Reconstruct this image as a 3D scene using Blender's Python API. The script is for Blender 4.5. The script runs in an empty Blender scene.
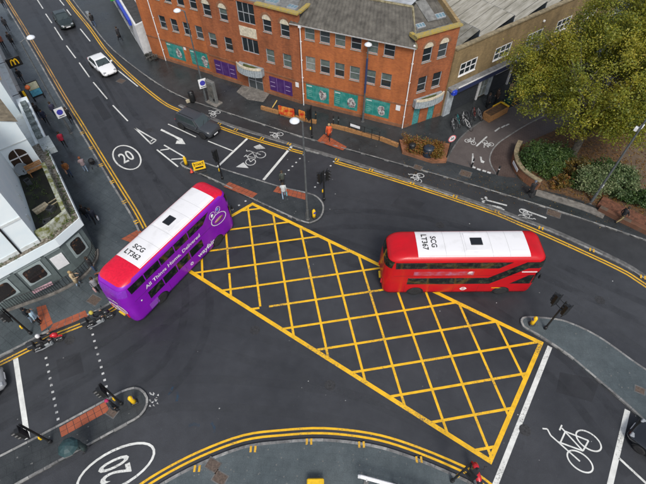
import bpy, bmesh, math, random
import numpy as np
from mathutils import Vector, Matrix
random.seed(7); rng = np.random.default_rng(7)
S = bpy.context.scene
COL = S.collection
PI = math.pi
R = math.radians
# ------------------------------------------------------------------ camera
CAM_H, CAM_D, CAM_ROLL, FPX = 27.4, 51.7, -0.8, 448.0
cd = bpy.data.cameras.new('camera'); cam = bpy.data.objects.new('camera', cd); COL.objects.link(cam)
cd.sensor_width = 36.0; cd.lens = FPX / 646.0 * 36.0; cd.clip_end = 2000; cd.clip_start = 0.1
cam.matrix_world = Matrix.Translation((0, 0, CAM_H)) @ Matrix.Rotation(R(90 - CAM_D), 4, 'X') @ Matrix.Rotation(R(CAM_ROLL), 4, 'Z')
S.camera = cam
# ------------------------------------------------------------------ world, sun, exposure (overcast)
SUN_EL, SUN_AZ = 50.0, 172.0          # azimuth clockwise from +Y
w = bpy.data.worlds.new('World'); S.world = w; w.use_nodes = True
nt = w.node_tree; nt.nodes.clear()
sky = nt.nodes.new('ShaderNodeTexSky'); sky.sky_type = 'NISHITA'; sky.sun_disc = False
sky.sun_elevation = R(SUN_EL); sky.sun_rotation = R(SUN_AZ); sky.air_density = 1.0; sky.dust_density = 3.0; sky.ozone_density = 1.0
hs = nt.nodes.new('ShaderNodeHueSaturation'); hs.inputs['Saturation'].default_value = 0.55
bg = nt.nodes.new('ShaderNodeBackground'); bg.inputs['Strength'].default_value = 0.115
wo = nt.nodes.new('ShaderNodeOutputWorld')
nt.links.new(sky.outputs[0], hs.inputs['Color']); nt.links.new(hs.outputs[0], bg.inputs[0]); nt.links.new(bg.outputs[0], wo.inputs[0])
sd = bpy.data.lights.new('sun', 'SUN'); sd.energy = 1.5; sd.angle = R(16); sd.color = (1.0, 0.96, 0.90)
so = bpy.data.objects.new('sun', sd); COL.objects.link(so)
dirv = Vector((math.sin(R(SUN_AZ)) * math.cos(R(SUN_EL)), math.cos(R(SUN_AZ)) * math.cos(R(SUN_EL)), math.sin(R(SUN_EL))))
so.rotation_euler = (-dirv).to_track_quat('-Z', 'Y').to_euler(); so.location = (0, 0, 60)
S.view_settings.view_transform = 'Standard'; S.view_settings.look = 'None'; S.view_settings.gamma = 1.0
S.view_settings.use_curve_mapping = False; S.view_settings.exposure = 0.5
# ------------------------------------------------------------------ survey helper: photo pixel -> plan metres at height z
_fw = np.array([0, math.cos(R(CAM_D)), -math.sin(R(CAM_D))]); _rt = np.array([1., 0, 0]); _up = np.cross(_rt, _fw)
_r2 = _rt * math.cos(R(CAM_ROLL)) + _up * math.sin(R(CAM_ROLL)); _u2 = -_rt * math.sin(R(CAM_ROLL)) + _up * math.cos(R(CAM_ROLL))
def G(u, v, z=0.0):
    q = _fw * FPX + _r2 * (u - 323.0) - _u2 * (v - 242.0)
    k = (z - CAM_H) / q[2]
    return (q[0] * k, q[1] * k)
def GL(pts, z=0.0): return [G(u, v, z) for u, v in pts]
def smooth(pts, n=5, closed=False):
    P = [np.array(p, float) for p in pts]; out = []
    N = len(P); rg = range(N if closed else N - 1)
    for i in rg:
        if closed: a, b, c, d = P[i - 1], P[i], P[(i + 1) % N], P[(i + 2) % N]
        else: a, b, c, d = P[max(i - 1, 0)], P[i], P[i + 1], P[min(i + 2, N - 1)]
        for k in range(n):
            t = k / n
            out.append(tuple(.5 * ((2 * b) + (-a + c) * t + (2 * a - 5 * b + 4 * c - d) * t * t + (-a + 3 * b - 3 * c + d) * t ** 3)))
    if not closed: out.append(tuple(P[-1]))
    return out
def offset(pts, d):
    """open polyline shifted d metres to its left"""
    P = [np.array(p, float) for p in pts]; out = []
    for i in range(len(P)):
        t = P[min(i + 1, len(P) - 1)] - P[max(i - 1, 0)]; t /= (np.linalg.norm(t) + 1e-9)
        out.append((P[i][0] - t[1] * d, P[i][1] + t[0] * d))
    return out
# ------------------------------------------------------------------ materials
MATS = {}
def mat(name, col, rough=.6, metal=0.0, noise=0.0, nscale=8.0, bump=0.0, bscale=40.0, col2=None, coat=0.0, spec=.5, rnoise=0.0, detail=4.0, ramp=(.35, .65), trans=0.0, coord='Object', stretch=None):
    if name in MATS: return MATS[name]
    m = bpy.data.materials.new(name); m.use_nodes = True; MATS[name] = m
    t = m.node_tree; b = t.nodes['Principled BSDF']
    b.inputs['Roughness'].default_value = rough; b.inputs['Metallic'].default_value = metal
    b.inputs['Specular IOR Level'].default_value = spec; b.inputs['Coat Weight'].default_value = coat; b.inputs['Coat Roughness'].default_value = .06
    if trans: b.inputs['Transmission Weight'].default_value = trans
    c = (*col, 1)
    b.inputs['Base Color'].default_value = c
    tc = t.nodes.new('ShaderNodeTexCoord')
    src = tc.outputs[coord]
    if stretch:
        mp = t.nodes.new('ShaderNodeMapping'); mp.inputs['Scale'].default_value = stretch
        t.links.new(src, mp.inputs[0]); src = mp.outputs[0]
    if noise or col2 or rnoise:
        n = t.nodes.new('ShaderNodeTexNoise'); n.inputs['Scale'].default_value = nscale; n.inputs['Detail'].default_value = detail; n.inputs['Roughness'].default_value = .62
        t.links.new(src, n.inputs['Vector'])
        r = t.nodes.new('ShaderNodeValToRGB'); r.color_ramp.elements[0].position = ramp[0]; r.color_ramp.elements[1].position = ramp[1]
        if col2 is None:
            r.color_ramp.elements[0].color = (*[x * (1 - noise) for x in col], 1); r.color_ramp.elements[1].color = (*[min(1, x * (1 + noise)) for x in col], 1)
        else:
            r.color_ramp.elements[0].color = c; r.color_ramp.elements[1].color = (*col2, 1)
        t.links.new(n.outputs['Fac'], r.inputs[0]); t.links.new(r.outputs[0], b.inputs['Base Color'])
        if rnoise:
            mr = t.nodes.new('ShaderNodeMapRange'); mr.inputs['From Min'].default_value = .3; mr.inputs['From Max'].default_value = .7
            mr.inputs['To Min'].default_value = max(.04, rough - rnoise); mr.inputs['To Max'].default_value = rough + rnoise
            t.links.new(n.outputs['Fac'], mr.inputs[0]); t.links.new(mr.outputs[0], b.inputs['Roughness'])
    if bump:
        n2 = t.nodes.new('ShaderNodeTexNoise'); n2.inputs['Scale'].default_value = bscale; n2.inputs['Detail'].default_value = 3
        t.links.new(src, n2.inputs['Vector'])
        bp = t.nodes.new('ShaderNodeBump'); bp.inputs['Strength'].default_value = bump; bp.inputs['Distance'].default_value = .02
        t.links.new(n2.outputs['Fac'], bp.inputs['Height']); t.links.new(bp.outputs[0], b.inputs['Normal'])
    return m
def N(t, typ, **kw):
    n = t.nodes.new(typ)
    for k, v in kw.items():
        if k in n.inputs.keys(): n.inputs[k].default_value = v
        else: setattr(n, k, v)
    return n
def surface_mat(name, base, base2, speck, rough_lo, rough_hi, joint=None, jscale=(1, 1), big=.12, joint_col=None, rot=0.0, crack=0.0, bump=.25, stain=None):
    """large outdoor surfaces: aggregate speckle + broad patches + optional slab joints"""
    m = bpy.data.materials.new(name); m.use_nodes = True; MATS[name] = m
    t = m.node_tree; b = t.nodes['Principled BSDF']; L = t.links.new
    tc = N(t, 'ShaderNodeTexCoord'); src = tc.outputs['Object']
    mp = N(t, 'ShaderNodeMapping'); mp.inputs['Rotation'].default_value = (0, 0, rot); L(src, mp.inputs[0]); src = mp.outputs[0]
    nb = N(t, 'ShaderNodeTexNoise', Scale=big, Detail=5.0, Roughness=.6); L(src, nb.inputs['Vector'])
    mx = N(t, 'ShaderNodeValToRGB'); e = mx.color_ramp.elements
    e[0].position = .36; e[1].position = .64; e[0].color = (*base, 1); e[1].color = (*base2, 1); L(nb.outputs['Fac'], mx.inputs[0])
    ns = N(t, 'ShaderNodeTexNoise', Scale=38.0, Detail=2.0, Roughness=.7); L(src, ns.inputs['Vector'])
    sp = N(t, 'ShaderNodeMapRange'); sp.inputs['From Min'].default_value = .3; sp.inputs['From Max'].default_value = .7
    sp.inputs['To Min'].default_value = 1 - speck; sp.inputs['To Max'].default_value = 1 + speck; L(ns.outputs['Fac'], sp.inputs[0])
    mu = N(t, 'ShaderNodeMix', data_type='RGBA', blend_type='MULTIPLY'); mu.inputs['Factor'].default_value = 1
    L(mx.outputs[0], mu.inputs[6]); L(sp.outputs[0], mu.inputs[7]); colout = mu.outputs[2]
    # mid-scale mottling and streaks
    nm = N(t, 'ShaderNodeTexNoise', Scale=1.4, Detail=6.0, Roughness=.7); L(src, nm.inputs['Vector'])
    sm = N(t, 'ShaderNodeMapRange'); sm.inputs['From Min'].default_value = .3; sm.inputs['From Max'].default_value = .7; sm.inputs['To Min'].default_value = .86; sm.inputs['To Max'].default_value = 1.14
    L(nm.outputs['Fac'], sm.inputs[0])
    mu2 = N(t, 'ShaderNodeMix', data_type='RGBA', blend_type='MULTIPLY'); mu2.inputs['Factor'].default_value = 1
    L(colout, mu2.inputs[6]); L(sm.outputs[0], mu2.inputs[7]); colout = mu2.outputs[2]
    if stain:
        nst = N(t, 'ShaderNodeTexNoise', Scale=7.0, Detail=2.0); L(src, nst.inputs['Vector'])
        rs = N(t, 'ShaderNodeValToRGB'); rs.color_ramp.elements[0].position = .73; rs.color_ramp.elements[1].position = .76
        L(nst.outputs['Fac'], rs.inputs[0])
        mst = N(t, 'ShaderNodeMix', data_type='RGBA'); L(rs.outputs[0], mst.inputs[0]); L(colout, mst.inputs[6]); mst.inputs[7].default_value = (*stain, 1); colout = mst.outputs[2]
    height = ns.outputs['Fac']
    if joint:
        br = N(t, 'ShaderNodeTexBrick', Scale=1.0); br.inputs['Brick Width'].default_value = jscale[0]; br.inputs['Row Height'].default_value = jscale[1]
        br.inputs['Mortar Size'].default_value = joint; br.inputs['Mortar Smooth'].default_value = .2
        br.inputs['Color1'].default_value = (.95, .95, .95, 1); br.inputs['Color2'].default_value = (1.05, 1.05, 1.05, 1)
        br.inputs['Mortar'].default_value = (*(joint_col or (.62, .62, .62)), 1); L(src, br.inputs['Vector'])
        mj = N(t, 'ShaderNodeMix', data_type='RGBA', blend_type='MULTIPLY'); mj.inputs['Factor'].default_value = 1
        L(colout, mj.inputs[6]); L(br.outputs[0], mj.inputs[7]); colout = mj.outputs[2]
    L(colout, b.inputs['Base Color']); b.inputs['Specular IOR Level'].default_value = .34
    rr = N(t, 'ShaderNodeMapRange'); rr.inputs['From Min'].default_value = .35; rr.inputs['From Max'].default_value = .65
    rr.inputs['To Min'].default_value = rough_lo; rr.inputs['To Max'].default_value = rough_hi
    L(nb.outputs['Fac'], rr.inputs[0]); L(rr.outputs[0], b.inputs['Roughness'])
    bp = N(t, 'ShaderNodeBump'); bp.inputs['Strength'].default_value = bump; bp.inputs['Distance'].default_value = .01
    L(height, bp.inputs['Height']); L(bp.outputs[0], b.inputs['Normal'])
    return m
def brick_mat(name, c1, c2, mortar, bw=.225, rh=.075, stain=.25):
    m = bpy.data.materials.new(name); m.use_nodes = True; MATS[name] = m
    t = m.node_tree; b = t.nodes['Principled BSDF']; L = t.links.new
    tc = N(t, 'ShaderNodeTexCoord'); sx = N(t, 'ShaderNodeSeparateXYZ'); L(tc.outputs['Object'], sx.inputs[0])
    ad = N(t, 'ShaderNodeMath', operation='ADD'); L(sx.outputs[0], ad.inputs[0]); L(sx.outputs[1], ad.inputs[1])
    cb = N(t, 'ShaderNodeCombineXYZ'); L(ad.outputs[0], cb.inputs[0]); L(sx.outputs[2], cb.inputs[1])
    br = N(t, 'ShaderNodeTexBrick', Scale=1.0); br.inputs['Brick Width'].default_value = bw; br.inputs['Row Height'].default_value = rh
    br.inputs['Mortar Size'].default_value = .008; br.inputs['Color1'].default_value = (*c1, 1); br.inputs['Color2'].default_value = (*c2, 1); br.inputs['Mortar'].default_value = (*mortar, 1)
    L(cb.outputs[0], br.inputs['Vector'])
    mp = N(t, 'ShaderNodeMapping'); mp.inputs['Scale'].default_value = (1, 1, .35); L(tc.outputs['Object'], mp.inputs[0])
    n = N(t, 'ShaderNodeTexNoise', Scale=.9, Detail=6.0, Roughness=.68); L(mp.outputs[0], n.inputs['Vector'])
    mr = N(t, 'ShaderNodeMapRange'); mr.inputs['From Min'].default_value = .3; mr.inputs['From Max'].default_value = .7; mr.inputs['To Min'].default_value = 1 - stain; mr.inputs['To Max'].default_value = 1 + stain * .6
    L(n.outputs['Fac'], mr.inputs[0])
    mu = N(t, 'ShaderNodeMix', data_type='RGBA', blend_type='MULTIPLY'); mu.inputs['Factor'].default_value = 1
    L(br.outputs[0], mu.inputs[6]); L(mr.outputs[0], mu.inputs[7]); L(mu.outputs[2], b.inputs['Base Color'])
    b.inputs['Roughness'].default_value = .85
    bp = N(t, 'ShaderNodeBump'); bp.inputs['Strength'].default_value = .3; bp.inputs['Distance'].default_value = .008
    L(br.outputs['Fac'], bp.inputs['Height']); bp.invert = True; L(bp.outputs[0], b.inputs['Normal'])
    return m
def paint_mat(name, col, wear=.5, under=(.085, .083, .078)):
    m = bpy.data.materials.new(name); m.use_nodes = True; MATS[name] = m
    t = m.node_tree; b = t.nodes['Principled BSDF']; L = t.links.new
    tc = N(t, 'ShaderNodeTexCoord')
    n = N(t, 'ShaderNodeTexNoise', Scale=9.0, Detail=6.0, Roughness=.75); L(tc.outputs['Object'], n.inputs['Vector'])
    n2 = N(t, 'ShaderNodeTexNoise', Scale=.45, Detail=2.0); L(tc.outputs['Object'], n2.inputs['Vector'])
    ad = N(t, 'ShaderNodeMath', operation='MULTIPLY_ADD'); L(n2.outputs['Fac'], ad.inputs[0]); ad.inputs[1].default_value = .55; L(n.outputs['Fac'], ad.inputs[2])
    r = N(t, 'ShaderNodeValToRGB'); e = r.color_ramp.elements
    e[0].position = .47 + wear * .16; e[0].color = (*under, 1); e[1].position = .66 + wear * .16; e[1].color = (*col, 1)
    L(ad.outputs[0], r.inputs[0])
    n3 = N(t, 'ShaderNodeTexNoise', Scale=2.2, Detail=5.0); L(tc.outputs['Object'], n3.inputs['Vector'])
    mr = N(t, 'ShaderNodeMapRange'); mr.inputs['From Min'].default_value = .3; mr.inputs['From Max'].default_value = .7; mr.inputs['To Min'].default_value = .8; mr.inputs['To Max'].default_value = 1.1; L(n3.outputs['Fac'], mr.inputs[0])
    mu = N(t, 'ShaderNodeMix', data_type='RGBA', blend_type='MULTIPLY'); mu.inputs['Factor'].default_value = 1
    L(r.outputs[0], mu.inputs[6]); L(mr.outputs[0], mu.inputs[7]); L(mu.outputs[2], b.inputs['Base Color'])
    b.inputs['Roughness'].default_value = .5
    return m
def leaf_mat(name, cols, rough=.55):
    m = bpy.data.materials.new(name); m.use_nodes = True; MATS[name] = m
    t = m.node_tree; b = t.nodes['Principled BSDF']; L = t.links.new
    at = N(t, 'ShaderNodeAttribute', attribute_name='tint')
    r = N(t, 'ShaderNodeValToRGB'); e = r.color_ramp.elements
    while len(e) < len(cols): e.new(.5)
    for i, c in enumerate(cols): e[i].position = i / (len(cols) - 1); e[i].color = (*c, 1)
    L(at.outputs['Fac'], r.inputs[0]); L(r.outputs[0], b.inputs['Base Color']); b.inputs['Roughness'].default_value = rough
    tr = N(t, 'ShaderNodeBsdfTranslucent'); L(r.outputs[0], tr.inputs[0])
    ms = N(t, 'ShaderNodeMixShader'); ms.inputs[0].default_value = .28
    out = t.nodes['Material Output']; L(b.outputs[0], ms.inputs[1]); L(tr.outputs[0], ms.inputs[2]); L(ms.outputs[0], out.inputs[0])
    return m
ASPH = surface_mat('asphalt', (.030, .032, .0365), (.045, .0482, .055), .55, .36, .64, big=.10, stain=(.075, .078, .085))
ASPH_TRACK = surface_mat('asphalt_cycle', (.028, .029, .031), (.040, .042, .045), .35, .4, .6, big=.2)
PAVE = surface_mat('wet_paving', (.052, .064, .070), (.082, .098, .106), .3, .14, .36, joint=.012, jscale=(.75, .6), big=.22, rot=R(34), stain=(.12, .13, .13))
PAVE2 = surface_mat('dark_wet_paving', (.028, .032, .034), (.046, .051, .054), .35, .2, .45, joint=.012, jscale=(.9, .6), big=.25, rot=R(-26), stain=(.10, .105, .1))
PAVE3 = surface_mat('pale_wet_paving', (.066, .082, .088), (.088, .106, .112), .3, .25, .45, joint=.010, joint_col=(.86, .86, .86), jscale=(.45, .45), big=.3, rot=R(5), stain=(.13, .14, .14))
BLOCK = surface_mat('block_paving', (.070, .050, .044), (.095, .070, .062), .3, .3, .55, joint=.02, jscale=(.4, .2), big=.4, rot=R(20))
SIDE = surface_mat('side_street_surface', (.082, .070, .067), (.105, .090, .086), .35, .35, .6, big=.3)
KERB = mat('kerb_granite', (.20, .20, .195), .6, noise=.35, nscale=3, bump=.2)
KERBD = mat('kerb_dark', (.10, .10, .098), .6, noise=.35, nscale=3, bump=.2)
YEL = paint_mat('yellow_paint', (.80, .455, .013), .40)
YEL2 = paint_mat('old_yellow_paint', (.66, .37, .02), .62)
YEL3 = paint_mat('worn_yellow_paint', (.50, .27, .06), .85, (.08, .06, .045))
WHT = paint_mat('white_paint', (.66, .67, .64), .38)
WHT2 = paint_mat('worn_white_paint', (.52, .53, .52), .62)
TACT = paint_mat('red_tactile', (.33, .085, .038), .2, (.20, .06, .03))
BRICK = brick_mat('orange_brick', (.45, .13, .032), (.34, .09, .025), (.29, .13, .055), stain=.34)
BRICK2 = brick_mat('dark_orange_brick', (.36, .105, .034), (.25, .068, .024), (.2, .1, .05), stain=.42)
TAN = brick_mat('tan_stock_brick', (.27, .19, .085), (.19, .13, .058), (.22, .17, .10), stain=.4)
GARDEN = brick_mat('garden_brick', (.27, .11, .05), (.20, .08, .038), (.17, .11, .07), stain=.4)
ROOF = mat('brown_roof_tile', (.048, .044, .037), .85, col2=(.135, .126, .107), nscale=1.6, detail=8, bump=.5, bscale=14, stretch=(1, 1, 1), ramp=(.3, .7))
LICHEN = mat('lichen_tile', (.12, .10, .055), .9, col2=(.30, .27, .17), nscale=3, detail=8, bump=.4)
LEAD = mat('lead_flat', (.17, .17, .16), .5, noise=.35, nscale=2, detail=6)
COPING = mat('mossy_coping', (.40, .28, .035), .85, col2=(.25, .22, .12), nscale=4, detail=6)
STONE = mat('pale_stone', (.52, .47, .36), .8, noise=.25, nscale=5, detail=6)
SHEET = mat('cement_sheet', (.36, .345, .30), .8, col2=(.17, .16, .12), nscale=1.1, detail=9, ramp=(.38, .72), stretch=(.5, 2.2, 1))
SHEET2 = mat('weathered_sheet', (.22, .215, .19), .8, col2=(.12, .115, .09), nscale=1.6, detail=8)
DARKROOF = mat('dark_gutter', (.03, .032, .034), .6)
SLATE = mat('blue_slate', (.07, .085, .10), .55, noise=.3, nscale=2)
RENDER = mat('pale_blue_render', (.66, .76, .80), .75, col2=(.75, .82, .84), nscale=.8, detail=8, ramp=(.3, .65))
RENDERG = mat('aged_white_render', (.56, .60, .60), .8, col2=(.33, .33, .29), nscale=1.8, detail=8, ramp=(.5, .8))
WALLW = mat('white_wall', (.66, .67, .68), .8, noise=.12, nscale=2, detail=6)
GREYG = mat('grey_green_paint', (.115, .145, .145), .5, noise=.15, nscale=3)
GREYL = mat('light_grey_green', (.30, .36, .36), .5, noise=.12, nscale=3)
MOSS = mat('terrace_moss', (.014, .015, .012), .9, col2=(.034, .048, .014), nscale=1.7, detail=9, bump=.6, bscale=12, ramp=(.48, .75))
MOSSW = mat('mossy_wall', (.40, .42, .36), .9, col2=(.14, .15, .035), nscale=2.4, detail=8, ramp=(.42, .58))
DEBRIS = mat('ledge_debris', (.10, .085, .06), .9, col2=(.32, .30, .26), nscale=6, detail=9, bump=.7, bscale=20, ramp=(.42, .68))
GLASS = mat('dark_glass', (.018, .024, .028), .06, spec=.6)
GLASSC = mat('reflecting_glass', (.05, .062, .068), .06, spec=.9)
GLASSD = mat('pale_blind_glass', (.20, .22, .20), .15, noise=.2, nscale=4, spec=.6)
GLASSB = mat('blind_glass', (.10, .13, .12), .12, noise=.2, nscale=3, spec=.6)
GLASSW = mat('bus_glass', (.006, .009, .009), .10, spec=.38, col2=(.05, .055, .034), nscale=2.6, detail=3, ramp=(.48, .72))
FRAME = mat('grey_frame', (.34, .36, .38), .5)
WFRAME = mat('white_frame', (.70, .70, .70), .5, noise=.1)
BLACK = mat('black_metal', (.012, .013, .014), .45, noise=.3, nscale=6)
BLACKG = mat('black_gloss', (.008, .009, .011), .15, coat=.5)
RUBBER = mat('tyre_rubber', (.018, .018, .019), .8, noise=.3)
GALV = mat('grey_column_paint', (.085, .095, .10), .45, noise=.2, nscale=4)
GALVB = mat('blue_black_column', (.03, .045, .11), .45)
LAMPW = mat('lamp_diffuser', (.66, .70, .74), .35)
SIGNW = mat('sign_white', (.72, .73, .74), .4, noise=.06, nscale=6)
SIGNB = mat('sign_blue', (.05, .05, .36), .4)
SIGNR = mat('sign_red', (.55, .02, .03), .4)
SIGNK = mat('sign_black', (.012, .012, .012), .4)
BOLY = mat('bollard_yellow', (.75, .46, .01), .45, noise=.1)
GREENP = mat('teal_poster', (.02, .19, .165), .35, col2=(.12, .33, .30), nscale=1.6, detail=6, ramp=(.45, .75))
PURPP = mat('purple_poster', (.055, .018, .12), .35, col2=(.10, .06, .16), nscale=1.6, detail=6, ramp=(.45, .8))
PHOTO = mat('poster_photo', (.50, .50, .48), .5, col2=(.10, .05, .06), nscale=4, detail=2, ramp=(.40, .62))
WOOD = mat('timber', (.30, .15, .055), .75, noise=.4, nscale=5, detail=5, stretch=(1, 1, 6))
BARK = mat('bark', (.085, .075, .058), .9, noise=.5, nscale=6, detail=6, bump=.8)
SOIL = mat('leaf_strewn_soil', (.055, .036, .022), .95, col2=(.15, .075, .028), nscale=3.5, detail=9, bump=.8, bscale=20, ramp=(.4, .66))
SOIL2 = mat('bare_brown_soil', (.085, .058, .038), .95, col2=(.14, .10, .065), nscale=1.5, detail=9, bump=.6, bscale=12)
FLAG = mat('worn_flagstone', (.15, .14, .125), .7, noise=.4, nscale=3, detail=7, bump=.3)
CHROME = mat('wheel_metal', (.35, .36, .37), .3, metal=.8)
SKIN = mat('skin', (.42, .25, .17), .6)
SKIN2 = mat('skin_dark', (.14, .075, .045), .6)
LED = mat('led_grey', (.22, .24, .25), .5)
def plain(name, col, rough=.7, **k): return mat(name, col, rough, noise=.22, nscale=14, **k)
# ------------------------------------------------------------------ mesh builder
class MB:
    def __init__(s): s.v = []; s.f = []; s.m = []; s.mi = 0; s.sm = []; s.smooth = False
    def face(s, idx): s.f.append(tuple(idx)); s.m.append(s.mi); s.sm.append(s.smooth)
    def add(s, vs, fs):
        o = len(s.v); s.v.extend([tuple(map(float, p)) for p in vs])
        for f in fs: s.face([o + i for i in f])
        return s
    def box(s, c, d, rz=0.0, M=None):
        x, y, z = d[0] / 2, d[1] / 2, d[2] / 2; cs, sn = math.cos(rz), math.sin(rz); vs = []
        for sx, sy, sz in ((-1, -1, -1), (1, -1, -1), (1, 1, -1), (-1, 1, -1), (-1, -1, 1), (1, -1, 1), (1, 1, 1), (-1, 1, 1)):
            p = Vector((c[0] + sx * x * cs - sy * y * sn, c[1] + sx * x * sn + sy * y * cs, c[2] + sz * z))
            if M: p = M @ p
            vs.append(p)
        return s.add(vs, [(0, 3, 2, 1), (4, 5, 6, 7), (0, 1, 5, 4), (1, 2, 6, 5), (2, 3, 7, 6), (3, 0, 4, 7)])
    def bbox(s, c, d, b=.03, rz=0.0):
        """box with chamfered vertical edges and top"""
        x, y = d[0] / 2, d[1] / 2; z0 = c[2] - d[2] / 2; z1 = c[2] + d[2] / 2
        def ring(ix, z): return [(x - ix, y - b - ix * 0, z), (x - b - ix * 0, y - ix, z), (-x + b, y - ix, z), (-x + ix, y - b, z), (-x + ix, -y + b, z), (-x + b, -y + ix, z), (x - b, -y + ix, z), (x - ix, -y + b, z)]
        cs, sn = math.cos(rz), math.sin(rz); vs = []
        for ix, z in ((0, z0), (0, z1 - b), (b, z1)):
            for p in ring(ix, z): vs.append((c[0] + p[0] * cs - p[1] * sn, c[1] + p[0] * sn + p[1] * cs, p[2]))
        fs = []
        for k in range(2):
            for i in range(8): fs.append((k * 8 + i, k * 8 + (i + 1) % 8, (k + 1) * 8 + (i + 1) % 8, (k + 1) * 8 + i))
        fs += [tuple(range(16, 24)), tuple(range(7, -1, -1))]
        return s.add(vs, fs)
    def prism(s, poly, z0, z1, bottom=True):
        a = sum(poly[i][0] * poly[(i + 1) % len(poly)][1] - poly[(i + 1) % len(poly)][0] * poly[i][1] for i in range(len(poly)))
        if a < 0: poly = poly[::-1]
        n = len(poly); vs = [(p[0], p[1], z0) for p in poly] + [(p[0], p[1], z1) for p in poly]
        fs = [(i, (i + 1) % n, n + (i + 1) % n, n + i) for i in range(n)] + [tuple(range(n, 2 * n))]
        if bottom: fs.append(tuple(range(n - 1, -1, -1)))
        return s.add(vs, fs)
    def sheet(s, poly, z):
        a = sum(poly[i][0] * poly[(i + 1) % len(poly)][1] - poly[(i + 1) % len(poly)][0] * poly[i][1] for i in range(len(poly)))
        if a < 0: poly = poly[::-1]
        return s.add([(p[0], p[1], z) for p in poly], [tuple(range(len(poly)))])
    def ribbon(s, pts, w, z, z0=None):
        """flat strip of width w centred on the polyline; with z0 also its sides"""
        a = offset(pts, w / 2); b = offset(pts, -w / 2); n = len(pts)
        if z0 is None:
            return s.add([(p[0], p[1], z) for p in a] + [(p[0], p[1], z) for p in b], [(n + i, n + i + 1, i + 1, i) for i in range(n - 1)])
        vs = [(p[0], p[1], z) for p in a] + [(p[0], p[1], z) for p in b] + [(p[0], p[1], z0) for p in a] + [(p[0], p[1], z0) for p in b]
        fs = []
        for i in range(n - 1):
            fs += [(n + i, n + i + 1, i + 1, i), (i, i + 1, 2 * n + i + 1, 2 * n + i), (n + i + 1, n + i, 3 * n + i, 3 * n + i + 1)]
        fs += [(0, 2 * n, 3 * n, n), (n - 1, 2 * n - 1, 4 * n - 1, 3 * n - 1)]
        return s.add(vs, fs)
    def tube(s, pts, rad, n=8, cap=True):
        P = [Vector(p) for p in pts]; k = len(P); rs = rad if isinstance(rad, (list, tuple)) else [rad] * k; o = len(s.v); ref = None
        for i in range(k):
            t = (P[min(i + 1, k - 1)] - P[max(i - 1, 0)]).normalized()
            if ref is None or abs(ref.dot(t)) > .95: ref = Vector((0, 0, 1)) if abs(t.z) < .9 else Vector((1, 0, 0))
            u = t.cross(ref).normalized(); v = t.cross(u).normalized(); ref = -v if False else ref
            for j in range(n):
                a = 2 * PI * j / n; q = P[i] + (u * math.cos(a) + v * math.sin(a)) * rs[i]; s.v.append(tuple(q))
        for i in range(k - 1):
            for j in range(n): s.face((o + i * n + j, o + i * n + (j + 1) % n, o + (i + 1) * n + (j + 1) % n, o + (i + 1) * n + j))
        if cap: s.face([o + j for j in range(n - 1, -1, -1)]); s.face([o + (k - 1) * n + j for j in range(n)])
        return s
    def lathe(s, prof, n=16, c=(0, 0, 0), M=None):
        o = len(s.v); k = len(prof)
        for r, z in prof:
            for j in range(n):
                a = 2 * PI * j / n; p = Vector((c[0] + r * math.cos(a), c[1] + r * math.sin(a), c[2] + z)); s.v.append(tuple(M @ p if M else p))
        for i in range(k - 1):
            for j in range(n): s.face((o + i * n + j, o + i * n + (j + 1) % n, o + (i + 1) * n + (j + 1) % n, o + (i + 1) * n + j))
        if prof[0][0] > 1e-4: s.face([o + j for j in range(n - 1, -1, -1)])
        if prof[-1][0] > 1e-4: s.face([o + (k - 1) * n + j for j in range(n)])
        return s
    def torus(s, Rr, r, M, n=20, k=6):
        o = len(s.v)
        for i in range(n):
            a = 2 * PI * i / n
            for j in range(k):
                b = 2 * PI * j / k; q = (Rr + r * math.cos(b)); s.v.append(tuple(M @ Vector((q * math.cos(a), q * math.sin(a), r * math.sin(b)))))
        for i in range(n):
            for j in range(k): s.face((o + i * k + j, o + ((i + 1) % n) * k + j, o + ((i + 1) % n) * k + (j + 1) % k, o + i * k + (j + 1) % k))
        return s
    def mesh(s, name, mats):
        me = bpy.data.meshes.new(name); me.from_pydata(s.v, [], s.f)
        for m in (mats if isinstance(mats, (list, tuple)) else [mats]): me.materials.append(m)
        me.polygons.foreach_set('material_index', s.m); me.polygons.foreach_set('use_smooth', s.sm); me.update()
        return me
    def build(s, name, mats, parent=None, fix=False, loc=None):
        me = s.mesh(name, mats)
        if fix:
            bm = bmesh.new(); bm.from_mesh(me); bmesh.ops.remove_doubles(bm, verts=bm.verts, dist=1e-4); bmesh.ops.recalc_face_normals(bm, faces=bm.faces); bm.to_mesh(me); bm.free()
        return link(name, me, parent, loc)
def link(name, me, parent=None, loc=None):
    o = bpy.data.objects.new(name, me); COL.objects.link(o)
    if parent is not None: o.parent = parent
    if loc: o.location = loc
    return o
def tag(o, label=None, cat=None, group=None, kind=None):
    if label: o['label'] = label
    if cat: o['category'] = cat
    if group: o['group'] = group
    if kind: o['kind'] = kind
    return o
def thing(name, loc, rz, label, cat, group=None):
    o = bpy.data.objects.new(name, None); COL.objects.link(o); o.empty_display_size = .3
    o.location = loc if len(loc) == 3 else (*loc, 0); o.rotation_euler = (0, 0, rz)
    return tag(o, label, cat, group)
def copy_tree(o, parent=None):
    c = o.copy(); COL.objects.link(c); c.parent = parent
    for ch in [x for x in bpy.data.objects if x.parent == o]: copy_tree(ch, c)
    return c
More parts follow.
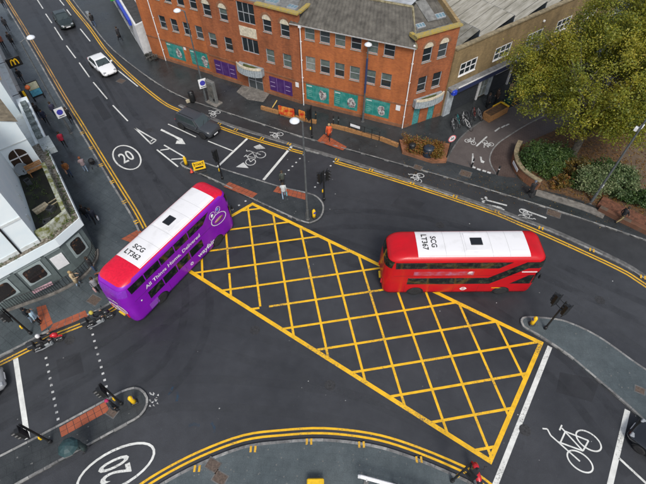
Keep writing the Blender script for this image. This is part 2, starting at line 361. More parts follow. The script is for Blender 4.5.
def textmesh(body, size=1.0, align='CENTER', bold=0.0, extrude=0.0):
    cu = bpy.data.curves.new('lettering', 'FONT'); cu.body = body; cu.size = size; cu.align_x = align; cu.align_y = 'CENTER'; cu.offset = bold; cu.extrude = extrude; cu.resolution_u = 3
    ob = bpy.data.objects.new('tmp_text', cu); COL.objects.link(ob)
    dg = bpy.context.evaluated_depsgraph_get(); dg.update()
    me = bpy.data.meshes.new_from_object(ob.evaluated_get(dg)); bpy.data.objects.remove(ob); bpy.data.curves.remove(cu)
    return me
def lettering(body, M, m, parent, size=1.0, bold=0.0, name='lettering', extrude=0.0):
    me = textmesh(body, size, bold=bold, extrude=extrude); me.transform(M); me.materials.clear(); me.materials.append(m)
    return link(name, me, parent)
def frame_m(origin, xdir, ydir):
    x = Vector(xdir).normalized(); y = Vector(ydir).normalized(); z = x.cross(y).normalized()
    return Matrix(((x.x, y.x, z.x, origin[0]), (x.y, y.y, z.y, origin[1]), (x.z, y.z, z.z, origin[2]), (0, 0, 0, 1)))
# ================================================================== SETTING: ground, road, pavements
g = MB(); g.sheet([(-400, -400), (400, -400), (400, 600), (-400, 600)], -.06)
tag(g.build('ground', SOIL2), kind='structure')
road = MB(); road.sheet([(-110, -60), (110, -60), (110, 140), (-110, 140)], 0.0)
road = tag(road.build('road', ASPH), kind='structure')
def slab(name, poly, z, m):
    b = MB(); b.prism(poly, -.05, z, bottom=False)
    return tag(b.build(name, m), kind='structure')
Zp = .12
KST = [KERB, mat('kerb_granite_pale', (.25, .25, .24), .6, noise=.35, nscale=4, bump=.2), mat('kerb_granite_dark', (.15, .15, .147), .6, noise=.35, nscale=4, bump=.2)]
def stones(pts, w, z, parent, step=.91):
    """one granite stone after another along the polyline, with open joints over a dark bed"""
    P = [np.array(p) for p in pts]; cum = [0.0]
    for i in range(1, len(P)): cum.append(cum[-1] + float(np.linalg.norm(P[i] - P[i - 1])))
    def at_(s): return (float(np.interp(s, cum, [p[0] for p in P])), float(np.interp(s, cum, [p[1] for p in P])))
    k = MB(); k.ribbon(pts, w * .9, z - .012, -.04); bed_ = k.build('kerb', KERBD, parent); s = 0.0
    rn = random.Random(len(pts))
    while s < cum[-1] - .2:
        e = min(s + step, cum[-1]); md_ = at_((s + e) / 2); y = md_[1]
        if -4 < y < 75 and abs(md_[0]) < 48:
            q = MB(); q.ribbon([at_(s + .012), md_, at_(e - .012)], w, z + rn.uniform(-.003, .004), 0.0); q.build('kerb_stone', rn.choice(KST), bed_)
        s = e
    return bed_
def kerb(pts, parent, side, m=KERB, w=.16, z=Zp + .006):
    return stones(offset(pts, side * w / 2), w, z, parent)
# --- left pavement (along the north-west street and round the pub corner)
lk = smooth(GL([(-30, -56), (3, 0), (20, 28), (40, 62), (60, 97), (75, 121), (95, 154), (115, 187), (131, 213), (140, 230)]), 4)
corner = smooth([lk[-1]] + GL([(141, 238), (137, 252), (130, 270), (123, 288), (117, 301)]), 4)
lk2 = smooth([corner[-1]] + GL([(102, 310), (87.5, 317), (50, 332), (27, 344.5), (0, 358), (-60, 388)]), 4)
leftk = lk + corner[1:] + lk2[1:]
foot_l = slab('pavement_left', leftk + [(-60, leftk[-1][1]), (-60, lk[0][1])], Zp, PAVE)
kerb(leftk, foot_l, -1)
# --- north footway, the cycle track and its separator kerb
U = smooth(GL([(28, -60), (72, 0), (89, 22), (107, 45), (130, 65), (161, 87), (184, 99), (200, 105), (252, 122), (298, 137), (324, 144), (406, 167), (485, 190), (560, 213), (644, 241), (720, 268)]), 4)
foot_n = slab('pavement_north', U + [(60, U[-1][1]), (60, 95), (-60, 95)], Zp, PAVE2)
ek = smooth(GL([(107, 49), (132, 73), (161, 97), (178, 106.5), (218, 123), (244, 132), (303, 150), (324, 156), (406, 182), (485, 208), (520, 221), (559, 236), (619, 264), (645, 280), (720, 328)]), 4)
Ui = [p for p in U if p[0] > ek[0][0] + .3]
trk = slab('cycle_track', ek + Ui[::-1], .03, ASPH_TRACK)
k = MB(); k.ribbon(offset(ek[12:], .2), .4, .085, -.03); k.build('separator_kerb', KERBD, trk)
stones(offset(ek[12:], .06), .12, .089, trk)
stones(offset(Ui, .06), .12, Zp + .006, foot_n)
k = MB(); k.ribbon(offset([p for p in U if p[0] <= ek[0][0] + .8], .07), .14, Zp + .006, -.03); k.build('kerb', KERB, foot_n)
# --- side street with block paving beside it (flush with the footway)
ss = smooth(GL([(446, 161), (459.6, 139), (479, 123), (506, 110), (535, 99), (590, 79), (660, 50)], Zp), 4)
ss2 = smooth(GL([(497, 175), (491, 165), (490, 156.5), (495, 146.7), (507, 137), (540, 118), (600, 93), (680, 62)], Zp), 4)
sst = MB(); sst.sheet(ss + ss2[::-1], Zp + .004); sst = tag(sst.build('side_street', SIDE), kind='structure')
k = MB(); k.ribbon(ss, .14, Zp + .03, .05); k.build('kerb', KERBD, sst)
k = MB(); k.ribbon(ss2, .12, Zp + .012, .05); k.build('kerb', KERB, sst)
bp_ = MB(); bp_.sheet([p for p in ss2] + GL([(700, 80), (560, 150), (515, 150), (512, 165), (516, 178), (500, 176)], Zp), Zp + .004)
tag(bp_.build('block_paved_path', BLOCK), kind='structure')
# --- planting bed behind the curved wall
bedp = smooth(GL([(514.5, 150), (511, 160), (512.5, 170), (520, 181), (535, 190)], 0), 3) + GL([(560, 195), (585, 203), (600, 209), (646, 231), (730, 270)]) + [(60, 22), (60, 50)] + GL([(720, 60), (640, 95), (560, 130)])
bed = MB(); bed.prism(bedp, 0, .30, bottom=False); bed = tag(bed.build('planting_bed', SOIL), kind='structure')
pth = MB(); pth.sheet(smooth(GL([(618, 160), (632, 184), (650, 196), (720, 220), (760, 150), (690, 110), (640, 130)], .3), 3, True), .304)
tag(pth.build('bare_earth_path', SOIL2), kind='structure')
fs = MB(); fs.ribbon(smooth(GL([(536, 192.5), (560, 200), (585, 208), (604, 216)], Zp), 4), .75, .17, .1); fs.build('edging_flagstone', FLAG, foot_n)
# --- bottom pavement
bk = smooth(GL([(100, 530), (130, 505), (162, 483), (202, 462), (244.5, 446), (282, 441), (323.5, 439), (369, 444), (406.5, 454.5), (454, 474), (480, 489), (540, 540)]), 4)
foot_b = slab('pavement_south', bk + [(bk[-1][0], -25), (bk[0][0], -25)], Zp, PAVE3)
kerb(bk, foot_b, -1)
# --- traffic islands
def island(name, px, m=PAVE2, extra=None):
    pts = smooth(GL(px), 4, True)
    a = sum(pts[i][0] * pts[(i + 1) % len(pts)][1] - pts[(i + 1) % len(pts)][0] * pts[i][1] for i in range(len(pts)))
    if a < 0: pts = pts[::-1]
    o = slab(name, pts, Zp, m)
    cl = pts + pts[:2]
    inn = offset(cl, .13); inn[0] = inn[-2]; inn[-1] = inn[1]
    out = cl
    n = len(pts); loop_ = offset(cl, .066); loop_[0] = loop_[-2]; stones(loop_[:-1], .132, Zp + .006, o, .78)
    return o
isl_c = island('traffic_island_centre', [(181, 166), (183.5, 161.5), (200, 162), (222, 169), (257, 180), (282, 187.5), (306, 193), (317, 197), (324, 206), (322, 217), (314, 223), (303, 223), (267, 207), (240, 194), (222, 185), (200, 175)])
isl_r = island('traffic_island_right', [(520, 320), (525, 317), (534, 317), (550, 318.5), (567, 322), (597, 336), (634, 362), (690, 402), (720, 440), (690, 460), (646, 424), (624, 404), (577, 364), (569, 357), (539, 337), (523, 328)], PAVE3)
isl_l = island('traffic_island_left', [(-60, 486), (0, 456), (50, 430), (107.5, 399), (125, 390), (137.5, 387.5), (146, 393), (149, 403), (141, 417), (120, 429), (75, 454), (20, 484), (-20, 508), (-60, 530)])
# ================================================================== road markings (parts of the surface they lie on)
def mark(name, parent, m, fn):
    b = MB(); fn(b); return b.build(name, m, parent)
def line(p, q, w, m, parent=road, z=.005, name='white_line'):
    return mark(name, parent, m, lambda b: b.ribbon([p, q], w, z))
def pline(pu, pv, w, m=WHT, parent=road, z=.005, name='white_line'):
    return line(G(*pu, z), G(*pv, z), w, m, parent, z, name)
# box junction
QN, QE, QS, QW = [np.array(p) for p in ((-5.85, 25.8), (14.26, 12.91), (9.19, 5.83), (-12.17, 20.59))]
quad = [QN, QW, QS, QE]
def clip(n, o):
    t = np.array([n[1], -n[0]]); p0 = n * o; lo, hi = -99, 99
    for i in range(4):
        a, b = quad[i], quad[(i + 1) % 4]; e = b - a; nn = np.array([-e[1], e[0]])
        den = nn @ t; num = nn @ (a - p0)
        if abs(den) < 1e-9: continue
        k = num / den
        if den > 0: lo = max(lo, k)
        else: hi = min(hi, k)
    return (p0 + t * lo, p0 + t * hi) if hi - lo > .5 else None
cuts = [(G(264.5, 310), .34), (G(229.5, 271), .2)]
def cutline(p, q):
    segs = [(0., 1.)]; d = q - p; L = np.linalg.norm(d)
    for c, r in cuts:
        c = np.array(c); t = ((c - p) @ d) / L ** 2; dist = np.linalg.norm(p + d * t - c)
        if dist < r and 0 < t < 1:
            h = r / L; segs = [x for a, b in segs for x in ((a, min(b, t - h)), (max(a, t + h), b)) if x[1] - x[0] > .02]
    return [(p + d * a, p + d * b) for a, b in segs]
mA, mB = R(-79.56), R(8.75)
for m_, o0, sp, z in ((mA, 4.38, 1.957, .005), (mB, 18.23, -1.885, .009)):
    n = np.array([-math.sin(m_), math.cos(m_)])
    for kk in range(-9, 10):
        c = clip(n, o0 + kk * sp)
        if c:
            for p, q in cutline(*c): line(tuple(p), tuple(q), .155, YEL, road, z, 'box_junction_line')
b = MB(); qc = [tuple(x) for x in quad]
cen = np.mean(quad, axis=0); wB = .27
def inset(poly, d):
    out = []
    for i in range(len(poly)):
        p0, p1, p2 = [np.array(poly[j % len(poly)]) for j in (i - 1, i, i + 1)]
        e1 = (p1 - p0) / np.linalg.norm(p1 - p0); e2 = (p2 - p1) / np.linalg.norm(p2 - p1)
        n1 = np.array([-e1[1], e1[0]]); n2 = np.array([-e2[1], e2[0]]); bis = (n1 + n2) / np.linalg.norm(n1 + n2)
        out.append(tuple(p1 + bis * d / (bis @ n1)))
    return out
qi = inset(qc, wB / 2); qo = inset(qc, -wB / 2)
for i in range(4):
    j = (i + 1) % 4
    mark('box_junction_border', road, YEL, lambda b: b.sheet([qo[i], qo[j], qi[j], qi[i]], .013))
# double yellow lines
def dyl(pts, d1, d2, m=YEL2, parent=road, w=.115, z=.005):
    for d in (d1, d2): mark('double_yellow_line', parent, m, lambda b: b.ribbon(offset(pts, d), w, z))
i0 = 20
dyl(lk[:i0 - 1], .30, .54, YEL3); dyl(lk[i0 - 2:], .28, .52, YEL2)
dyl(lk2[1:], .30, .54, YEL2)
dyl(bk, .32, .60, YEL, w=.13)
n1 = smooth(GL([(36, -46), (67.5, 0), (89, 27), (107.5, 52.5), (132.5, 77.5), (161, 101), (178, 110), (200, 118), (218, 126.5), (257, 140), (303, 153)]), 4)
n2 = smooth(GL([(335, 162), (396.5, 180.5), (484, 209.5), (520, 224), (559, 241), (619, 269), (645, 285), (720, 334)]), 4)
dyl(n1, .12, -.13, YEL2, w=.13); dyl(n2, .12, -.13, YEL2, w=.13)
# loading ticks on the kerbs
def ticks(px, parent, dirv, z):
    for u, v in px:
        c = np.array(G(u, v, z)); t = np.array(dirv) / np.linalg.norm(dirv); nn = np.array([-t[1], t[0]])
        for s_ in (-.13, .13):
            p = c + t * s_; line(tuple(p - nn * .17), tuple(p + nn * .17), .12, YEL2, parent, z, 'kerb_tick')
ticks([(219, 124), (236, 129.5), (262, 138.5), (289, 144)], trk, (1, -.55), .093)
ticks([(337, 159.5), (371, 170), (412, 183.5), (455, 196.5), (497, 211.5), (541, 228), (592, 250), (643, 277)], trk, (1, -.5), .093)
ticks([(197, 468.5), (253, 449), (309, 441.5), (361.5, 444.5), (419, 459.5)], foot_b, (1, 0), Zp + .012)
ticks([(82, 133), (91, 148), (101, 165), (112, 182), (124, 202), (136, 222)], foot_l, (.567, -.824), Zp + .01)
# white dashes of the north-west street
z1 = lambda x, y: (x / 3.99, y / 3.99)
for a, c in [((148, -2), (172, 35)), ((182, 55), (207, 92)), ((217, 108), (250, 160)), ((265, 182), (302, 232)), ((316, 250), (357, 308)), ((372, 328), (428, 395)), ((450, 420), (510, 483)), ((112, -60), (134, -22)), ((238, 0), (256, 22)), ((266, 38), (284, 62)), ((320, 115), (360, 165)), ((470, 280), (550, 345))]:
    pline(z1(*a), z1(*c), .13, WHT, name='lane_dash')
for a, c in [((168, 124), (196, 137)), ((208, 141), (233, 151))]: pline(a, c, .12, WHT, name='lane_dash')
# hatched taper ahead of the island and the turn arrow
z4 = lambda x, y: (100 + x / 4.84, 100 + y / 4.84)
for a, c in [((168, 135), (248, 213)), ((168, 135), (272, 195)), ((248, 213), (262, 203)), ((262, 203), (272, 195)), ((310, 218), (408, 275)), ((275, 240), (378, 323)), ((292, 243), (335, 237)), ((345, 287), (405, 283)), ((258, 190), (246, 200))]:
    pline(z4(*a), z4(*c), .14, WHT, name='hatch_line')
mark('turn_arrow', road, WHT, lambda b: b.sheet(GL([z4(*p) for p in [(292, 147), (298, 140), (362, 172), (398, 188), (414, 214), (366, 212), (372, 196), (384, 197), (360, 180)]]), .006))
# stop lines, advanced stop box
z6 = lambda x, y: (162 + x / 3.99, 121 + y / 3.99)
pline(z6(340, 70), z6(222, 182), .22, name='stop_line'); pline(z6(545, 68), z6(405, 235), .24, name='stop_line')
for tri in ([(365, 103), (390, 93), (413, 110), (378, 113)], [(295, 184), (325, 165), (346, 188)]):
    mark('give_way_triangle', road, WHT2, lambda b: b.sheet(GL([z6(*p) for p in tri]), .006))
pline((15.5, 358.5), (27.5, 438.5), .3, name='stop_line')
pline((550, 346.5), (495.5, 484), .30, name='stop_line'); pline((495.5, 484), (480, 522), .3, name='stop_line')
pline((627.5, 410), (609.5, 487), .30, name='stop_line'); pline((619, 458), (660, 496), .13, name='lane_dash')
def ring(b, c, ex, ey, w, z, n=28, a0=0, a1=2 * PI):
    ex, ey, c = np.array(ex), np.array(ey), np.array(c); vs = []; le = np.linalg.norm(ex); l2 = np.linalg.norm(ey)
    for i in range(n + 1):
        a = a0 + (a1 - a0) * i / n
        for s_ in (-1, 1):
            p = c + ex * (1 + s_ * w / 2 / le) * math.cos(a) + ey * (1 + s_ * w / 2 / l2) * math.sin(a); vs.append((p[0], p[1], z))
    b.add(vs, [(2 * i, 2 * i + 1, 2 * i + 3, 2 * i + 2) for i in range(n)])
def roundel(c, up, half_l, half_w, parent=road):
    up = np.array(up) / np.linalg.norm(up); rt = np.array([up[1], -up[0]])
    mark('speed_roundel', parent, WHT, lambda b: ring(b, c, rt * half_w, up * half_l, .14, .006))
    M = Matrix(((rt[0] * half_w, up[0] * half_l, 0, c[0]), (rt[1] * half_w, up[1] * half_l, 0, c[1]), (0, 0, 1, .007), (0, 0, 0, 1)))
    lettering('20', M, WHT, parent, size=1.12, bold=.012, name='speed_number')
roundel(G(126.8, 157.2), (-.62, .785), 1.95, 1.06)
roundel(G(116.5, 468), (-.90, -.44), 2.1, 1.02)
def bike_mark(c, up, h, w_, m=WHT, parent=road, z=.006, lw=.085, flip=1):
    up = np.array(up) / np.linalg.norm(up) * h; rt = np.array([up[1], -up[0]]) / h * w_ * flip; c = np.array(c)
    P_ = lambda x, y: tuple(c + rt * x + up * y)
    def fn(b):
        for s_ in (-1, 1): ring(b, P_(s_ * .56, -.26), rt * .38, up * .24, lw, z)
        for a_, c_ in [((-.56, -.26), (-.30, .16)), ((-.30, .16), (.34, .16)), ((-.56, -.26), (.04, -.24)), ((.04, -.24), (.36, .20)), ((.04, -.24), (-.34, .24)), ((.56, -.26), (.30, .36)), ((-.48, .26), (-.18, .26)), ((.30, .36), (.12, .46)), ((.12, .46), (.24, .54))]:
            b.ribbon([P_(*a_), P_(*c_)], lw, z + .0006 * (abs(a_[0]) + abs(c_[0]) + .3))
    return mark('cycle_symbol', parent, m, fn)
bike_mark(G(571, 442), (-1.46, 1.2), 2.9, 1.25, flip=-1)
bike_mark(np.array(G(252, 156)), (-.7, .62), 1.9, 1.15, WHT2)
zt = .036
for (u, v), d_, h, w_ in [((275, 135), (-.85, .5), 1.3, .65), ((415.5, 177), (-.9, .4), 1.3, .65), ((527, 215.5), (.9, -.42), 1.3, .65), ((213, 113), (-.85, .5), 1.2, .6)]:
    bike_mark(G(u, v, zt), d_, h, w_, WHT2, trk, zt, .07)
for a, c in [((521, 209), (546.5, 218)), ((481, 198.5), (507, 205.5))]: pline(a, c, .16, WHT2, trk, zt + .004)
mark('lane_arrow', trk, WHT2, lambda b: b.sheet(GL([(486, 204), (500, 206.5), (505, 210), (499, 210.5), (495, 208.5), (485, 206)], zt), zt + .003))
for a in np.linspace(0, 1, 4): pline((481 + a * 4, 204 - a * 6), (483 + a * 4, 203.4 - a * 6), .25, WHT2, trk, zt + .004, 'lane_dash')
# side street markings
z7 = lambda x, y: (440 + x / 5.1, 80 + y / 5.1)
zs = Zp + .010
bike_mark(G(*z7(160, 308), zs), (.55, .8), 1.0, .55, WHT2, sst, zs, .07); bike_mark(G(*z7(240, 330), zs), (-.55, -.8), 1.0, .55, WHT2, sst, zs, .07)
for a, c in [((185, 338), (240, 288)), ((280, 262), (305, 243)), ((313, 243), (332, 232)), ((335, 233), (352, 224)), ((168, 375), (165, 438))]: pline(z7(*a), z7(*c), .15, WHT2, sst, zs)
mark('lane_arrow', sst, WHT2, lambda b: b.sheet(GL([z7(*p) for p in [(203, 390), (213, 392), (214, 408), (228, 416), (222, 424), (208, 420)]], zs), zs))
for x, y in [(172, 445), (198, 456), (226, 464), (250, 472)]: pline(z7(x - 9, y - 3), z7(x + 9, y + 3), .22, WHT2, sst, zs, name='give_way_dash')
for a, c in [((365, 108), (450, 62)), ((358, 122), (452, 72)), ((372, 112), (440, 155)), ((362, 124), (432, 168))]: pline(z7(*a), z7(*c), .12, YEL2, sst, zs, name='double_yellow_line')
# crossing studs
def studs(a, c, n, parent=road, z=.007, s_=.155):
    for i in range(n):
        t = i / (n - 1); u = a[0] + (c[0] - a[0]) * t; v = a[1] + (c[1] - a[1]) * t; p = G(u, v, z)
        mark('crossing_stud', parent, WHT2, lambda b: b.box((p[0], p[1], z / 2), (s_, s_ * .9, z), .4))
studs((340, 153), (315, 187), 9); studs((311, 147), (285, 174), 8); studs((226, 213.6), (245.5, 201), 4)
studs((46, 358), (58, 419), 10); studs((91, 328), (108, 393), 11)
for _ in range(16): # loose studs and litter flecks beside the left island
    u, v = random.uniform(150, 160), random.uniform(392, 408); p = G(u, v); mark('paint_fleck', road, WHT2, lambda b: b.sheet([(p[0] + random.uniform(-.09, .09), p[1] + .07), (p[0] - .08, p[1] - .03), (p[0] + .06, p[1] - .07)], .005))
for _ in range(70):
    u, v = random.uniform(10, 640), random.uniform(120, 480); p = G(u, v); r_ = random.uniform(.02, .05)
    mark('litter_fleck', road, random.choice([WHT2, WHT2, KERB]), lambda b: b.sheet([(p[0] + r_, p[1]), (p[0], p[1] + r_ * .8), (p[0] - r_, p[1] - .01), (p[0], p[1] - r_)], .0035))
# tactile paving: one blister slab field each, slabs as real pieces
z9 = lambda x, y: (x / 3.99, 242 + y / 3.99); z13 = lambda x, y: (x / 3.99, 363 + y / 3.99)
def tactile(px, parent, z=Zp):
    P4 = [np.array(G(u, v, z)) for u, v in px]
    nu = max(1, round(np.linalg.norm(P4[1] - P4[0]) / .4)); nv = max(1, round(np.linalg.norm(P4[3] - P4[0]) / .4))
    for i in range(nu):
        for j in range(nv):
            def at(a, c): return (P4[0] * (1 - a) + P4[1] * a) * (1 - c) + (P4[3] * (1 - a) + P4[2] * a) * c
            e = .035
            q = [at((i + e) / nu, (j + e) / nv), at((i + 1 - e) / nu, (j + e) / nv), at((i + 1 - e) / nu, (j + 1 - e) / nv), at((i + e) / nu, (j + 1 - e) / nv)]
            mark('tactile_slab', parent, TACT, lambda b: b.prism([tuple(x) for x in q], z - .01, z + .008 + random.uniform(-.002, .003), bottom=False))
tactile([z6(268, 243), z6(382, 290), z6(360, 308), z6(245, 262)], isl_c)
tactile([z6(460, 260), z6(575, 290), z6(572, 315), z6(443, 282)], isl_c)
tactile([(324, 134), (347, 147), (343, 150.5), (317, 141)], foot_n)
tactile([z13(235, 258), z13(422, 152), z13(438, 190), z13(245, 297)], isl_l)
tactile([z9(145, 260), z9(183, 250), z9(212, 325), z9(165, 358)], foot_l); tactile([z9(212, 326), z9(340, 272), z9(352, 296), z9(190, 362)], foot_l)
tactile([(121, 239), (139, 229), (143, 233), (132, 243)], foot_l); tactile([(94, 274), (101, 271), (104, 277), (98, 281)], foot_l)
# inspection covers
for u, v, s_, par, z in [(121, 81, .8, road, .004), (418, 167.5, .7, foot_n, Zp + .004), (465.5, 173.5, .9, foot_n, Zp + .004), (554, 213, 1.0, trk, .034), (94, 300, .8, foot_l, Zp + .004), (213, 465, .7, foot_b, Zp + .005), (220, 478, .7, foot_b, Zp + .005), (640, 390, .5, isl_r, Zp + .005), (112, 412, .6, isl_l, Zp + .004)]:
    p = G(u, v, z); b = MB(); b.box((p[0], p[1], z - .02), (s_ + .12, s_ * .75 + .12, .042), R(-28)); f = b.build('inspection_cover', KERBD, par)
    b = MB(); b.box((p[0], p[1], z - .02), (s_, s_ * .75, .05), R(-28)); b.build('cover_plate', mat('cover_rust', (.09, .065, .05), .7, noise=.4), f)

# repairs, wheel tracks and surveyors' spray marks on the asphalt
def wear_mat(name, col, amt, sc=1.2, rough=.5, lo=.35, hi=.65):
    m = bpy.data.materials.new(name); m.use_nodes = True; t = m.node_tree; bs = t.nodes['Principled BSDF']; L = t.links.new
    bs.inputs['Base Color'].default_value = (*col, 1); bs.inputs['Roughness'].default_value = rough; bs.inputs['Specular IOR Level'].default_value = .34
    tc = N(t, 'ShaderNodeTexCoord'); n = N(t, 'ShaderNodeTexNoise', Scale=sc, Detail=6.0, Roughness=.7); L(tc.outputs['Object'], n.inputs['Vector'])
    mr = N(t, 'ShaderNodeMapRange'); mr.inputs['From Min'].default_value = lo; mr.inputs['From Max'].default_value = hi; mr.inputs['To Max'].default_value = amt; L(n.outputs['Fac'], mr.inputs[0]); L(mr.outputs[0], bs.inputs['Alpha']); return m
TRK = wear_mat('tyre_polish', (.016, .017, .019), .17, .9, .40); TRK2 = wear_mat('pale_scuff', (.066, .071, .077), .2, 1.6, .6); PATCH = surface_mat('asphalt_patch', (.021, .0225, .026), (.032, .034, .039), .5, .5, .7, big=.5); BLUE = wear_mat('blue_spray', (.03, .09, .16), .4, 5.0, .6, .45, .6)
def track(px, w_, m_, z):
    pts = smooth(GL(px), 8); mark('tyre_track', road, m_, lambda b: b.ribbon(pts, w_, z))
paths = [[(30, -10), (90, 88), (150, 190), (195, 275), (180, 360), (90, 430), (20, 470)], [(60, 440), (160, 395), (300, 400), (400, 425), (500, 490)], [(-10, 420), (120, 345), (230, 265), (330, 220), (460, 235), (660, 320)], [(75, 20), (130, 100), (230, 165), (330, 200), (480, 240), (660, 350)], [(640, 470), (560, 370), (440, 290), (300, 235), (180, 190), (110, 90), (60, 10)], [(0, 410), (150, 335), (260, 350), (400, 400), (520, 460)]]
for i, pth_ in enumerate(paths):
    c = smooth(GL(pth_), 8)
    for s_ in (-.85, .85): mark('tyre_track', road, TRK if i % 2 == 0 else TRK2, lambda b: b.ribbon(offset(c, s_), .55, .0016 + .0003 * i))
for px, m_ in [([(56, 300 + 60), (80, 352), (84, 372), (60, 381)], PATCH), ([(560, 372), (600, 380), (592, 402), (556, 392)], PATCH), ([(400, 195), (425, 203), (415, 214), (390, 206)], PATCH), ([(98, 96), (112, 117), (104, 121), (91, 100)], PATCH), ([(90, 60), (93, 60), (120, 108), (117, 108)], PATCH)]:
    mark('asphalt_repair', road, m_, lambda b: b.sheet(GL(px), .0012))
for u, v in [(172, 390), (178, 396), (194, 424), (214, 426)]:
    p = G(u, v); a0 = random.uniform(0, 3); mark('spray_mark', road, BLUE, lambda b: b.ribbon([(p[0] - .35 * math.cos(a0), p[1] - .35 * math.sin(a0)), p, (p[0] + .3 * math.cos(a0 + .5), p[1] + .3 * math.sin(a0 + .5))], .16, .0042))
for u, v in [(330, 385), (255, 330), (150, 130), (600, 300), (440, 225), (70, 340), (525, 430)]:
    p = G(u, v); o_ = MB(); o_.lathe([(.34, 0), (.34, .004)], 18, c=(p[0], p[1], .0015)); f = o_.build('manhole_cover', mat('iron_cover', (.03, .03, .031), .5, noise=.5, nscale=9), road)
# damp stains and gum on the pavements
GUM = mat('gum_spot', (.13, .135, .13), .8); DAMP = wear_mat('damp_stain', (.02, .024, .026), .6, 1.3, .14)
for par, box_, n in ((foot_l, (5, 20, 140, 330), 60), (foot_n, (170, 90, 440, 160), 60), (foot_b, (190, 448, 420, 484), 70), (isl_r, (540, 322, 640, 400), 30), (isl_c, (200, 165, 310, 215), 30), (isl_l, (10, 400, 140, 470), 40)):
    poly_ = [(v.co.x, v.co.y) for v in par.data.vertices if v.co.z > .1]
    for _ in range(n):
        u, v = random.uniform(box_[0], box_[2]), random.uniform(box_[1], box_[3]); p = G(u, v, Zp)
        ins_ = False
        for i in range(len(poly_)):
            a_, c_ = poly_[i], poly_[i - 1]
            if (a_[1] > p[1]) != (c_[1] > p[1]) and p[0] < (c_[0] - a_[0]) * (p[1] - a_[1]) / (c_[1] - a_[1]) + a_[0]: ins_ = not ins_
        if not ins_: continue
        r_ = random.uniform(.025, .05); mark('gum_spot', par, GUM, lambda b: b.lathe([(r_, 0), (r_, .003)], 6, c=(p[0], p[1], Zp)))
# ================================================================== BUILDINGS
def put(o, parent, M):
    pm = Matrix.Translation(parent.location) @ Matrix.Rotation(parent.rotation_euler.z, 4, 'Z')
    o.parent = parent; o.matrix_parent_inverse = pm.inverted(); o.matrix_basis = M; return o
def facM(a, b):
    d = Vector((b[0] - a[0], b[1] - a[1], 0)).normalized()
    return frame_m((a[0], a[1], 0), d, (-d.y, d.x, 0))          # x along, y inward, z up
def holed_wall(W, H, holes, depth=.16, x0=0.0, z0=0.0, back=.3):
    xs = sorted({x0, W} | {h[0] for h in holes} | {h[0] + h[2] for h in holes}); zs = sorted({z0, H} | {h[1] for h in holes} | {h[1] + h[3] for h in holes})
    b = MB()
    for i in range(len(xs) - 1):
        for j in range(len(zs) - 1):
            cx, cz = (xs[i] + xs[i + 1]) / 2, (zs[j] + zs[j + 1]) / 2
            if any(h[0] < cx < h[0] + h[2] and h[1] < cz < h[1] + h[3] for h in holes): continue
            b.add([(xs[i], 0, zs[j]), (xs[i + 1], 0, zs[j]), (xs[i + 1], 0, zs[j + 1]), (xs[i], 0, zs[j + 1])], [(0, 1, 2, 3)])
    for x, z, w_, h_ in holes:
        b.add([(x, 0, z), (x + w_, 0, z), (x + w_, 0, z + h_), (x, 0, z + h_), (x, depth, z), (x + w_, depth, z), (x + w_, depth, z + h_), (x, depth, z + h_)], [(0, 4, 5, 1), (1, 5, 6, 2), (2, 6, 7, 3), (3, 7, 4, 0)])
    b.add([(x0, 0, H), (W, 0, H), (W, back, H), (x0, back, H), (x0, 0, z0), (W, 0, z0), (W, back, z0), (x0, back, z0)], [(0, 1, 2, 3), (1, 5, 6, 2), (4, 0, 3, 7), (2, 6, 7, 3)])
    return b
def window(parent, M, x, z, w_, h_, fm=FRAME, blind=0, cols=1, rows=2, depth=.1, sill=True, fw=.05, sillm=None):
    """frame part with each pane a sub-part, set back in its opening"""
    b = MB()
    for bx in ((x, w_, z, fw), (x, w_, z + h_ - fw, fw)): b.box((bx[0] + bx[1] / 2, depth, bx[2] + bx[3] / 2), (bx[1], .06, bx[3]))
    for xx in (x, x + w_ - fw): b.box((xx + fw / 2, depth, z + h_ / 2), (fw, .06, h_ - 2 * fw))
    iw, ih = w_ - 2 * fw, h_ - 2 * fw
    for c in range(1, cols): b.box((x + fw + iw * c / cols, depth, z + h_ / 2), (fw * .8, .056, ih))
    for r_ in range(1, rows): b.box((x + w_ / 2, depth - .004, z + fw + ih * r_ / rows), (iw, .05, fw * .8))
    f = put(b.build('window', fm), parent, M)
    for c in range(cols):
        for r_ in range(rows):
            g_ = MB(); g_.box((x + fw + iw * (c + .5) / cols, depth + .02, z + fw + ih * (r_ + .5) / rows), (iw / cols - fw * .5, .012, ih / rows - fw * .5))
            k_ = int(abs(x * 7.3 + z * 3.1) * 10) % 7
            m_ = (GLASSD if k_ == 1 else GLASSB) if (blind == 2 or (blind == 1 and r_ >= rows / 2)) else (GLASSC if k_ in (2, 5) else (GLASSB if k_ == 3 and r_ else GLASS))
            p = g_.build('pane', m_); p.parent = f
    if sill:
        s_ = MB(); s_.box((x + w_ / 2, .0, z - .03), (w_ + .06, .14, .055)); p = s_.build('sill', sillm or mat('grey_sill', (.30, .30, .28), .7, noise=.2)); p.parent = f
    return f
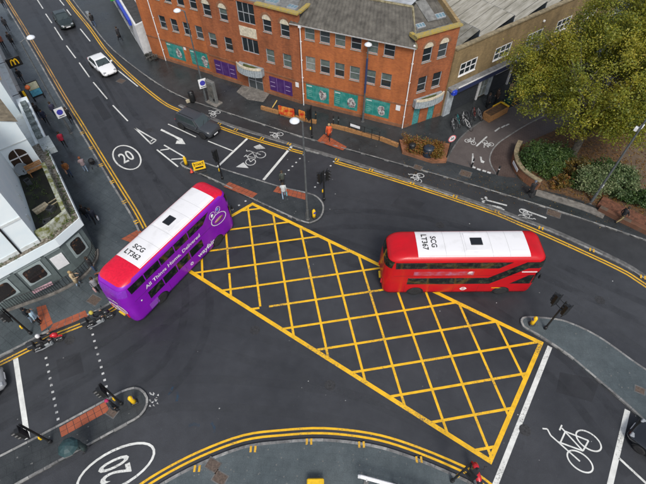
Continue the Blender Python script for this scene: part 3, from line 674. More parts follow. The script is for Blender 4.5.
def poster(parent, M, x, z, w_, h_, kind, seed):
    rn = random.Random(seed); b = MB(); b.box((x + w_ / 2, .03, z + h_ / 2), (w_, .06, h_))
    p = put(b.build('window_poster', GREENP if kind == 'g' else PURPP), parent, M)
    def add(name, x0, z0, ww, hh, m_):
        q = MB(); q.box((x + x0 + ww / 2, -.004, z + z0 + hh / 2), (ww, .008, hh)); o = q.build(name, m_); o.parent = p
    for i in (1, 2): add('frame_bar', w_ * i / 3 - .02, 0, .035, h_, mat('poster_bar_' + kind, (.05, .30, .26) if kind == 'g' else (.22, .14, .34), .5))
    if kind == 'g':
        add('printed_title', .10, h_ - .26, w_ * .22, .12, mat('poster_title', (.45, .55, .53), .5))
        b2 = MB(); n = 9; cx, cz = x + w_ * rn.uniform(.62, .78), z + h_ * .45
        pts = [(cx + math.cos(2 * PI * i / n) * w_ * .17 * rn.uniform(.75, 1.2), cz + math.sin(2 * PI * i / n) * h_ * .36 * rn.uniform(.75, 1.2)) for i in range(n)]
        b2.add([(p_[0], -.008, p_[1]) for p_ in pts], [tuple(range(n))]); o = b2.build('printed_photo', PHOTO); o.parent = p
        for k in range(4): add('printed_line', .12, h_ * (.22 + .12 * k), w_ * rn.uniform(.14, .22), .045, mat('poster_text', (.16, .36, .32), .5))
    else:
        for c in (0, 1, 2):
            if c == 1: continue
            for k in range(2): add('printed_line', w_ * c / 3 + .12, h_ * (.3 + .3 * k), w_ * .2, .05, mat('poster_text_p', (.40, .32, .5), .5))
    return p
def drainpipe(parent, M, x, z1, m_=WFRAME):
    b = MB(); b.tube([(x, -.10, .05), (x, -.10, z1 - .35), (x, -.14, z1 - .1)], .05, 8); b.box((x, -.12, z1), (.26, .2, .22)); o = put(b.build('drainpipe', m_), parent, M)
    for zz in (1.4, 3.2, 5.0, 6.8):
        q = MB(); q.box((x, -.05, zz), (.18, .1, .05)); p = q.build('pipe_bracket', m_); p.parent = o
# ---------------------------------------------------------------- orange brick office block
LA, LB, RB, EB = (-18.17, 48.73), (-2.49, 40.07), (7.92, 35.48), (11.79, 37.38)
ML, MR, ME = facM(LA, LB), facM(LB, RB), facM(RB, EB)
bb = thing('office_building', (-2.49, 40.07, 0), 0, 'three storey orange brick office building with teal and purple window posters', 'building')
LL = 17.91
# left wing (plain) and projecting bay
hl = [(x, z, .92, 1.34) for x in (-.1 + 1.35, 2.85, 4.5, 6.12) for z in (4.05, 7.05)]
hl += [(1.26, .75, 2.4, 1.72), (4.55, .75, 2.4, 1.72)]
put(holed_wall(7.3, 9.4, hl, x0=-1.4).build('wall', BRICK), bb, ML)
for x, z, w_, h_ in hl[:8]: window(bb, ML, x, z, w_, h_, blind=0)
poster(bb, ML, 1.26, .75, 2.4, 1.72, 'g', 1); poster(bb, ML, 4.55, .75, 2.4, 1.72, 'g', 2)
MLb = ML @ Matrix.Translation((0, -.12, 0))
hb = [(x, z, .95, h_) for x in (7.85, 9.82, 14.78, 16.70) for z, h_ in ((3.77, 1.36), (6.80, 1.15))]
hb += [(12.0, 4.18, 1.95, 1.45), (12.0, 7.1, 1.95, 1.9), (7.88, .65, 2.78, 1.58), (14.82, .65, 2.7, 1.58), (12.05, .02, 1.9, 2.1)]
put(holed_wall(18.62, 9.15, hb, x0=7.3).build('wall', BRICK2), bb, MLb)
for i, (x, z, w_, h_) in enumerate(hb[:8]):
    window(bb, MLb, x, z, w_, h_, blind=(2 if x > 14 and z < 5 else 0))
    if z > 6:      # semicircular pale infill over the head, with a darker brick ring
        b = MB(); n = 14; r_ = w_ / 2 + .01; cx = x + w_ / 2; zz = z + h_
        b.add([(cx + r_ * math.cos(PI * k / n), -.02, zz + r_ * math.sin(PI * k / n)) for k in range(n + 1)], [tuple(range(n, -1, -1))])
        put(b.build('arch_infill', STONE), bb, MLb)
        b = MB(); vs = []
        for k in range(n + 1):
            for rr, yy in ((r_, -.045), (r_ + .2, -.045), (r_ + .2, 0)): vs.append((cx + rr * math.cos(PI * k / n), yy, zz + rr * math.sin(PI * k / n)))
        b.add(vs, [f for k in range(n) for f in ((3 * k, 3 * k + 3, 3 * k + 4, 3 * k + 1), (3 * k + 1, 3 * k + 4, 3 * k + 5, 3 * k + 2))]); put(b.build('brick_arch', GARDEN), bb, MLb)
window(bb, MLb, 12.0, 4.18, 1.95, 1.45, cols=3, rows=1, sill=False); window(bb, MLb, 12.0, 7.1, 1.95, 1.9, cols=3, rows=2, sill=False)
b = MB(); b.box((12.97, -.02, 6.28), (1.95, .06, .95)); put(b.build('stone_panel', STONE), bb, MLb)
poster(bb, MLb, 7.88, .65, 2.78, 1.58, 'p', 3); poster(bb, MLb, 14.82, .65, 2.7, 1.58, 'p', 4)
dr = window(bb, MLb, 12.05, .02, 1.9, 2.1, cols=2, rows=2, sill=False, fw=.08); dr.name = 'entrance_door'
def canopy(M, cx, w_, z, h_, proj, nm='entrance_canopy'):
    b = MB(); n = 12; fr = []
    for k in range(n + 1):
        t = -1 + 2 * k / n; fr.append((cx + t * w_ / 2, -.08 - proj * math.sqrt(max(0, 1 - .72 * t * t)) + .02))
    poly = fr + [(cx + w_ / 2, -.02), (cx - w_ / 2, -.02)]
    b.prism(poly, z, z + h_ * .78); o = put(b.build(nm, mat('canopy_lead', (.27, .31, .33), .5, noise=.3, nscale=4, detail=6)), bb, M)
    q = MB(); q.ribbon([(p[0], p[1]) for p in fr], .12, z + h_, z + h_ * .78); p = q.build('canopy_rim', STONE); p.parent = o
    for k in range(n + 1):
        q = MB(); q.box((fr[k][0], fr[k][1] - .015, z + h_ * .39), (.05, .04, h_ * .74)); p = q.build('canopy_rib', mat('canopy_rib', (.40, .44, .46), .5)); p.parent = o
    q = MB(); q.sheet([(cx - w_ * .3, -.25), (cx + w_ * .3, -.25), (cx + w_ * .15, -proj * .8), (cx - w_ * .2, -proj * .8)], z + h_ * .79); p = q.build('moss_patch', mat('canopy_moss', (.06, .075, .02), .9, noise=.5)); p.parent = o
canopy(MLb, 12.85, 2.95, 2.15, 1.0, .95)
b = MB(); b.prism([(11.2, .2), (14.6, .2), (14.9, -1.7), (13.2, -2.1), (11.4, -1.5)], .10, .15); put(b.build('entrance_step', FLAG), bb, ML)
# right wing
hr = [(x, z, .98, h_) for x in (1.2, 2.68, 4.14, 5.64, 7.16, 8.66) for z, h_ in ((4.0, 1.36), (6.95, 1.18))]
hr += [(x, .72, 2.46, 1.75) for x in (1.13, 4.13, 7.35)]
LRW = 11.37
put(holed_wall(LRW, 8.3, hr, x0=.02).build('wall', BRICK), bb, MR)
for i, (x, z, w_, h_) in enumerate(hr[:12]): window(bb, MR, x, z, w_, h_, blind=(1 if i % 3 else 2) if z < 5 else (2 if i % 4 == 1 else 0))
for i, x in enumerate((1.13, 4.13, 7.35)): poster(bb, MR, x, .72, 2.46, 1.75, 'g', 5 + i)
b = MB(); b.box((10.6, -.02, 2.2), (.42, .04, .55)); put(b.build('notice_board', SIGNW), bb, MR)
b = MB(); b.box((18.15, -.02, 2.2), (.36, .04, .5)); put(b.build('notice_board', SIGNW), bb, MLb)
b = MB(); b.box((3.95, -.02, 2.35), (.3, .04, .3)); put(b.build('notice_board', SIGNW), bb, ML)
drainpipe(bb, MLb, 18.85, 8.2); drainpipe(bb, MR, 11.30, 8.35); drainpipe(bb, ML, .55, 9.0)
# end facade
he = [(x, z, .95, h_) for x in (.85, 2.45) for z, h_ in ((3.7, 1.5), (6.6, 1.3))] + [(.95, .05, .75, 1.95), (2.65, .05, .75, 1.95)]
put(holed_wall(4.31, 9.1, he, x0=.02).build('wall', BRICK2), bb, ME)
for x, z, w_, h_ in he[:4]:
    window(bb, ME, x, z, w_, h_)
    if z > 6:
        b = MB(); n = 14; r_ = w_ / 2 + .01; cx = x + w_ / 2; zz = z + h_
        b.add([(cx + r_ * math.cos(PI * k / n), -.02, zz + r_ * math.sin(PI * k / n)) for k in range(n + 1)], [tuple(range(n, -1, -1))]); put(b.build('arch_infill', STONE), bb, ME)
        b = MB(); vs = []
        for k in range(n + 1):
            for rr, yy in ((r_, -.045), (r_ + .2, -.045), (r_ + .2, 0)): vs.append((cx + rr * math.cos(PI * k / n), yy, zz + rr * math.sin(PI * k / n)))
        b.add(vs, [f for k in range(n) for f in ((3 * k, 3 * k + 3, 3 * k + 4, 3 * k + 1), (3 * k + 1, 3 * k + 4, 3 * k + 5, 3 * k + 2))]); put(b.build('brick_arch', GARDEN), bb, ME)
for x in (.95, 2.65):
    b = MB(); b.box((x + .375, .08, 1.02), (.73, .06, 1.93)); f = put(b.build('side_door', mat('teal_door', (.06, .24, .24), .5, noise=.3)), bb, ME)
    q = MB(); q.tube([(x + .62, .0, 1.0), (x + .62, .0, 1.25)], .018, 6); p = q.build('handle', CHROME); p.parent = f
canopy(ME, 2.2, 3.1, 2.35, .95, .75)
# string courses and plinths
for M, x0, x1 in ((ML, -1.4, 7.28), (MLb, 7.3, 11.3), (MLb, 14.35, 18.6), (MR, .05, 11.3), (ME, .05, .6), (ME, 3.8, 4.28)):
    for zz, hh, pj in ((2.62, .13, .05), (.28, .34, .04)):
        b = MB(); b.box(((x0 + x1) / 2, -pj / 2, zz), (x1 - x0, pj, hh)); put(b.build('brick_course', GARDEN), bb, M)
# copings, flat roofs, tiled roofs
b = MB(); b.box((14.25 + 2.2, .05, 9.2), (4.5, .5, .14)); b.box((18.6, 1.6, 9.2), (.4, 2.7, .135)); put(b.build('coping', COPING), bb, MLb)
b = MB(); b.box((9.6, .05, 9.25), (4.6, .5, .14)); put(b.build('coping', COPING), bb, MLb)
b = MB(); b.prism([(7.3, .3), (18.4, .3), (18.4, 9), (7.3, 9)], 8.6, 8.95); put(b.build('flat_roof', LEAD), bb, MLb)
def skylight(M, x, y, z, w_, d_, tilt=0.0):
    T_ = M @ Matrix.Translation((x, y, z)) @ Matrix.Rotation(tilt, 4, 'X')
    b = MB(); b.box((0, 0, .08), (w_, d_, .16)); o = put(b.build('rooflight', FRAME), bb, T_)
    for k in range(3): q = MB(); q.box((-w_ / 2 + w_ * (k + .5) / 3, 0, .165), (w_ / 3 - .06, d_ - .12, .012)); p = q.build('pane', mat('rooflight_glass', (.12, .20, .24), .1, spec=.7)); p.parent = o
skylight(MLb, 15.2, 1.3, 8.95, 1.2, .7); skylight(MLb, 17.4, 1.2, 8.95, .9, .6); skylight(MLb, 9.5, 1.4, 8.95, 1.2, .7)
def tiled(M, p0, p1, p2, p3, nm, m_, amp=.035, pitch=.36, rows=1):
    """roof slope p0-p1 (eave) to p3-p2 (ridge) with rolled-tile ribs running up the slope"""
    p0, p1, p2, p3 = [Vector(p) for p in (p0, p1, p2, p3)]; nrm = (p1 - p0).cross(p3 - p0).normalized(); n = int((p1 - p0).length / pitch) * 4; b = MB(); vs = []
    for i in range(n + 1):
        t = i / n; h = amp * (1 if i % 4 in (1, 2) else 0)
        for a, c in ((p0, p1), (p3, p2)): vs.append(a.lerp(c, t) + nrm * h)
    b.add(vs, [(2 * i, 2 * i + 2, 2 * i + 3, 2 * i + 1) for i in range(n)]); return put(b.build(nm, m_), bb, M)
rz_, ry_ = 9.85, 3.3
tiled(MR, (-.1, -.32, 8.32), (11.5, -.32, 8.32), (9.9, ry_, rz_), (-.1, ry_, rz_), 'roof', ROOF)
iMR = MR.inverted() @ ME
hipE = ME.inverted() @ (MR @ Vector((9.9, ry_, rz_))); eav = ME.inverted() @ (MR @ Vector((11.5, -.32, 8.32)))
b = MB(); b.add([tuple(eav), (.25, .95, 8.95), tuple(hipE)], [(0, 1, 2)]); put(b.build('roof_hip', LICHEN), bb, ME)
tiled(ME, (.25, .95, 8.95), (4.2, .95, 8.95), (4.2, 4.6, 10.3), tuple(hipE), 'roof', ROOF, .02, .3)
b = MB(); b.tube([tuple(eav), tuple(hipE)], .1, 6); put(b.build('hip_ridge', LICHEN), bb, ME)
b = MB(); b.tube([(-.1, ry_, rz_ + .02), (9.9, ry_, rz_ + .02)], .12, 6); put(b.build('ridge', LICHEN), bb, MR)
b = MB(); b.box((5.7, -.36, 8.28), (11.6, .09, .07)); put(b.build('gutter', mat('grey_gutter', (.36, .36, .35), .6, noise=.2)), bb, MR)
b = MB(); b.add([(-.1, ry_ + .05, rz_ - .05), (9.6, ry_ + .05, rz_ - .05), (10.5, 12, rz_ - .35), (-.1, 12, rz_ - .35)], [(0, 1, 2, 3)]); put(b.build('flat_roof', mat('pale_felt', (.36, .38, .40), .7, noise=.25, nscale=1.5)), bb, MR)
b = MB(); b.box((2.1, .05, 9.17), (4.6, .5, .14)); put(b.build('coping', COPING), bb, ME)
b = MB(); b.box((-.05, .45, 9.0), (.3, .9, .3)); put(b.build('parapet_return', COPING), bb, ME)
b = MB(); b.prism([(.1, .3), (4.2, .3), (4.2, 1.0), (.1, 1.0)], 8.5, 8.92); put(b.build('lead_gutter', LEAD), bb, ME)
b = MB(); b.add([(4.2, .3, 9.24), (4.5, .3, 9.24), (4.5, 4.6, 10.7), (4.2, 4.6, 10.7), (4.2, .3, 7), (4.5, .3, 7), (4.5, 4.6, 7), (4.2, 4.6, 7)], [(0, 1, 2, 3), (0, 3, 7, 4), (1, 5, 6, 2), (0, 4, 5, 1), (3, 2, 6, 7)]); put(b.build('party_wall', TAN), bb, ME)
tl = math.atan2(1.35, 3.65); skylight(ME, 1.15, 1.35, 9.12, .8, .45, tl); skylight(ME, 3.4, 1.75, 9.28, .9, .5, tl)
b = MB(); b.box((0, 0, .04), (1.0, 2.3, .06)); put(b.build('lead_patch', LEAD), bb, ME @ Matrix.Translation((2.55, 2.6, 9.6)) @ Matrix.Rotation(tl, 4, 'X'))
b = MB(); b.prism([(-1.4, .3), (7.3, .3), (7.3, 8), (-1.4, 8)], 9.0, 9.38); put(b.build('flat_roof', LEAD), bb, ML)
b = MB(); b.prism([(-1.4, 8), (18.5, 9), (18.5, 12), (-1.4, 12)], .1, 9.3); put(b.build('rear_wall', BRICK2), bb, ML)
# ---------------------------------------------------------------- tan brick depot with shop shutters
TA, TB = (11.86, 37.3), (22.85, 44.97)
MT = facM(TA, TB)
tb = thing('shop_building', (11.86, 37.3, 0), 0, 'low tan brick building with white grid windows above shuttered shopfronts', 'building')
TL_ = 27.0
wt = [(1.2, 3.95, 2.25, 1.28), (5.97, 3.87, 2.35, 1.3), (10.75, 3.78, 2.35, 1.3), (15.5, 3.75, 2.35, 1.3), (20.3, 3.75, 2.35, 1.3)]
put(holed_wall(TL_, 6.95, wt, x0=.02, z0=0).build('wall', TAN), tb, MT)
for x, z, w_, h_ in wt: window(tb, MT, x, z, w_, h_, WFRAME, cols=3, rows=2, fw=.09, depth=.02, sillm=WFRAME)
b = MB(); b.box((TL_ / 2, .06, 7.02), (TL_, .42, .14)); put(b.build('coping', mat('tan_coping', (.22, .18, .11), .85, noise=.35, nscale=3)), tb, MT)
b = MB(); b.box((7.6, -.3, 3.12), (15.0, .58, .26)); b.box((21, -.3, 3.12), (11.0, .58, .26)); put(b.build('shop_ledge', mat('grey_ledge', (.20, .205, .21), .7, noise=.35, nscale=2.5, detail=7)), tb, MT)
b = MB(); b.box((8.0, -.62, 3.2), (14.2, .05, .12)); b.box((21, -.62, 3.2), (11, .05, .12)); put(b.build('fascia_edge', WFRAME), tb, MT)
b = MB(); b.box((8.0, -.60, 2.88), (14.2, .06, .46)); b.box((21, -.60, 2.88), (11, .06, .46)); put(b.build('shop_fascia', mat('navy_fascia', (.025, .035, .09), .5, noise=.2)), tb, MT)
b = MB(); b.bbox((.4, -.62, 2.95), (.55, .4, .42), .08); put(b.build('sign_light', mat('bright_blue', (.02, .05, .42), .3)), tb, MT)
PILM = mat('grey_pilaster', (.33, .37, .40), .6, noise=.25, nscale=3)
for x, w_, m_ in ((.55, .9, PILM), (4.85, .16, WFRAME), (6.45, .3, PILM), (9.62, .15, WFRAME), (14.2, .18, WFRAME), (18.5, .3, PILM)):
    b = MB(); b.box((x, -.12, 1.5), (w_, .22, 2.76)); put(b.build('pilaster', m_), tb, MT)
SHUT = mat('roller_shutter', (.030, .034, .040), .5, noise=.2)
def shutter(x0, x1, ztop=2.3):
    b = MB(); n = 15
    for k in range(n): b.box(((x0 + x1) / 2, -.05 - .012 * (k % 2), .14 + (ztop - .14) * (k + .5) / n), (x1 - x0, .05, (ztop - .14) / n - .01))
    put(b.build('roller_shutter', SHUT), tb, MT)
shutter(1.05, 4.75); shutter(6.7, 9.5); shutter(9.75, 14.05); shutter(14.35, 18.3); shutter(18.7, 24)
b = MB(); b.box((2.9, -.12, 2.42), (3.6, .16, .24)); put(b.build('shop_sign', mat('salmon_sign', (.42, .17, .11), .6, noise=.3, nscale=2)), tb, MT)
b = MB(); b.box((8.25, -.2, 2.42), (2.9, .3, .26)); put(b.build('shutter_box', WFRAME), tb, MT)
window(tb, MT, 4.98, .3, 1.28, 2.0, PILM, cols=2, rows=2, sill=False, depth=-.06, blind=2)
b = MB(); b.prism([(0.02, .3), (TL_, .3), (TL_, 22), (0.02, 22)], 0, 6.2); put(b.build('roof_deck', DARKROOF), tb, MT)
for k in range(6):
    s0 = -.6 + 4.75 * k; a, c = max(.15, s0), s0 + 3.9
    b = MB(); n = 26
    for j in range(n):
        y0, y1 = .5 + 21 * j / n, .5 + 21 * (j + 1) / n - .03; zz = .0 + .012 * (j % 2)
        b.add([(a, y0, 6.55 + zz), (c, y0, 7.55 + zz), (c, y1, 7.55 + zz), (a, y1, 6.55 + zz)], [(0, 1, 2, 3)])
    put(b.build('roof_sheet', SHEET if k else SHEET2), tb, MT)
    b = MB(); b.box((c + .08, 11, 6.9), (.12, 21, 1.2)); put(b.build('north_light', mat('north_light_glass', (.05, .06, .07), .2)), tb, MT)
    b = MB(); b.tube([(c + .5, .5, 6.75), (c + .5, 21, 6.75)], .09, 6); put(b.build('roof_gutter', mat('silver_gutter', (.36, .40, .45), .4)), tb, MT)
b = MB(); b.bbox((12.6, .0, 5.95), (.22, .3, .16), .03); put(b.build('security_light', SIGNW), tb, MT)
# ---------------------------------------------------------------- white corner shop at the bend
wa, wb_ = G(145, 56), G(158, 49)
wd = np.array(G(108, -8)) - np.array(wa); wd /= np.linalg.norm(wd)
ws = thing('corner_shop', (wa[0], wa[1], 0), 0, 'white flat roofed corner shop with a long blue fascia beside the brick office', 'building')
lw = 22.0
pa, pb = np.array(wa), np.array(wb_); pc, pd = pb + wd * lw, pa + wd * lw
MWl = Matrix.Translation((0, 0, 0))
b = MB(); b.prism([tuple(pa), tuple(pb), tuple(pc), tuple(pd)], 0, 3.5); put(b.build('wall', WALLW), ws, MWl)
ins = lambda p, q, d: tuple(np.array(p) + (np.array(q) - np.array(p)) / np.linalg.norm(np.array(q) - np.array(p)) * d)
b = MB(); b.prism([tuple(pa + (pb - pa) * .12 + wd * .3), tuple(pa + (pb - pa) * .88 + wd * .3), tuple(pa + (pb - pa) * .88 + wd * (lw - .3)), tuple(pa + (pb - pa) * .12 + wd * (lw - .3))], 3.4, 3.53); put(b.build('flat_roof', mat('roof_felt', (.05, .052, .055), .8, noise=.3, nscale=2)), ws, MWl)
MW = facM(tuple(pd), tuple(pa))
for x0, x1, m_, nm in ((12.6, 19.6, mat('bright_blue', (.02, .05, .42), .3), 'blue_fascia'), (9.2, 12.4, mat('cream_fascia', (.45, .45, .38), .5), 'shop_fascia'), (2.5, 9.0, mat('grey_fascia', (.2, .21, .22), .5), 'shop_fascia')):
    b = MB(); b.box(((x0 + x1) / 2, -.16, 2.9), (x1 - x0, .3, .62)); put(b.build(nm, m_), ws, MW)
b = MB(); b.box((11.6, -.55, 3.0), (1.2, .5, .8)); put(b.build('projecting_sign', mat('bright_green', (.03, .28, .05), .4)), ws, MW)
b = MB(); b.lathe([(.001, 0), (.24, 0), (.24, .02), (.001, .02)], 14, M=Matrix.Translation((11.6, -.82, 3.0)) @ Matrix.Rotation(R(90), 4, 'X')); put(b.build('sign_disc', mat('lime', (.45, .55, .05), .4)), ws, MW)
for x in (3.0, 6.2, 9.4, 12.7, 16.2):
    window(ws, MW, x, .35, 2.7, 2.1, FRAME, cols=2, rows=1, depth=-.05, sill=False)
# block behind it, rising out of the picture
rb = thing('terrace_house', (float(pb[0]), float(pb[1]), 0), 0, 'taller red brick house behind the white corner shop', 'building')
qa, qb = pb + wd * 1.2, pb + wd * 20; nn_ = np.array([-wd[1], wd[0]]); nn_ = nn_ if nn_ @ (pb - pa) > 0 else -nn_
b = MB(); b.prism([tuple(qa), tuple(qb), tuple(qb + nn_ * 5), tuple(qa + nn_ * 2)], 0, 8.5); put(b.build('wall', BRICK2), rb, MWl)
b = MB(); b.prism([tuple(qa), tuple(qb), tuple(qb + nn_ * 5), tuple(qa + nn_ * 2)], 8.5, 8.7); put(b.build('roof', ROOF), rb, MWl)
# ---------------------------------------------------------------- corner pub with roof terrace
pe = np.array([.745, .667]); pn = np.array([-.557, .831])          # along the south-east front, along the street
F1, F2 = np.array([-18.09, 19.08]), np.array([-17.04, 20.96])
F0 = F1 - pe * 13; F3 = F2 + pn * 10.2
pub = thing('corner_pub', (-19.5, 20.5, 0), 0, 'pale blue corner pub with grey green ground floor and mossy roof terrace', 'building')
I4 = Matrix.Identity(4)
def shrink(poly, d):
    return inset(poly, d)
outer = [tuple(F0), tuple(F1), tuple(F2), tuple(F3), tuple(F3 - pe * 6), tuple(F0 + pn * 9)]
body = shrink(outer, .28)
b = MB(); b.prism(body, 0, 3.3); put(b.build('wall', GREYG), pub, I4)
b = MB(); b.prism(outer, 3.2, 3.95); put(b.build('fascia', RENDER), pub, I4)
b = MB(); b.prism(shrink(outer, .06), 3.95, 3.985); put(b.build('ledge_debris', DEBRIS), pub, I4)
b = MB(); b.prism(shrink(outer, .10), 3.12, 3.2); put(b.build('cornice', GREYL), pub, I4)
b = MB(); b.prism(shrink(outer, .85), 3.98, 4.02); put(b.build('terrace_floor', MOSS), pub, I4)
# parapet round the terrace
par = shrink(outer, .62); A_ = np.array([-18.95, 18.81]); B_ = np.array([-23.05, 25.26]); C_ = np.array([-21.58, 26.46])
p1, p2 = np.array(par[1]), np.array(par[2]); p3 = p2 + pn * 6.0
pst = A_ + pe * .05 + pn * .3
mp_ = [tuple(pst), tuple(p1), tuple(p2), tuple(p3)]
b = MB(); b.ribbon(mp_, .28, 4.72, 3.98); put(b.build('parapet', MOSSW), pub, I4)
# upper storey: front block
b = MB(); b.prism([tuple(A_), tuple(B_), tuple(B_ - pe * 12), tuple(A_ - pe * 12)], 3.96, 10.5); put(b.build('upper_wall', RENDER), pub, I4)
MU = facM(tuple(A_ - pe * 12), tuple(A_))
b = MB(); b.tube([(10.7, -.07, 4.0), (10.7, -.07, 10.4)], .06, 6); put(b.build('drainpipe', BLACK), pub, MU)
window(pub, MU, 6.6, 4.75, 1.5, 1.4, WFRAME, cols=2, rows=4, depth=-.03, fw=.07, sillm=RENDERG)
window(pub, MU, 8.6, 7.2, 1.0, 1.4, WFRAME, cols=2, rows=3, depth=-.03, fw=.07, sillm=RENDERG)
b = MB(); b.box((6, -.03, 6.5), (12, .06, .16)); put(b.build('string_course', RENDERG), pub, MU)
b = MB(); b.box((6, -.02, 4.15), (12, .05, .3)); put(b.build('plinth', RENDERG), pub, MU)
MS = facM(tuple(A_), tuple(B_))       # side wall to the terrace
for x, z in ((1.6, 5.0), (3.4, 5.4)):
    b = MB(); b.box((x, -.05, z), (.18, .1, .5)); put(b.build('wall_ledge', RENDERG), pub, MS)
# gabled rear block with the arched window
MB2 = facM(tuple(B_ - pe * 7), tuple(C_)); Wg = 7 + float(np.linalg.norm(C_ - B_)); eav_z, slope = 8.1, .55
b = MB(); ap = Wg - 5.2
b.add([(0, 0, 3.9), (Wg, 0, 3.9), (Wg, 0, eav_z), (ap, 0, eav_z + 5.2 * slope), (0, 0, eav_z + 5.2 * slope - ap * slope)], [(0, 1, 2, 3, 4)])
b.add([(Wg, 0, 0), (Wg, 5.5, 0), (Wg, 5.5, eav_z), (Wg, 0, eav_z)], [(0, 1, 2, 3)]); put(b.build('gable_wall', RENDER), pub, MB2)
b = MB(); b.add([(Wg + .15, -.1, eav_z - .06), (Wg + .15, 5.5, eav_z - .06), (ap, 5.5, eav_z + 5.2 * slope + .06), (ap, -.1, eav_z + 5.2 * slope + .06), (0, -.1, eav_z + 5.2 * slope - ap * slope + .06), (0, 5.5, eav_z + 5.2 * slope - ap * slope + .06)], [(0, 1, 2, 3), (3, 2, 5, 4)]); put(b.build('roof', mat('tan_roof_tile', (.20, .165, .11), .85, noise=.35, nscale=2.5, detail=8)), pub, MB2)
b = MB(); b.box((Wg / 2, -.03, 6.55), (Wg, .05, .06)); put(b.build('string_course', RENDERG), pub, MB2)
b = MB(); n = 14; wx, wz, ww, wh = Wg - 1.75, 4.45, 1.25, 1.1; pts = [(wx, wz), (wx + ww, wz)] + [(wx + ww / 2 + ww / 2 * math.cos(PI * k / n), wz + wh + ww / 2 * math.sin(PI * k / n)) for k in range(n + 1)]
b.add([(p[0], -.03, p[1]) for p in pts], [tuple(range(len(pts)))]); aw = put(b.build('arched_window', mat('brown_glass', (.045, .03, .022), .15, spec=.6)), pub, MB2)
for x0, z0, w_, h_ in ((wx + ww / 2 - .035, wz, .07, wh + ww / 2), (wx, wz + wh - .1, ww, .07), (wx - .1, wz - .09, ww + .2, .09)):
    q = MB(); q.box((x0 + w_ / 2, -.05, z0 + h_ / 2), (w_, .05, h_)); p = q.build('glazing_bar', WFRAME); p.parent = aw
# pub ground floor windows: rounded brown panes in pale frames
MF = facM(tuple(F0 + np.array([-pe[1], pe[0]]) * .28), tuple(F1 + np.array([-pe[1], pe[0]]) * .28)); MC = facM(*[tuple(x) for x in (body[1], body[2])])
lf = 13.0
def pub_window(M, cx, w_, z0, z1):
    b = MB(); b.box((cx, -.03, (z0 + z1) / 2), (w_ + .3, .06, z1 - z0 + .3)); f = put(b.build('shop_window', GREYL), pub, M)
    q = MB(); n = 8; r_ = .22; pts = []
    for (ax, az, a0) in ((cx + w_ / 2 - r_, z0 + r_, -PI / 2), (cx + w_ / 2 - r_, z1 - r_, 0), (cx - w_ / 2 + r_, z1 - r_, PI / 2), (cx - w_ / 2 + r_, z0 + r_, PI)):
        for k in range(n + 1): pts.append((ax + r_ * math.cos(a0 + PI / 2 * k / n), az + r_ * math.sin(a0 + PI / 2 * k / n)))
    q.add([(p[0], -.075, p[1]) for p in pts], [tuple(range(len(pts)))]); p = q.build('pane', mat('pub_glass', (.02, .018, .018), .12, col2=(.16, .075, .035), nscale=3.0, detail=5, ramp=(.55, .72), spec=.6)); p.parent = f
for cx, w_ in ((lf - 9.6, 1.5), (lf - 7.2, 1.3), (lf - 4.6, 1.45), (lf - 2.3, 1.2)): pub_window(MF, cx, w_, 1.2, 2.55)
b = MB(); b.box((lf - .62, -.04, 1.75), (.85, .07, 1.25)); put(b.build('notice_panel', SIGNW), pub, MF)
pub_window(MC, 1.0, .85, 1.2, 2.6)
for cx in (lf - 8.4, lf - 5.9, lf - 3.35, lf - 1.3):
    b = MB(); b.box((cx, -.05, 1.6), (.22, .1, 3.1)); put(b.build('pilaster', GREYG), pub, MF)
b = MB(); b.box((lf / 2, -.05, 2.95), (lf - .2, .09, .22)); put(b.build('sign_band', GREYL), pub, MF)
# flat canopy and planter ledge on the street side
cp = [G(38.2, 142, 3.9), G(49.6, 137.4, 3.9), G(56.3, 148.7, 3.9), G(44.4, 152.9, 3.9)]
b = MB(); b.prism(cp, 3.6, 4.12); put(b.build('porch_roof', mat('porch_lead', (.30, .34, .35), .6, noise=.2)), pub, I4)
# neighbouring shops up the street
sh = thing('shop_terrace', tuple(float(x) for x in (F3 - pe * .3)) + (0,), 0, 'pale rendered shops with a tan roof beyond the pub porch', 'building')
S0 = F3 - pe * .35 + pn * .05; S1 = S0 + pn * 34
b = MB(); b.prism([tuple(S0), tuple(S1), tuple(S1 - pe * 9), tuple(S0 + pn * 1.2 - pe * 9)], 0, 3.3); put(b.build('wall', RENDERG), sh, I4)
b = MB(); b.ribbon([tuple(S0 + pe * .15), tuple(S0 + pn * 7.5 + pe * .15)], .9, 3.95, 3.3); put(b.build('fascia', RENDER), sh, I4)
for k in range(6):
    c = S0 + pn * (.6 + k * 1.05) + pe * .2; b = MB(); b.bbox((c[0], c[1], 4.17), (.62, .5, .42), .05, math.atan2(pn[1], pn[0])); put(b.build('condenser_unit', mat('condenser', (.12, .15, .15), .6, noise=.5, nscale=6)), sh, I4)
up0 = S0 + pn * 6.2 - pe * .5
b = MB(); b.prism([tuple(up0), tuple(up0 + pn * 26), tuple(up0 + pn * 26 - pe * 8), tuple(up0 - pe * 8)], 3.3, 6.6); put(b.build('upper_wall', RENDER), sh, I4)
b = MB()
for k in range(3):
    q0 = up0 + pn * (8.6 * k) + pe * .2; q1 = up0 + pn * (8.6 * k + 8.4) + pe * .2; r0, r1 = q0 - pe * 4.2, q1 - pe * 4.2; s0, s1 = q0 - pe * 8.4, q1 - pe * 8.4
    b.add([(*q0, 6.62), (*q1, 6.62), (*r1, 8.6), (*r0, 8.6), (*s0, 6.62), (*s1, 6.62)], [(0, 1, 2, 3), (3, 2, 5, 4), (0, 3, 4), (1, 5, 2)])
put(b.build('roof', MATS['tan_roof_tile']), sh, I4)
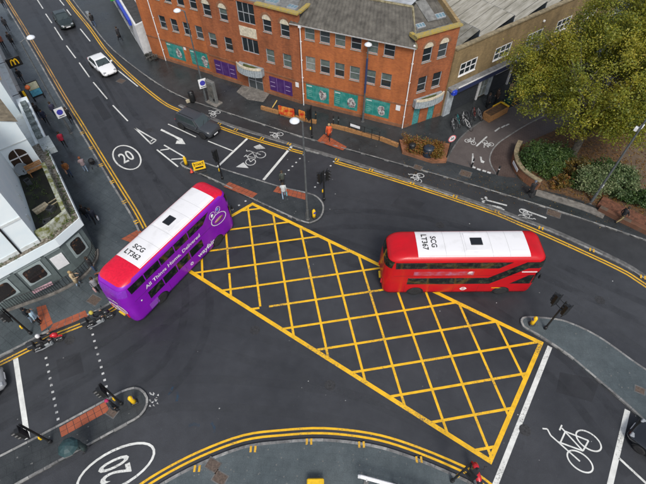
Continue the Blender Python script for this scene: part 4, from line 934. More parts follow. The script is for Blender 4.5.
# hanging signs
def hang_sign(px, z, w_, h_, m_, nm, lab):
    c = G(*px, z); t = thing(nm, (c[0], c[1], z), math.atan2(pe[1], pe[0]), lab, 'sign')
    b = MB(); b.bbox((0, 0, 0), (w_, .16, h_), .03); b.build('sign_box', m_, t)
    b = MB(); b.tube([(-w_ / 2 - .9, 0, h_ * .3), (-w_ / 2, 0, h_ * .3)], .03, 6); b.build('bracket', BLACK, t)
    return t
ms = hang_sign((14, 62), 3.4, 1.35, .95, SIGNK, 'hanging_sign', 'black hanging sign with a yellow letter M over the pavement')
def arch(x0, x1, z0, z1): return [(x0 + (x1 - x0) * (0.5 - .5 * math.cos(PI * k / 10)), z0 + (z1 - z0) * math.sin(PI * k / 10)) for k in range(11)]
b = MB()
for x0, x1 in ((-.34, .02), (-.02, .34)):
    pts = arch(x0, x1, -.26, .3); n = len(pts)
    o_ = offset(pts, .055); i_ = offset(pts, -.055); b.add([(p[0], -.09 - .002 * (x0 < -.1), p[1]) for p in o_] + [(p[0], -.09 - .002 * (x0 < -.1), p[1]) for p in i_], [(k, k + 1, n + k + 1, n + k) for k in range(n - 1)])
b.build('letter_m', mat('sign_yellow', (.75, .45, .01), .4), ms)
ys = hang_sign((24, 95.5), 3.2, .5, 1.05, SIGNK, 'hanging_sign', 'narrow black and yellow hanging sign beside the orange lantern')
b = MB(); b.box((.08, -.09, 0), (.2, .02, .95)); b.build('yellow_panel', MATS['sign_yellow'], ys)
# satellite dishes on the terrace wall
def dish(p, z, lab, rz):
    t = thing('satellite_dish', (p[0], p[1], z), rz, lab, 'satellite dish', 'satellite dishes on the pub wall')
    Mx = Matrix.Translation((0, -.35, 0)) @ Matrix.Rotation(R(62), 4, 'X')
    b = MB(); b.smooth = True; b.lathe([(.001, -.10), (.2, -.085), (.38, -.03), (.46, .02), (.44, .03), (.36, -.015), (.2, -.07), (.001, -.085)], 18, M=Mx); b.build('reflector', mat('dish_grey', (.16, .19, .21), .5), t)
    b = MB(); b.tube([(0, -.3, -.08), (0, 0, -.15)], .03, 6); b.build('mount_arm', BLACK, t)
    b = MB(); b.tube([(0, -.45, -.35), (0, -.85, .1)], .015, 6); b.box((0, -.85, .12), (.07, .1, .07)); b.build('receiver_arm', BLACK, t)
dish(A_ * .35 + B_ * .65 + pe * .02, 5.3, 'grey satellite dish on the pub side wall beside the arched window', math.atan2(pn[1], pn[0]) + PI)
dish(A_ * .62 + B_ * .38 + pe * .02, 4.9, 'grey satellite dish above the cut timber on the pub terrace', math.atan2(pn[1], pn[0]) + PI)
dish(C_ * .25 + B_ * .75 - pn * .02, 4.7, 'round grey satellite dish left of the arched pub window', math.atan2(pe[1], pe[0]))
# things on the terrace
for k, (fr_, of_, sz, lab) in enumerate([(.15, .9, (.5, .4, .35), 'dark grey plastic crate on the mossy pub terrace near the parapet corner'), (.30, 1.35, (.45, .45, .3), 'dark grey plastic crate on the pub terrace beside the mossy parapet'), (.80, .55, (.4, .35, .4), 'dark grey plastic crate on the pub terrace below the satellite dish')]):
    c = A_ + (B_ - A_) * fr_ + pe * of_; t = thing('storage_crate', (c[0], c[1], 4.02), .4 + k, lab, 'crate', 'crates on the pub terrace'); CRM = mat('crate_grey', (.05, .055, .06), .6, noise=.3)
    b = MB(); b.box((0, 0, .03), (sz[0], sz[1], .05)); b.build('base', CRM, t)
    for sx_, sy_, w2, d2 in ((0, 1, sz[0], .03), (0, -1, sz[0], .03), (1, 0, .03, sz[1] - .06), (-1, 0, .03, sz[1] - .06)):
        b = MB(); b.box((sx_ * (sz[0] / 2 - .015), sy_ * (sz[1] / 2 - .015), .05 + sz[2] / 2), (w2, d2, sz[2])); b.build('side', CRM, t)
c = A_ * .62 + B_ * .38 + pe * .75
t = thing('pallet_timber', (c[0], c[1], 4.02), .9, 'small stack of pale timber on the mossy pub terrace', 'timber')
for k in range(4): b = MB(); b.box((0, (k % 2) * .25 - .12, .07 + .12 * (k // 2)), (1.0, .2, .11)); b.build('timber_block', mat('pale_timber', (.45, .38, .26), .8, noise=.3), t)
for k in range(2): b = MB(); b.box((.9, -.2 + .35 * k, .03), (.9, .06, .05)); b.build('batten', mat('pale_timber', (.45, .38, .26), .8, noise=.3), t)
c = C_ + (B_ - C_) * .3 - pn * .7
t = thing('wooden_bench', (c[0], c[1], 4.02), math.atan2(pe[1], pe[0]), 'brown wooden bench on the pub terrace under the arched window', 'bench')
b = MB(); [b.box((0, -.12 + .12 * k, .43), (1.2, .1, .04)) for k in range(3)]; b.build('seat', WOOD, t)
b = MB(); [b.box((0, .22, .55 + .14 * k), (1.2, .04, .1)) for k in range(3)]; b.build('backrest', WOOD, t)
for sx in (-.5, .5): b = MB(); b.box((sx, 0, .2), (.07, .4, .41)); b.build('leg', WOOD, t)
# ================================================================== BUSES
LV = [(.30, 1.23, .18, 11.02, .40), (.5, 1.26, .10, 11.14, .45), (1.0, 1.26, .04, 11.2, .5), (2.0, 1.26, .0, 11.22, .55), (2.8, 1.26, .02, 11.22, .6), (3.3, 1.26, .07, 11.2, .6), (3.75, 1.26, .16, 11.12, .6), (3.95, 1.245, .26, 11.02, .58), (4.08, 1.20, .42, 10.88, .55), (4.19, 1.12, .66, 10.68, .5), (4.27, .99, 1.0, 10.4, .45), (4.325, .72, 1.5, 10.0, .35), (4.345, .3, 2.1, 9.5, .25)]
def XB(x): return (x if x < 8.4 else 8.4 + (x - 8.4) * .77) - 5.6          # short front overhang
def Zm(z): return float(np.interp(z, [1.0, 1.02, 1.72, 2.28, 2.86, 3.5], [1.0, 1.40, 2.13, 2.68, 3.22, 3.93])) if z > 1.0 else z
def outline(z, off=0.0):
    zs = [l[0] for l in LV]; hw, xr, xf, rc = [float(np.interp(z, zs, [l[i] for l in LV])) for i in (1, 2, 3, 4)]
    hw += off; xr -= off; xf += off; pts = []; n = 7
    for cx, cy, a0, rx in ((xf - rc * 1.25, hw - rc, PI / 2, 1.25), (xr + rc * 1.3, hw - rc, PI, 1.3), (xr + rc * 1.3, -hw + rc, -PI / 2, 1.3), (xf - rc * 1.25, -hw + rc, 0, 1.25)):
        for k in range(n + 1):
            a = (a0 if cx < 5.6 or cy < 0 else a0) + 0
            ang = {(True, True): (PI / 2, PI), (True, False): (PI, 1.5 * PI), (False, False): (1.5 * PI, 2 * PI), (False, True): (0, PI / 2)}[(cx < 5.6, cy > 0)]
            t = ang[0] + (ang[1] - ang[0]) * k / n; pts.append((XB(cx + rc * rx * math.cos(t)), cy + rc * math.sin(t)))
    return pts
def bus(label, loc, rz, C, fleet, wrap):
    t = thing('double_decker_bus', loc, rz, label, 'bus', 'double decker buses at the junction')
    b = MB(); b.smooth = True; vs = []; rings = []
    for l in LV:
        o = outline(l[0]); rings.append(len(vs)); vs += [(p[0], p[1], l[0]) for p in o]
    n = len(o); fs = []; mi = []; o_x = lambda i, j: (vs[rings[i] + j][0], vs[rings[i] + (j + 1) % n][0])
    for i in range(len(LV) - 1):
        for j in range(n): fs.append((rings[i] + j, rings[i] + (j + 1) % n, rings[i + 1] + (j + 1) % n, rings[i + 1] + j)); xx = o_x(i, j); mi.append(1 if LV[i][0] >= 4.18 or (LV[i][0] >= 4.06 and (max(xx) < XB(1.9) or min(xx) > XB(9.4))) else 0)
    b.v = vs
    for f, m_ in zip(fs, mi): b.mi = m_; b.face(f)
    b.mi = 1; b.face([rings[-1] + j for j in range(n)]); b.mi = 0; b.face([rings[0] + j for j in range(n - 1, -1, -1)])
    body = b.build('body', [C['body'], C['top']], t)
    X = XB
    # roof panel with its lettering, hatch and vent
    zy = lambda y: float(np.interp(abs(y), [0, .3, .72, .99, 1.12, 1.20], [4.345, 4.345, 4.325, 4.27, 4.19, 4.08]))
    ys = np.linspace(-1.06, 1.06, 15)
    b = MB(); b.smooth = True; xs = (2.1, 9.55); vs = [(X(x), y, zy(y) + .014) for x in xs for y in ys]
    b.add(vs, [(k + 1, k, 15 + k, 16 + k) for k in range(14)]); roof = b.build('roof_panel', C['roof'], t)
    lettering('SCG', Matrix.Translation((X(3.2), 0.1, 4.366)) @ Matrix.Rotation(-PI / 2, 4, 'Z'), SIGNK, roof, .50, .010, 'fleet_lettering')
    lettering(fleet, Matrix.Translation((X(2.62), 0.1, 4.366)) @ Matrix.Rotation(-PI / 2, 4, 'Z'), SIGNK, roof, .50, .010, 'fleet_lettering')
    b = MB(); b.bbox((X(6.0), .1, 4.385), (.78, .62, .07), .03); h = b.build('roof_hatch', BLACKG, roof)
    b = MB(); b.box((X(6.0), .1, 4.36), (1.5, 1.4, .035)); b.build('hatch_surround', C['roof'], roof)
    b = MB(); b.box((X(8.7), -.6, 4.325), (.9, .12, .05)); b.build('roof_vent', C['roof'], roof)
    for xs_ in (3.9, 5.1, 6.9, 8.0):
        b = MB(); b.add([(X(xs_) + dx, y, zy(y) + .017) for dx in (-.008, .008) for y in ys], [(k + 1, k, 15 + k, 16 + k) for k in range(14)]); b.build('roof_seam', mat('seam_grey', (.38, .38, .38), .6), roof)
    for side in (-1, 1):
        yy = side * 1.262
        for xs_ in (1.6, 3.3, 5.0, 6.7):
            b = MB(); b.box((X(xs_), yy + side * .001, .78), (.012, .006, .85)); b.build('panel_seam', BLACK, body)
        b = MB(); b.box((0 - .3, yy + side * .001, 2.40), (9.2, .006, .014)); b.build('panel_seam', BLACK, body)
        def panel(poly, m_, name, par, off=.012, th=.012):
            y0, y1 = yy + side * off, yy + side * (off - th)
            q = MB(); k = len(poly); q.add([(X(p[0]), y0, Zm(p[1])) for p in poly] + [(X(p[0]), y1, Zm(p[1])) for p in poly], [tuple(range(k))] + [(i, (i + 1) % k, k + (i + 1) % k, k + i) for i in range(k)])
            return q.build(name, m_, par, fix=True)
        # upper deck band
        ub = panel([(.75, 2.86), (7.5, 2.86), (8.25, 3.46), (.7, 3.46)], BLACKG, 'window_band', body, .008)
        xs = [.82, 2.0, 3.35, 4.7, 6.05]
        for i in range(4): panel([(xs[i] + .04, 2.92), (xs[i + 1] - .04, 2.92), (xs[i + 1] - .04, 3.41), (xs[i] + .04, 3.41)], GLASSW, 'window_pane', ub, .014)
        panel([(6.09, 2.92), (7.4, 2.92), (8.0, 3.41), (6.09, 3.41)], GLASSW, 'window_pane', ub, .014)
        if wrap:
            for x0 in (1.95, 3.3, 4.65, 6.0): panel([(x0 + .01, 2.86), (x0 + .09, 2.86), (x0 + .09, 3.46), (x0 + .01, 3.46)], C['body'], 'window_pillar', ub, .016)
        if side < 0 and wrap:
            lb = panel([(1.7, 1.02), (7.0, 1.02), (7.0, 1.72), (1.7, 1.72)], BLACKG, 'window_band', body, .008)
            for x0 in (1.76, 3.05, 4.38, 5.70): panel([(x0 + .05, 1.08), (x0 + 1.18, 1.08), (x0 + 1.18, 1.67), (x0 + .05, 1.67)], GLASSW, 'window_pane', lb, .014)
            for x0 in (2.98, 4.30, 5.62): panel([(x0 + .01, 1.02), (x0 + .09, 1.02), (x0 + .09, 1.72), (x0 + .01, 1.72)], C['body'], 'window_pillar', lb, .016)
        elif side < 0:
            lb = panel([(1.7, 1.02), (7.35, 1.02), (9.75, 2.86), (10.62, 2.86), (10.62, 3.46), (9.35, 3.46), (7.1, 1.72), (1.7, 1.72)], BLACKG, 'window_band', body, .008)
            xs = [1.76, 3.05, 4.4, 5.75]
            for i in range(3): panel([(xs[i] + .04, 1.08), (xs[i + 1] - .04, 1.08), (xs[i + 1] - .04, 1.67), (xs[i] + .04, 1.67)], GLASSW, 'window_pane', lb, .014)
            panel([(5.79, 1.08), (7.28, 1.08), (8.35, 1.9), (8.0, 2.35), (7.12, 1.67), (5.79, 1.67)], GLASSW, 'window_pane', lb, .014)
            panel([(8.42, 1.96), (9.73, 2.92), (10.56, 2.92), (10.56, 3.41), (9.38, 3.41), (8.06, 2.4)], GLASSW, 'window_pane', lb, .014)
            cb = panel([(8.85, 1.02), (10.62, 1.02), (10.62, 2.02), (10.15, 2.02)], BLACKG, 'window_band', body, .008)
            panel([(9.25, 1.1), (10.56, 1.1), (10.56, 1.95), (10.2, 1.95)], GLASSW, 'cab_window', cb, .014)
        else:
            lb = panel([(1.9, 1.02), (9.0, 1.02), (9.0, 1.72), (1.9, 1.72)], BLACKG, 'window_band', body, .008)
            for x0 in (2.0, 3.4, 6.6, 7.9): panel([(x0, 1.08), (x0 + 1.1, 1.08), (x0 + 1.1, 1.67), (x0, 1.67)], GLASSW, 'window_pane', lb, .014)
            for x0 in (4.9, 9.5, .45):
                d_ = panel([(x0, .42), (x0 + 1.15, .42), (x0 + 1.15, 2.25), (x0, 2.25)], BLACKG, 'door', body, .010)
                for k in (0, 1): panel([(x0 + .06 + .55 * k, .6), (x0 + .54 + .55 * k, .6), (x0 + .54 + .55 * k, 2.15), (x0 + .06 + .55 * k, 2.15)], GLASSW, 'door_glass', d_, .016)
            panel([(9.0, 2.86), (10.6, 2.86), (10.6, 3.46), (9.0, 3.46)], GLASSW, 'window_pane', body, .008)
        # wheels in dark arches
        for x in (8.4, 2.4):
            q = MB(); k = 16; q.add([(X(x) + .60 * math.cos(PI * i / k), yy + side * .006, .40 + .60 * math.sin(PI * i / k)) for i in range(k + 1)] + [(X(x) - .60, yy + side * .006, .3), (X(x) + .60, yy + side * .006, .3)], [tuple(range(k + 3))]); q.build('wheel_arch', BLACK, body, fix=True)
            Mw = Matrix.Translation((X(x), side * 1.13, .48)) @ Matrix.Rotation(PI / 2, 4, 'X')
            q = MB(); q.smooth = True; q.lathe([(.28, -.14), (.44, -.15), (.48, -.10), (.48, .10), (.44, .15), (.28, .14)], 24, M=Mw); wh = q.build('wheel', RUBBER, t)
            q = MB(); q.lathe([(.001, -.06), (.10, -.13), (.12, -.06), (.24, -.04), (.29, -.12), (.29, .12), (.24, .04), (.12, .06), (.10, .13), (.001, .06)], 18, M=Mw); q.build('rim', LED, wh)
        q = MB(); q.box((X(5.4), yy + side * .004, .62), (.5, .02, .3)); q.build('service_flap', C['body'], body)
    # glazing that wraps round the front and the rear
    def wrapglass(z0, z1, front, lim, m_, name):
        z0, z1 = Zm(z0), Zm(z1); q = MB(); q.smooth = True; zs = np.linspace(z0, z1, 5); rows_ = []
        o0 = outline((z0 + z1) / 2); idx = [i for i, p in enumerate(o0) if (p[0] > lim if front else p[0] < lim)]
        if front: idx = sorted(idx, key=lambda i: o0[i][1])
        else: idx = sorted(idx, key=lambda i: -o0[i][1])
        for z in zs:
            o = outline(z, .014); rows_.append([(o[i][0], o[i][1], z) for i in idx])
        k = len(idx); q.v = [p for r_ in rows_ for p in r_]
        for a in range(4):
            for c in range(k - 1): q.face((a * k + c, a * k + c + 1, (a + 1) * k + c + 1, (a + 1) * k + c))
        return q.build(name, m_, body)
    wrapglass(2.86, 3.5, True, X(10.55), GLASSW, 'front_upper_window'); wrapglass(1.05, 2.3, True, X(10.62), GLASSW, 'windscreen')
    wrapglass(2.86, 3.46, False, X(.72), mat('wrapped_rear_glass', (.20, .03, .42), .2, noise=.15) if wrap else GLASSW, 'rear_upper_window')
    q = MB(); q.box((X(11.235), 0, 2.9), (.03, 1.5, .28)); q.build('destination_blind', BLACKG, body)
    for s_ in (-1, 1):
        q = MB(); q.smooth = True; q.lathe([(.001, .03), (.1, .025), (.13, -.03)], 12, M=Matrix.Translation((X(11.13), s_ * .85, .75)) @ Matrix.Rotation(PI / 2, 4, 'Y')); q.build('headlight', LAMPW, body)
        q = MB(); q.box((X(.03), s_ * .75, 1.15), (.1, .12, .4)); q.build('tail_light', SIGNR, body)
        q = MB(); q.tube([(X(10.9), s_ * 1.16, 2.62), (X(11.1), s_ * 1.26, 2.58), (X(11.12), s_ * 1.28, 2.4)], .022, 6); q.box((X(11.12), s_ * 1.28, 2.24), (.07, .14, .3)); q.build('wing_mirror', BLACK, body)
    q = MB(); q.box((X(.0), 0, .8), (.12, .52, .12)); q.build('number_plate', mat('plate_yellow', (.7, .5, .03), .4), body)
    MO = lambda x, z, off=.02: frame_m((X(x), -1.262 - off, Zm(z)), (1, 0, 0), (0, 0, 1))
    return t, body, MO, X
RED = mat('bus_red', (.50, .003, .008), .3, coat=.12, col2=(.42, .004, .009), nscale=1.2, detail=7, spec=.35)
REDD = mat('bus_red_top', (.54, .004, .012), .36, coat=.06, col2=(.44, .006, .012), nscale=1.4, detail=7, spec=.35)
WROOF = mat('bus_white_roof', (.74, .74, .755), .5, col2=(.60, .60, .605), nscale=1.1, detail=9, ramp=(.5, .82))
PUR = mat('bus_purple', (.225, .007, .42), .3, coat=.1, col2=(.185, .007, .35), nscale=1.2, detail=7, spec=.35)
PRED = mat('bus_pink_red', (.62, .008, .035), .36, coat=.06, noise=.12, detail=7, spec=.35)
rw, fw_ = G(416.6, 293.8), G(501, 293.2)
an = math.atan2(fw_[1] - rw[1], fw_[0] - rw[0]); mid = ((rw[0] + fw_[0]) / 2, (rw[1] + fw_[1]) / 2)
cx_, cy_ = mid[0] + .2 * math.cos(an) - math.sin(an) * 1.17, mid[1] + .2 * math.sin(an) + math.cos(an) * 1.17
cx_ -= .22
t, body, MO, X = bus('red double decker bus with a white roof driving off the yellow box', (cx_, cy_, 0), an, {'body': RED, 'top': REDD, 'roof': WROOF}, 'LT367', False)
# side advert strip and badge
q = MB(); q.box((X(4.0), -1.27, Zm(2.28)), (4.0, .012, .42)); ad = q.build('advert_strip', mat('faded_advert', (.42, .035, .05), .35, col2=(.38, .12, .20), nscale=2.2, detail=2, ramp=(.45, .7)), body)
q = MB(); q.smooth = True; q.lathe([(.001, .22), (.12, .18), (.22, .0), (.14, -.14), (.001, -.16)], 10, M=Matrix.Translation((X(5.75), -1.285, Zm(2.32))) @ Matrix.Diagonal((1, .06, 1, 1))); q.build('advert_picture', mat('advert_pale', (.7, .62, .6), .4, col2=(.35, .15, .2), nscale=8), ad)
q = MB(); q.torus(.17, .035, Matrix.Translation((X(5.7), -1.275, .82)) @ Matrix.Rotation(PI / 2, 4, 'X') @ Matrix.Diagonal((1, 1, .2, 1)), 18, 4); q.box((X(5.7), -1.278, .82), (.48, .012, .07)); q.build('roundel_badge', SIGNW, body)
q = MB(); q.box((X(10.0), -1.272, Zm(2.42)), (1.0, .01, .1)); q.build('fleet_name', SIGNW, body)
q = MB(); q.box((X(8.0), -1.272, 1.0 - .12), (.7, .01, .06)); q.build('yellow_notice', BOLY, body)
cx_, cy_, an = -10.62, 19.86, R(57.6)
t, body, MO, X = bus('purple double decker bus with white lettering beside the pub corner', (cx_, cy_, 0), an, {'body': PUR, 'top': PRED, 'roof': WROOF}, 'LT362', True)
xx = 1.75
for wd_ in ('All', 'Things', 'Home,', 'Delivered'):
    wdt = max(v.co.x for v in textmesh(wd_, .46, 'LEFT').vertices); lettering(wd_, MO(xx + wdt / 2, 2.27), SIGNW, body, .46, .008, 'side_lettering'); xx += wdt + .17
lettering('wayfair', MO(7.15, .92), SIGNW, body, .62, .012, 'side_lettering')
q = MB()
for k in range(8):
    a = 2 * PI * k / 8; q.box((X(5.55) + .11 * math.cos(a), -1.275, .86 + .11 * math.sin(a)), (.07, .01, .07))
q.build('pinwheel_logo', SIGNW, body)
q = MB(); q.box((X(1.75), -1.272, .75), (.75, .01, .55)); q.build('side_panel', mat('bus_violet', (.24, .06, .42), .35), body)
for cx, cz, r1, r2, m2 in ((9.2, 2.05, .78, .52, None), (8.55, 2.85, .30, .34, None), (9.35, 2.95, .24, .26, None)):
    q = MB(); q.torus(1.0, .05, Matrix.Translation((X(cx), -1.277, Zm(cz))) @ Matrix.Rotation(R(18) if r1 > .5 else 0, 4, 'Y') @ Matrix.Rotation(PI / 2, 4, 'X') @ Matrix.Diagonal((r1, r2, .2, 1)), 28, 4); q.build('printed_ring', SIGNW, body)
for cx, cz, w_, h_, m_ in ((9.2, 1.98, .95, .38, mat('print_sofa', (.55, .28, .26), .5, col2=(.2, .1, .12), nscale=7)), (8.55, 2.85, .26, .36, SIGNW), (9.35, 2.95, .3, .3, mat('print_blue', (.12, .22, .55), .4)), (1.1, 1.6, .12, .16, SIGNW)):
    q = MB(); q.smooth = True; q.lathe([(.001, .01), (.5, .006), (.5, 0)], 16, M=Matrix.Translation((X(cx), -1.272, Zm(cz))) @ Matrix.Rotation(PI / 2, 4, 'X') @ Matrix.Diagonal((w_, h_, 1, 1))); q.build('printed_picture', m_, body)
MR_ = frame_m((X(-.025), 0, 2.45), (0, -1, 0), (0, 0, 1)); lettering('wayfair', MR_, SIGNW, body, .34, .01, 'rear_lettering')
for cy, cz in ((-.5, 1.75), (.4, 1.45)):
    q = MB(); q.torus(1.0, .06, Matrix.Translation((X(-.01), cy, cz)) @ Matrix.Rotation(PI / 2, 4, 'Y') @ Matrix.Diagonal((.3, .48, .2, 1)), 24, 4); q.build('printed_ring', SIGNW, body)
    q = MB(); q.lathe([(.001, .01), (.5, .006), (.5, 0)], 16, M=Matrix.Translation((X(-.006), cy, cz)) @ Matrix.Rotation(-PI / 2, 4, 'Y') @ Matrix.Diagonal((.4, .7, 1, 1))); q.build('printed_picture', MATS['print_sofa'], body)
# ================================================================== CARS
def car(label, loc, rz, paint, L=4.25, W=1.74, H=1.40, suv=False, saloon=True):
    t = thing('parked_car' if False else 'car', loc, rz, label, 'car', 'cars on the road')
    h = W / 2; zs = .92 if not suv else 1.08; zb = .24 if not suv else .32; hood = .80 if not suv else 1.0
    # lower body: stations along x (rear to front): x, half width, bottom, side top, centre top
    if suv: st = [(0, .70, zb + .22, .80, .86), (.05, .88, zb + .05, .98, 1.04), (.35, .97, zb, zs, zs + .03), (1.2, 1, zb, zs, zs + .03), (2.6, 1, zb, zs, zs + .03), (3.2, 1, zb, zs - .01, zs + .03), (3.9, .98, zb, hood - .02, hood + .05), (4.35, .93, zb + .02, hood - .12, hood - .02), (4.55, .80, zb + .1, .70, .78)]
    else: st = [(0, .72, zb + .2, .70, .78), (.06, .88, zb + .05, .86, .92), (.4, .96, zb, zs, zs + .03), (1.2, 1, zb, zs, zs + .02), (2.4, 1, zb, zs, zs + .02), (3.1, 1, zb, zs - .04, zs + .01), (3.7, .98, zb, hood - .06, hood + .02), (4.2, .92, zb + .02, hood - .2, hood - .1), (4.45, .74, zb + .1, .52, .56)]
    sx = L / st[-1][0]; b = MB(); b.smooth = True; vs = []; n = 0
    for x, w_, z0, z1, zc in st:
        hw = h * w_; ring_ = [(-.6 * hw, zc), (-hw * .9, z1 + (zc - z1) * .55), (-hw * .975, z1 - .03), (-hw, (z0 + z1) / 2), (-hw * .96, z0 + .06), (-hw * .8, z0), (hw * .8, z0), (hw * .96, z0 + .06), (hw, (z0 + z1) / 2), (hw * .975, z1 - .03), (hw * .9, z1 + (zc - z1) * .55), (.6 * hw, zc)]
        n = len(ring_); vs += [(x * sx - L / 2, y, z) for y, z in ring_]
    b.v = vs
    for i in range(len(st) - 1):
        for j in range(n): b.face((i * n + j, (i + 1) * n + j, (i + 1) * n + (j + 1) % n, i * n + (j + 1) % n))
    b.face(list(range(n))); b.face([(len(st) - 1) * n + j for j in range(n - 1, -1, -1)])
    body = b.build('body', paint, t, fix=True)
    # cabin
    if suv: xa, xb, xc, xd = 3.35, 2.55, .45, .16
    else: xa, xb, xc, xd = 3.15, 2.25, 1.15, .42
    xa, xb, xc, xd = [v * sx - L / 2 for v in (xa, xb, xc, xd)]; zt = H; z0 = zs - .04; wb, wt = h * .93, h * .74
    pts = lambda ins: None
    q = MB(); q.smooth = False
    mid_z = z0 + (zt - z0) * .9
    V = [(xa, -wb, z0), (xa, wb, z0), (xd, wb, z0), (xd, -wb, z0), (xb + .12, -wt - .03, mid_z), (xb + .12, wt + .03, mid_z), (xc - .1, wt + .03, mid_z), (xc - .1, -wt - .03, mid_z), (xb - .1, -wt * .85, zt), (xb - .1, wt * .85, zt), (xc + .12, wt * .85, zt), (xc + .12, -wt * .85, zt)]
    q.add(V, [(0, 1, 5, 4), (1, 2, 6, 5), (2, 3, 7, 6), (3, 0, 4, 7), (4, 5, 9, 8), (5, 6, 10, 9), (6, 7, 11, 10), (7, 4, 8, 11), (8, 9, 10, 11)]); cab = q.build('cabin', paint, t, fix=True)
    def glass(a, c, d_, e, ins, name):
        a, c, d_, e = [Vector(v) for v in (a, c, d_, e)]; cen = (a + c + d_ + e) / 4; nrm = (c - a).cross(e - a).normalized()
        if nrm.dot(cen - Vector((0, 0, .9))) < 0: nrm = -nrm
        bl = lambda u, v: a * (1 - u) * (1 - v) + c * u * (1 - v) + d_ * u * v + e * (1 - u) * v
        P_ = [bl(u, v) + nrm * .012 for u, v in ((ins[0], ins[2]), (1 - ins[1], ins[2]), (1 - ins[1], 1 - ins[3]), (ins[0], 1 - ins[3]))]
        g_ = MB(); g_.add(P_ + [p - nrm * .02 for p in P_], [(0, 1, 2, 3), (0, 4, 5, 1), (1, 5, 6, 2), (2, 6, 7, 3), (3, 7, 4, 0)]); return g_.build(name, mat('car_glass', (.035, .05, .052), .06, spec=.9), cab, fix=True)
    glass(V[0], V[1], V[5], V[4], (.06, .06, .05, .04), 'windscreen'); glass(V[2], V[3], V[7], V[6], (.08, .08, .12, .05), 'rear_window')
    for s_, (i0, i1, i2, i3) in ((1, (1, 2, 6, 5)), (-1, (0, 3, 7, 4))):
        glass(V[i0], V[i1], V[i2], V[i3], (.07, .52, .06, .06), 'side_window'); glass(V[i0], V[i1], V[i2], V[i3], (.50, .10, .06, .06), 'side_window')
        if suv: q = MB(); q.tube([(xb - .1, s_ * wt * .86, zt + .05), (xc + .1, s_ * wt * .86, zt + .05)], .025, 6); q.build('roof_rail', BLACK, cab)
        q = MB(); q.bbox((xa - .25, s_ * (h + .06), z0 + .1), (.14, .22, .14), .03); q.build('wing_mirror', paint, body)
        for x in (.18 * L, .80 * L):
            xw = x - L / 2; rr = .33 if not suv else .38
            k = 14; a_ = MB(); a_.add([(xw + (rr + .07) * math.cos(PI * i / k), s_ * (h * 1.003), rr + (rr + .07) * math.sin(PI * i / k)) for i in range(k + 1)] + [(xw - rr - .07, s_ * h * 1.003, zb), (xw + rr + .07, s_ * h * 1.003, zb)], [tuple(range(k + 3))]); a_.build('wheel_arch', BLACK, body, fix=True)
            Mw = Matrix.Translation((xw, s_ * (h - .08), rr)) @ Matrix.Rotation(PI / 2, 4, 'X')
            w_ = MB(); w_.smooth = True; w_.lathe([(rr * .62, -.1), (rr * .95, -.11), (rr, -.07), (rr, .07), (rr * .95, .11), (rr * .62, .1)], 18, M=Mw); wo_ = w_.build('wheel', RUBBER, t)
            w_ = MB(); w_.lathe([(.001, -.09), (rr * .3, -.085), (rr * .64, -.10), (rr * .64, .10), (rr * .3, .085), (.001, .09)], 12, M=Mw); w_.build('rim', CHROME, wo_)
        q = MB(); q.bbox((L / 2 - .22, s_ * h * .66, .64 if not suv else .82), (.26, .30, .10), .04); q.build('headlight', mat('car_lamp', (.28, .30, .32), .15), body)
        q = MB(); q.bbox((-L / 2 + .1, s_ * h * .70, .78 if not suv else .9), (.14, .34, .14), .03); q.build('tail_light', SIGNR, body)
        q = MB(); q.box((xb - .55, s_ * (h * .985), zs - .14), (.2, .03, .035)); q.build('door_handle', BLACK, body)
    q = MB(); q.bbox((L / 2 - .06, 0, .42 if not suv else .52), (.12, h * 1.1, .2), .03); q.build('grille', BLACK, body)
    q = MB(); q.box((L / 2 + .01, 0, .45), (.03, .52, .11)); q.build('number_plate', SIGNW, body)
    for s_ in (-.3, .35): q = MB(); q.tube([(xa + .02, s_, z0 + .04), (xa - .25, s_ + .45, z0 + .25)], .012, 4); q.build('wiper', BLACK, cab)
    return t
rd = math.atan2(-.824, .567)
CW = mat('car_white', (.72, .74, .76), .3, coat=.3); CD = mat('car_dark_green', (.020, .030, .030), .25, coat=.4); CG = mat('car_grey_blue', (.040, .045, .052), .25, coat=.4); CB = mat('car_black', (.012, .014, .018), .2, coat=.8)
car('white saloon car driving past the dark green car towards the junction', (*G(102.5, 65.5, .5), 0), rd + .12, CW)
car('dark green car following the white saloon down the street', (*G(63.5, 20, .5), 0), rd, CD)
car('dark grey off road car with roof rails waiting by the cycle track', (*G(198, 124.5, .6), 0), R(-33), CG, 4.45, 1.84, 1.66, suv=True)
car('black car beside the thin white line at the right island', (*G(672, 458, .5), 0), R(128), CB, 4.4, 1.8, 1.45)
car('silver grey car waiting behind the stop line at the left edge', (*G(-34, 394, .5), 0), R(32), mat('car_silver', (.25, .26, .27), .3, coat=.6), 4.3, 1.8, 1.45)
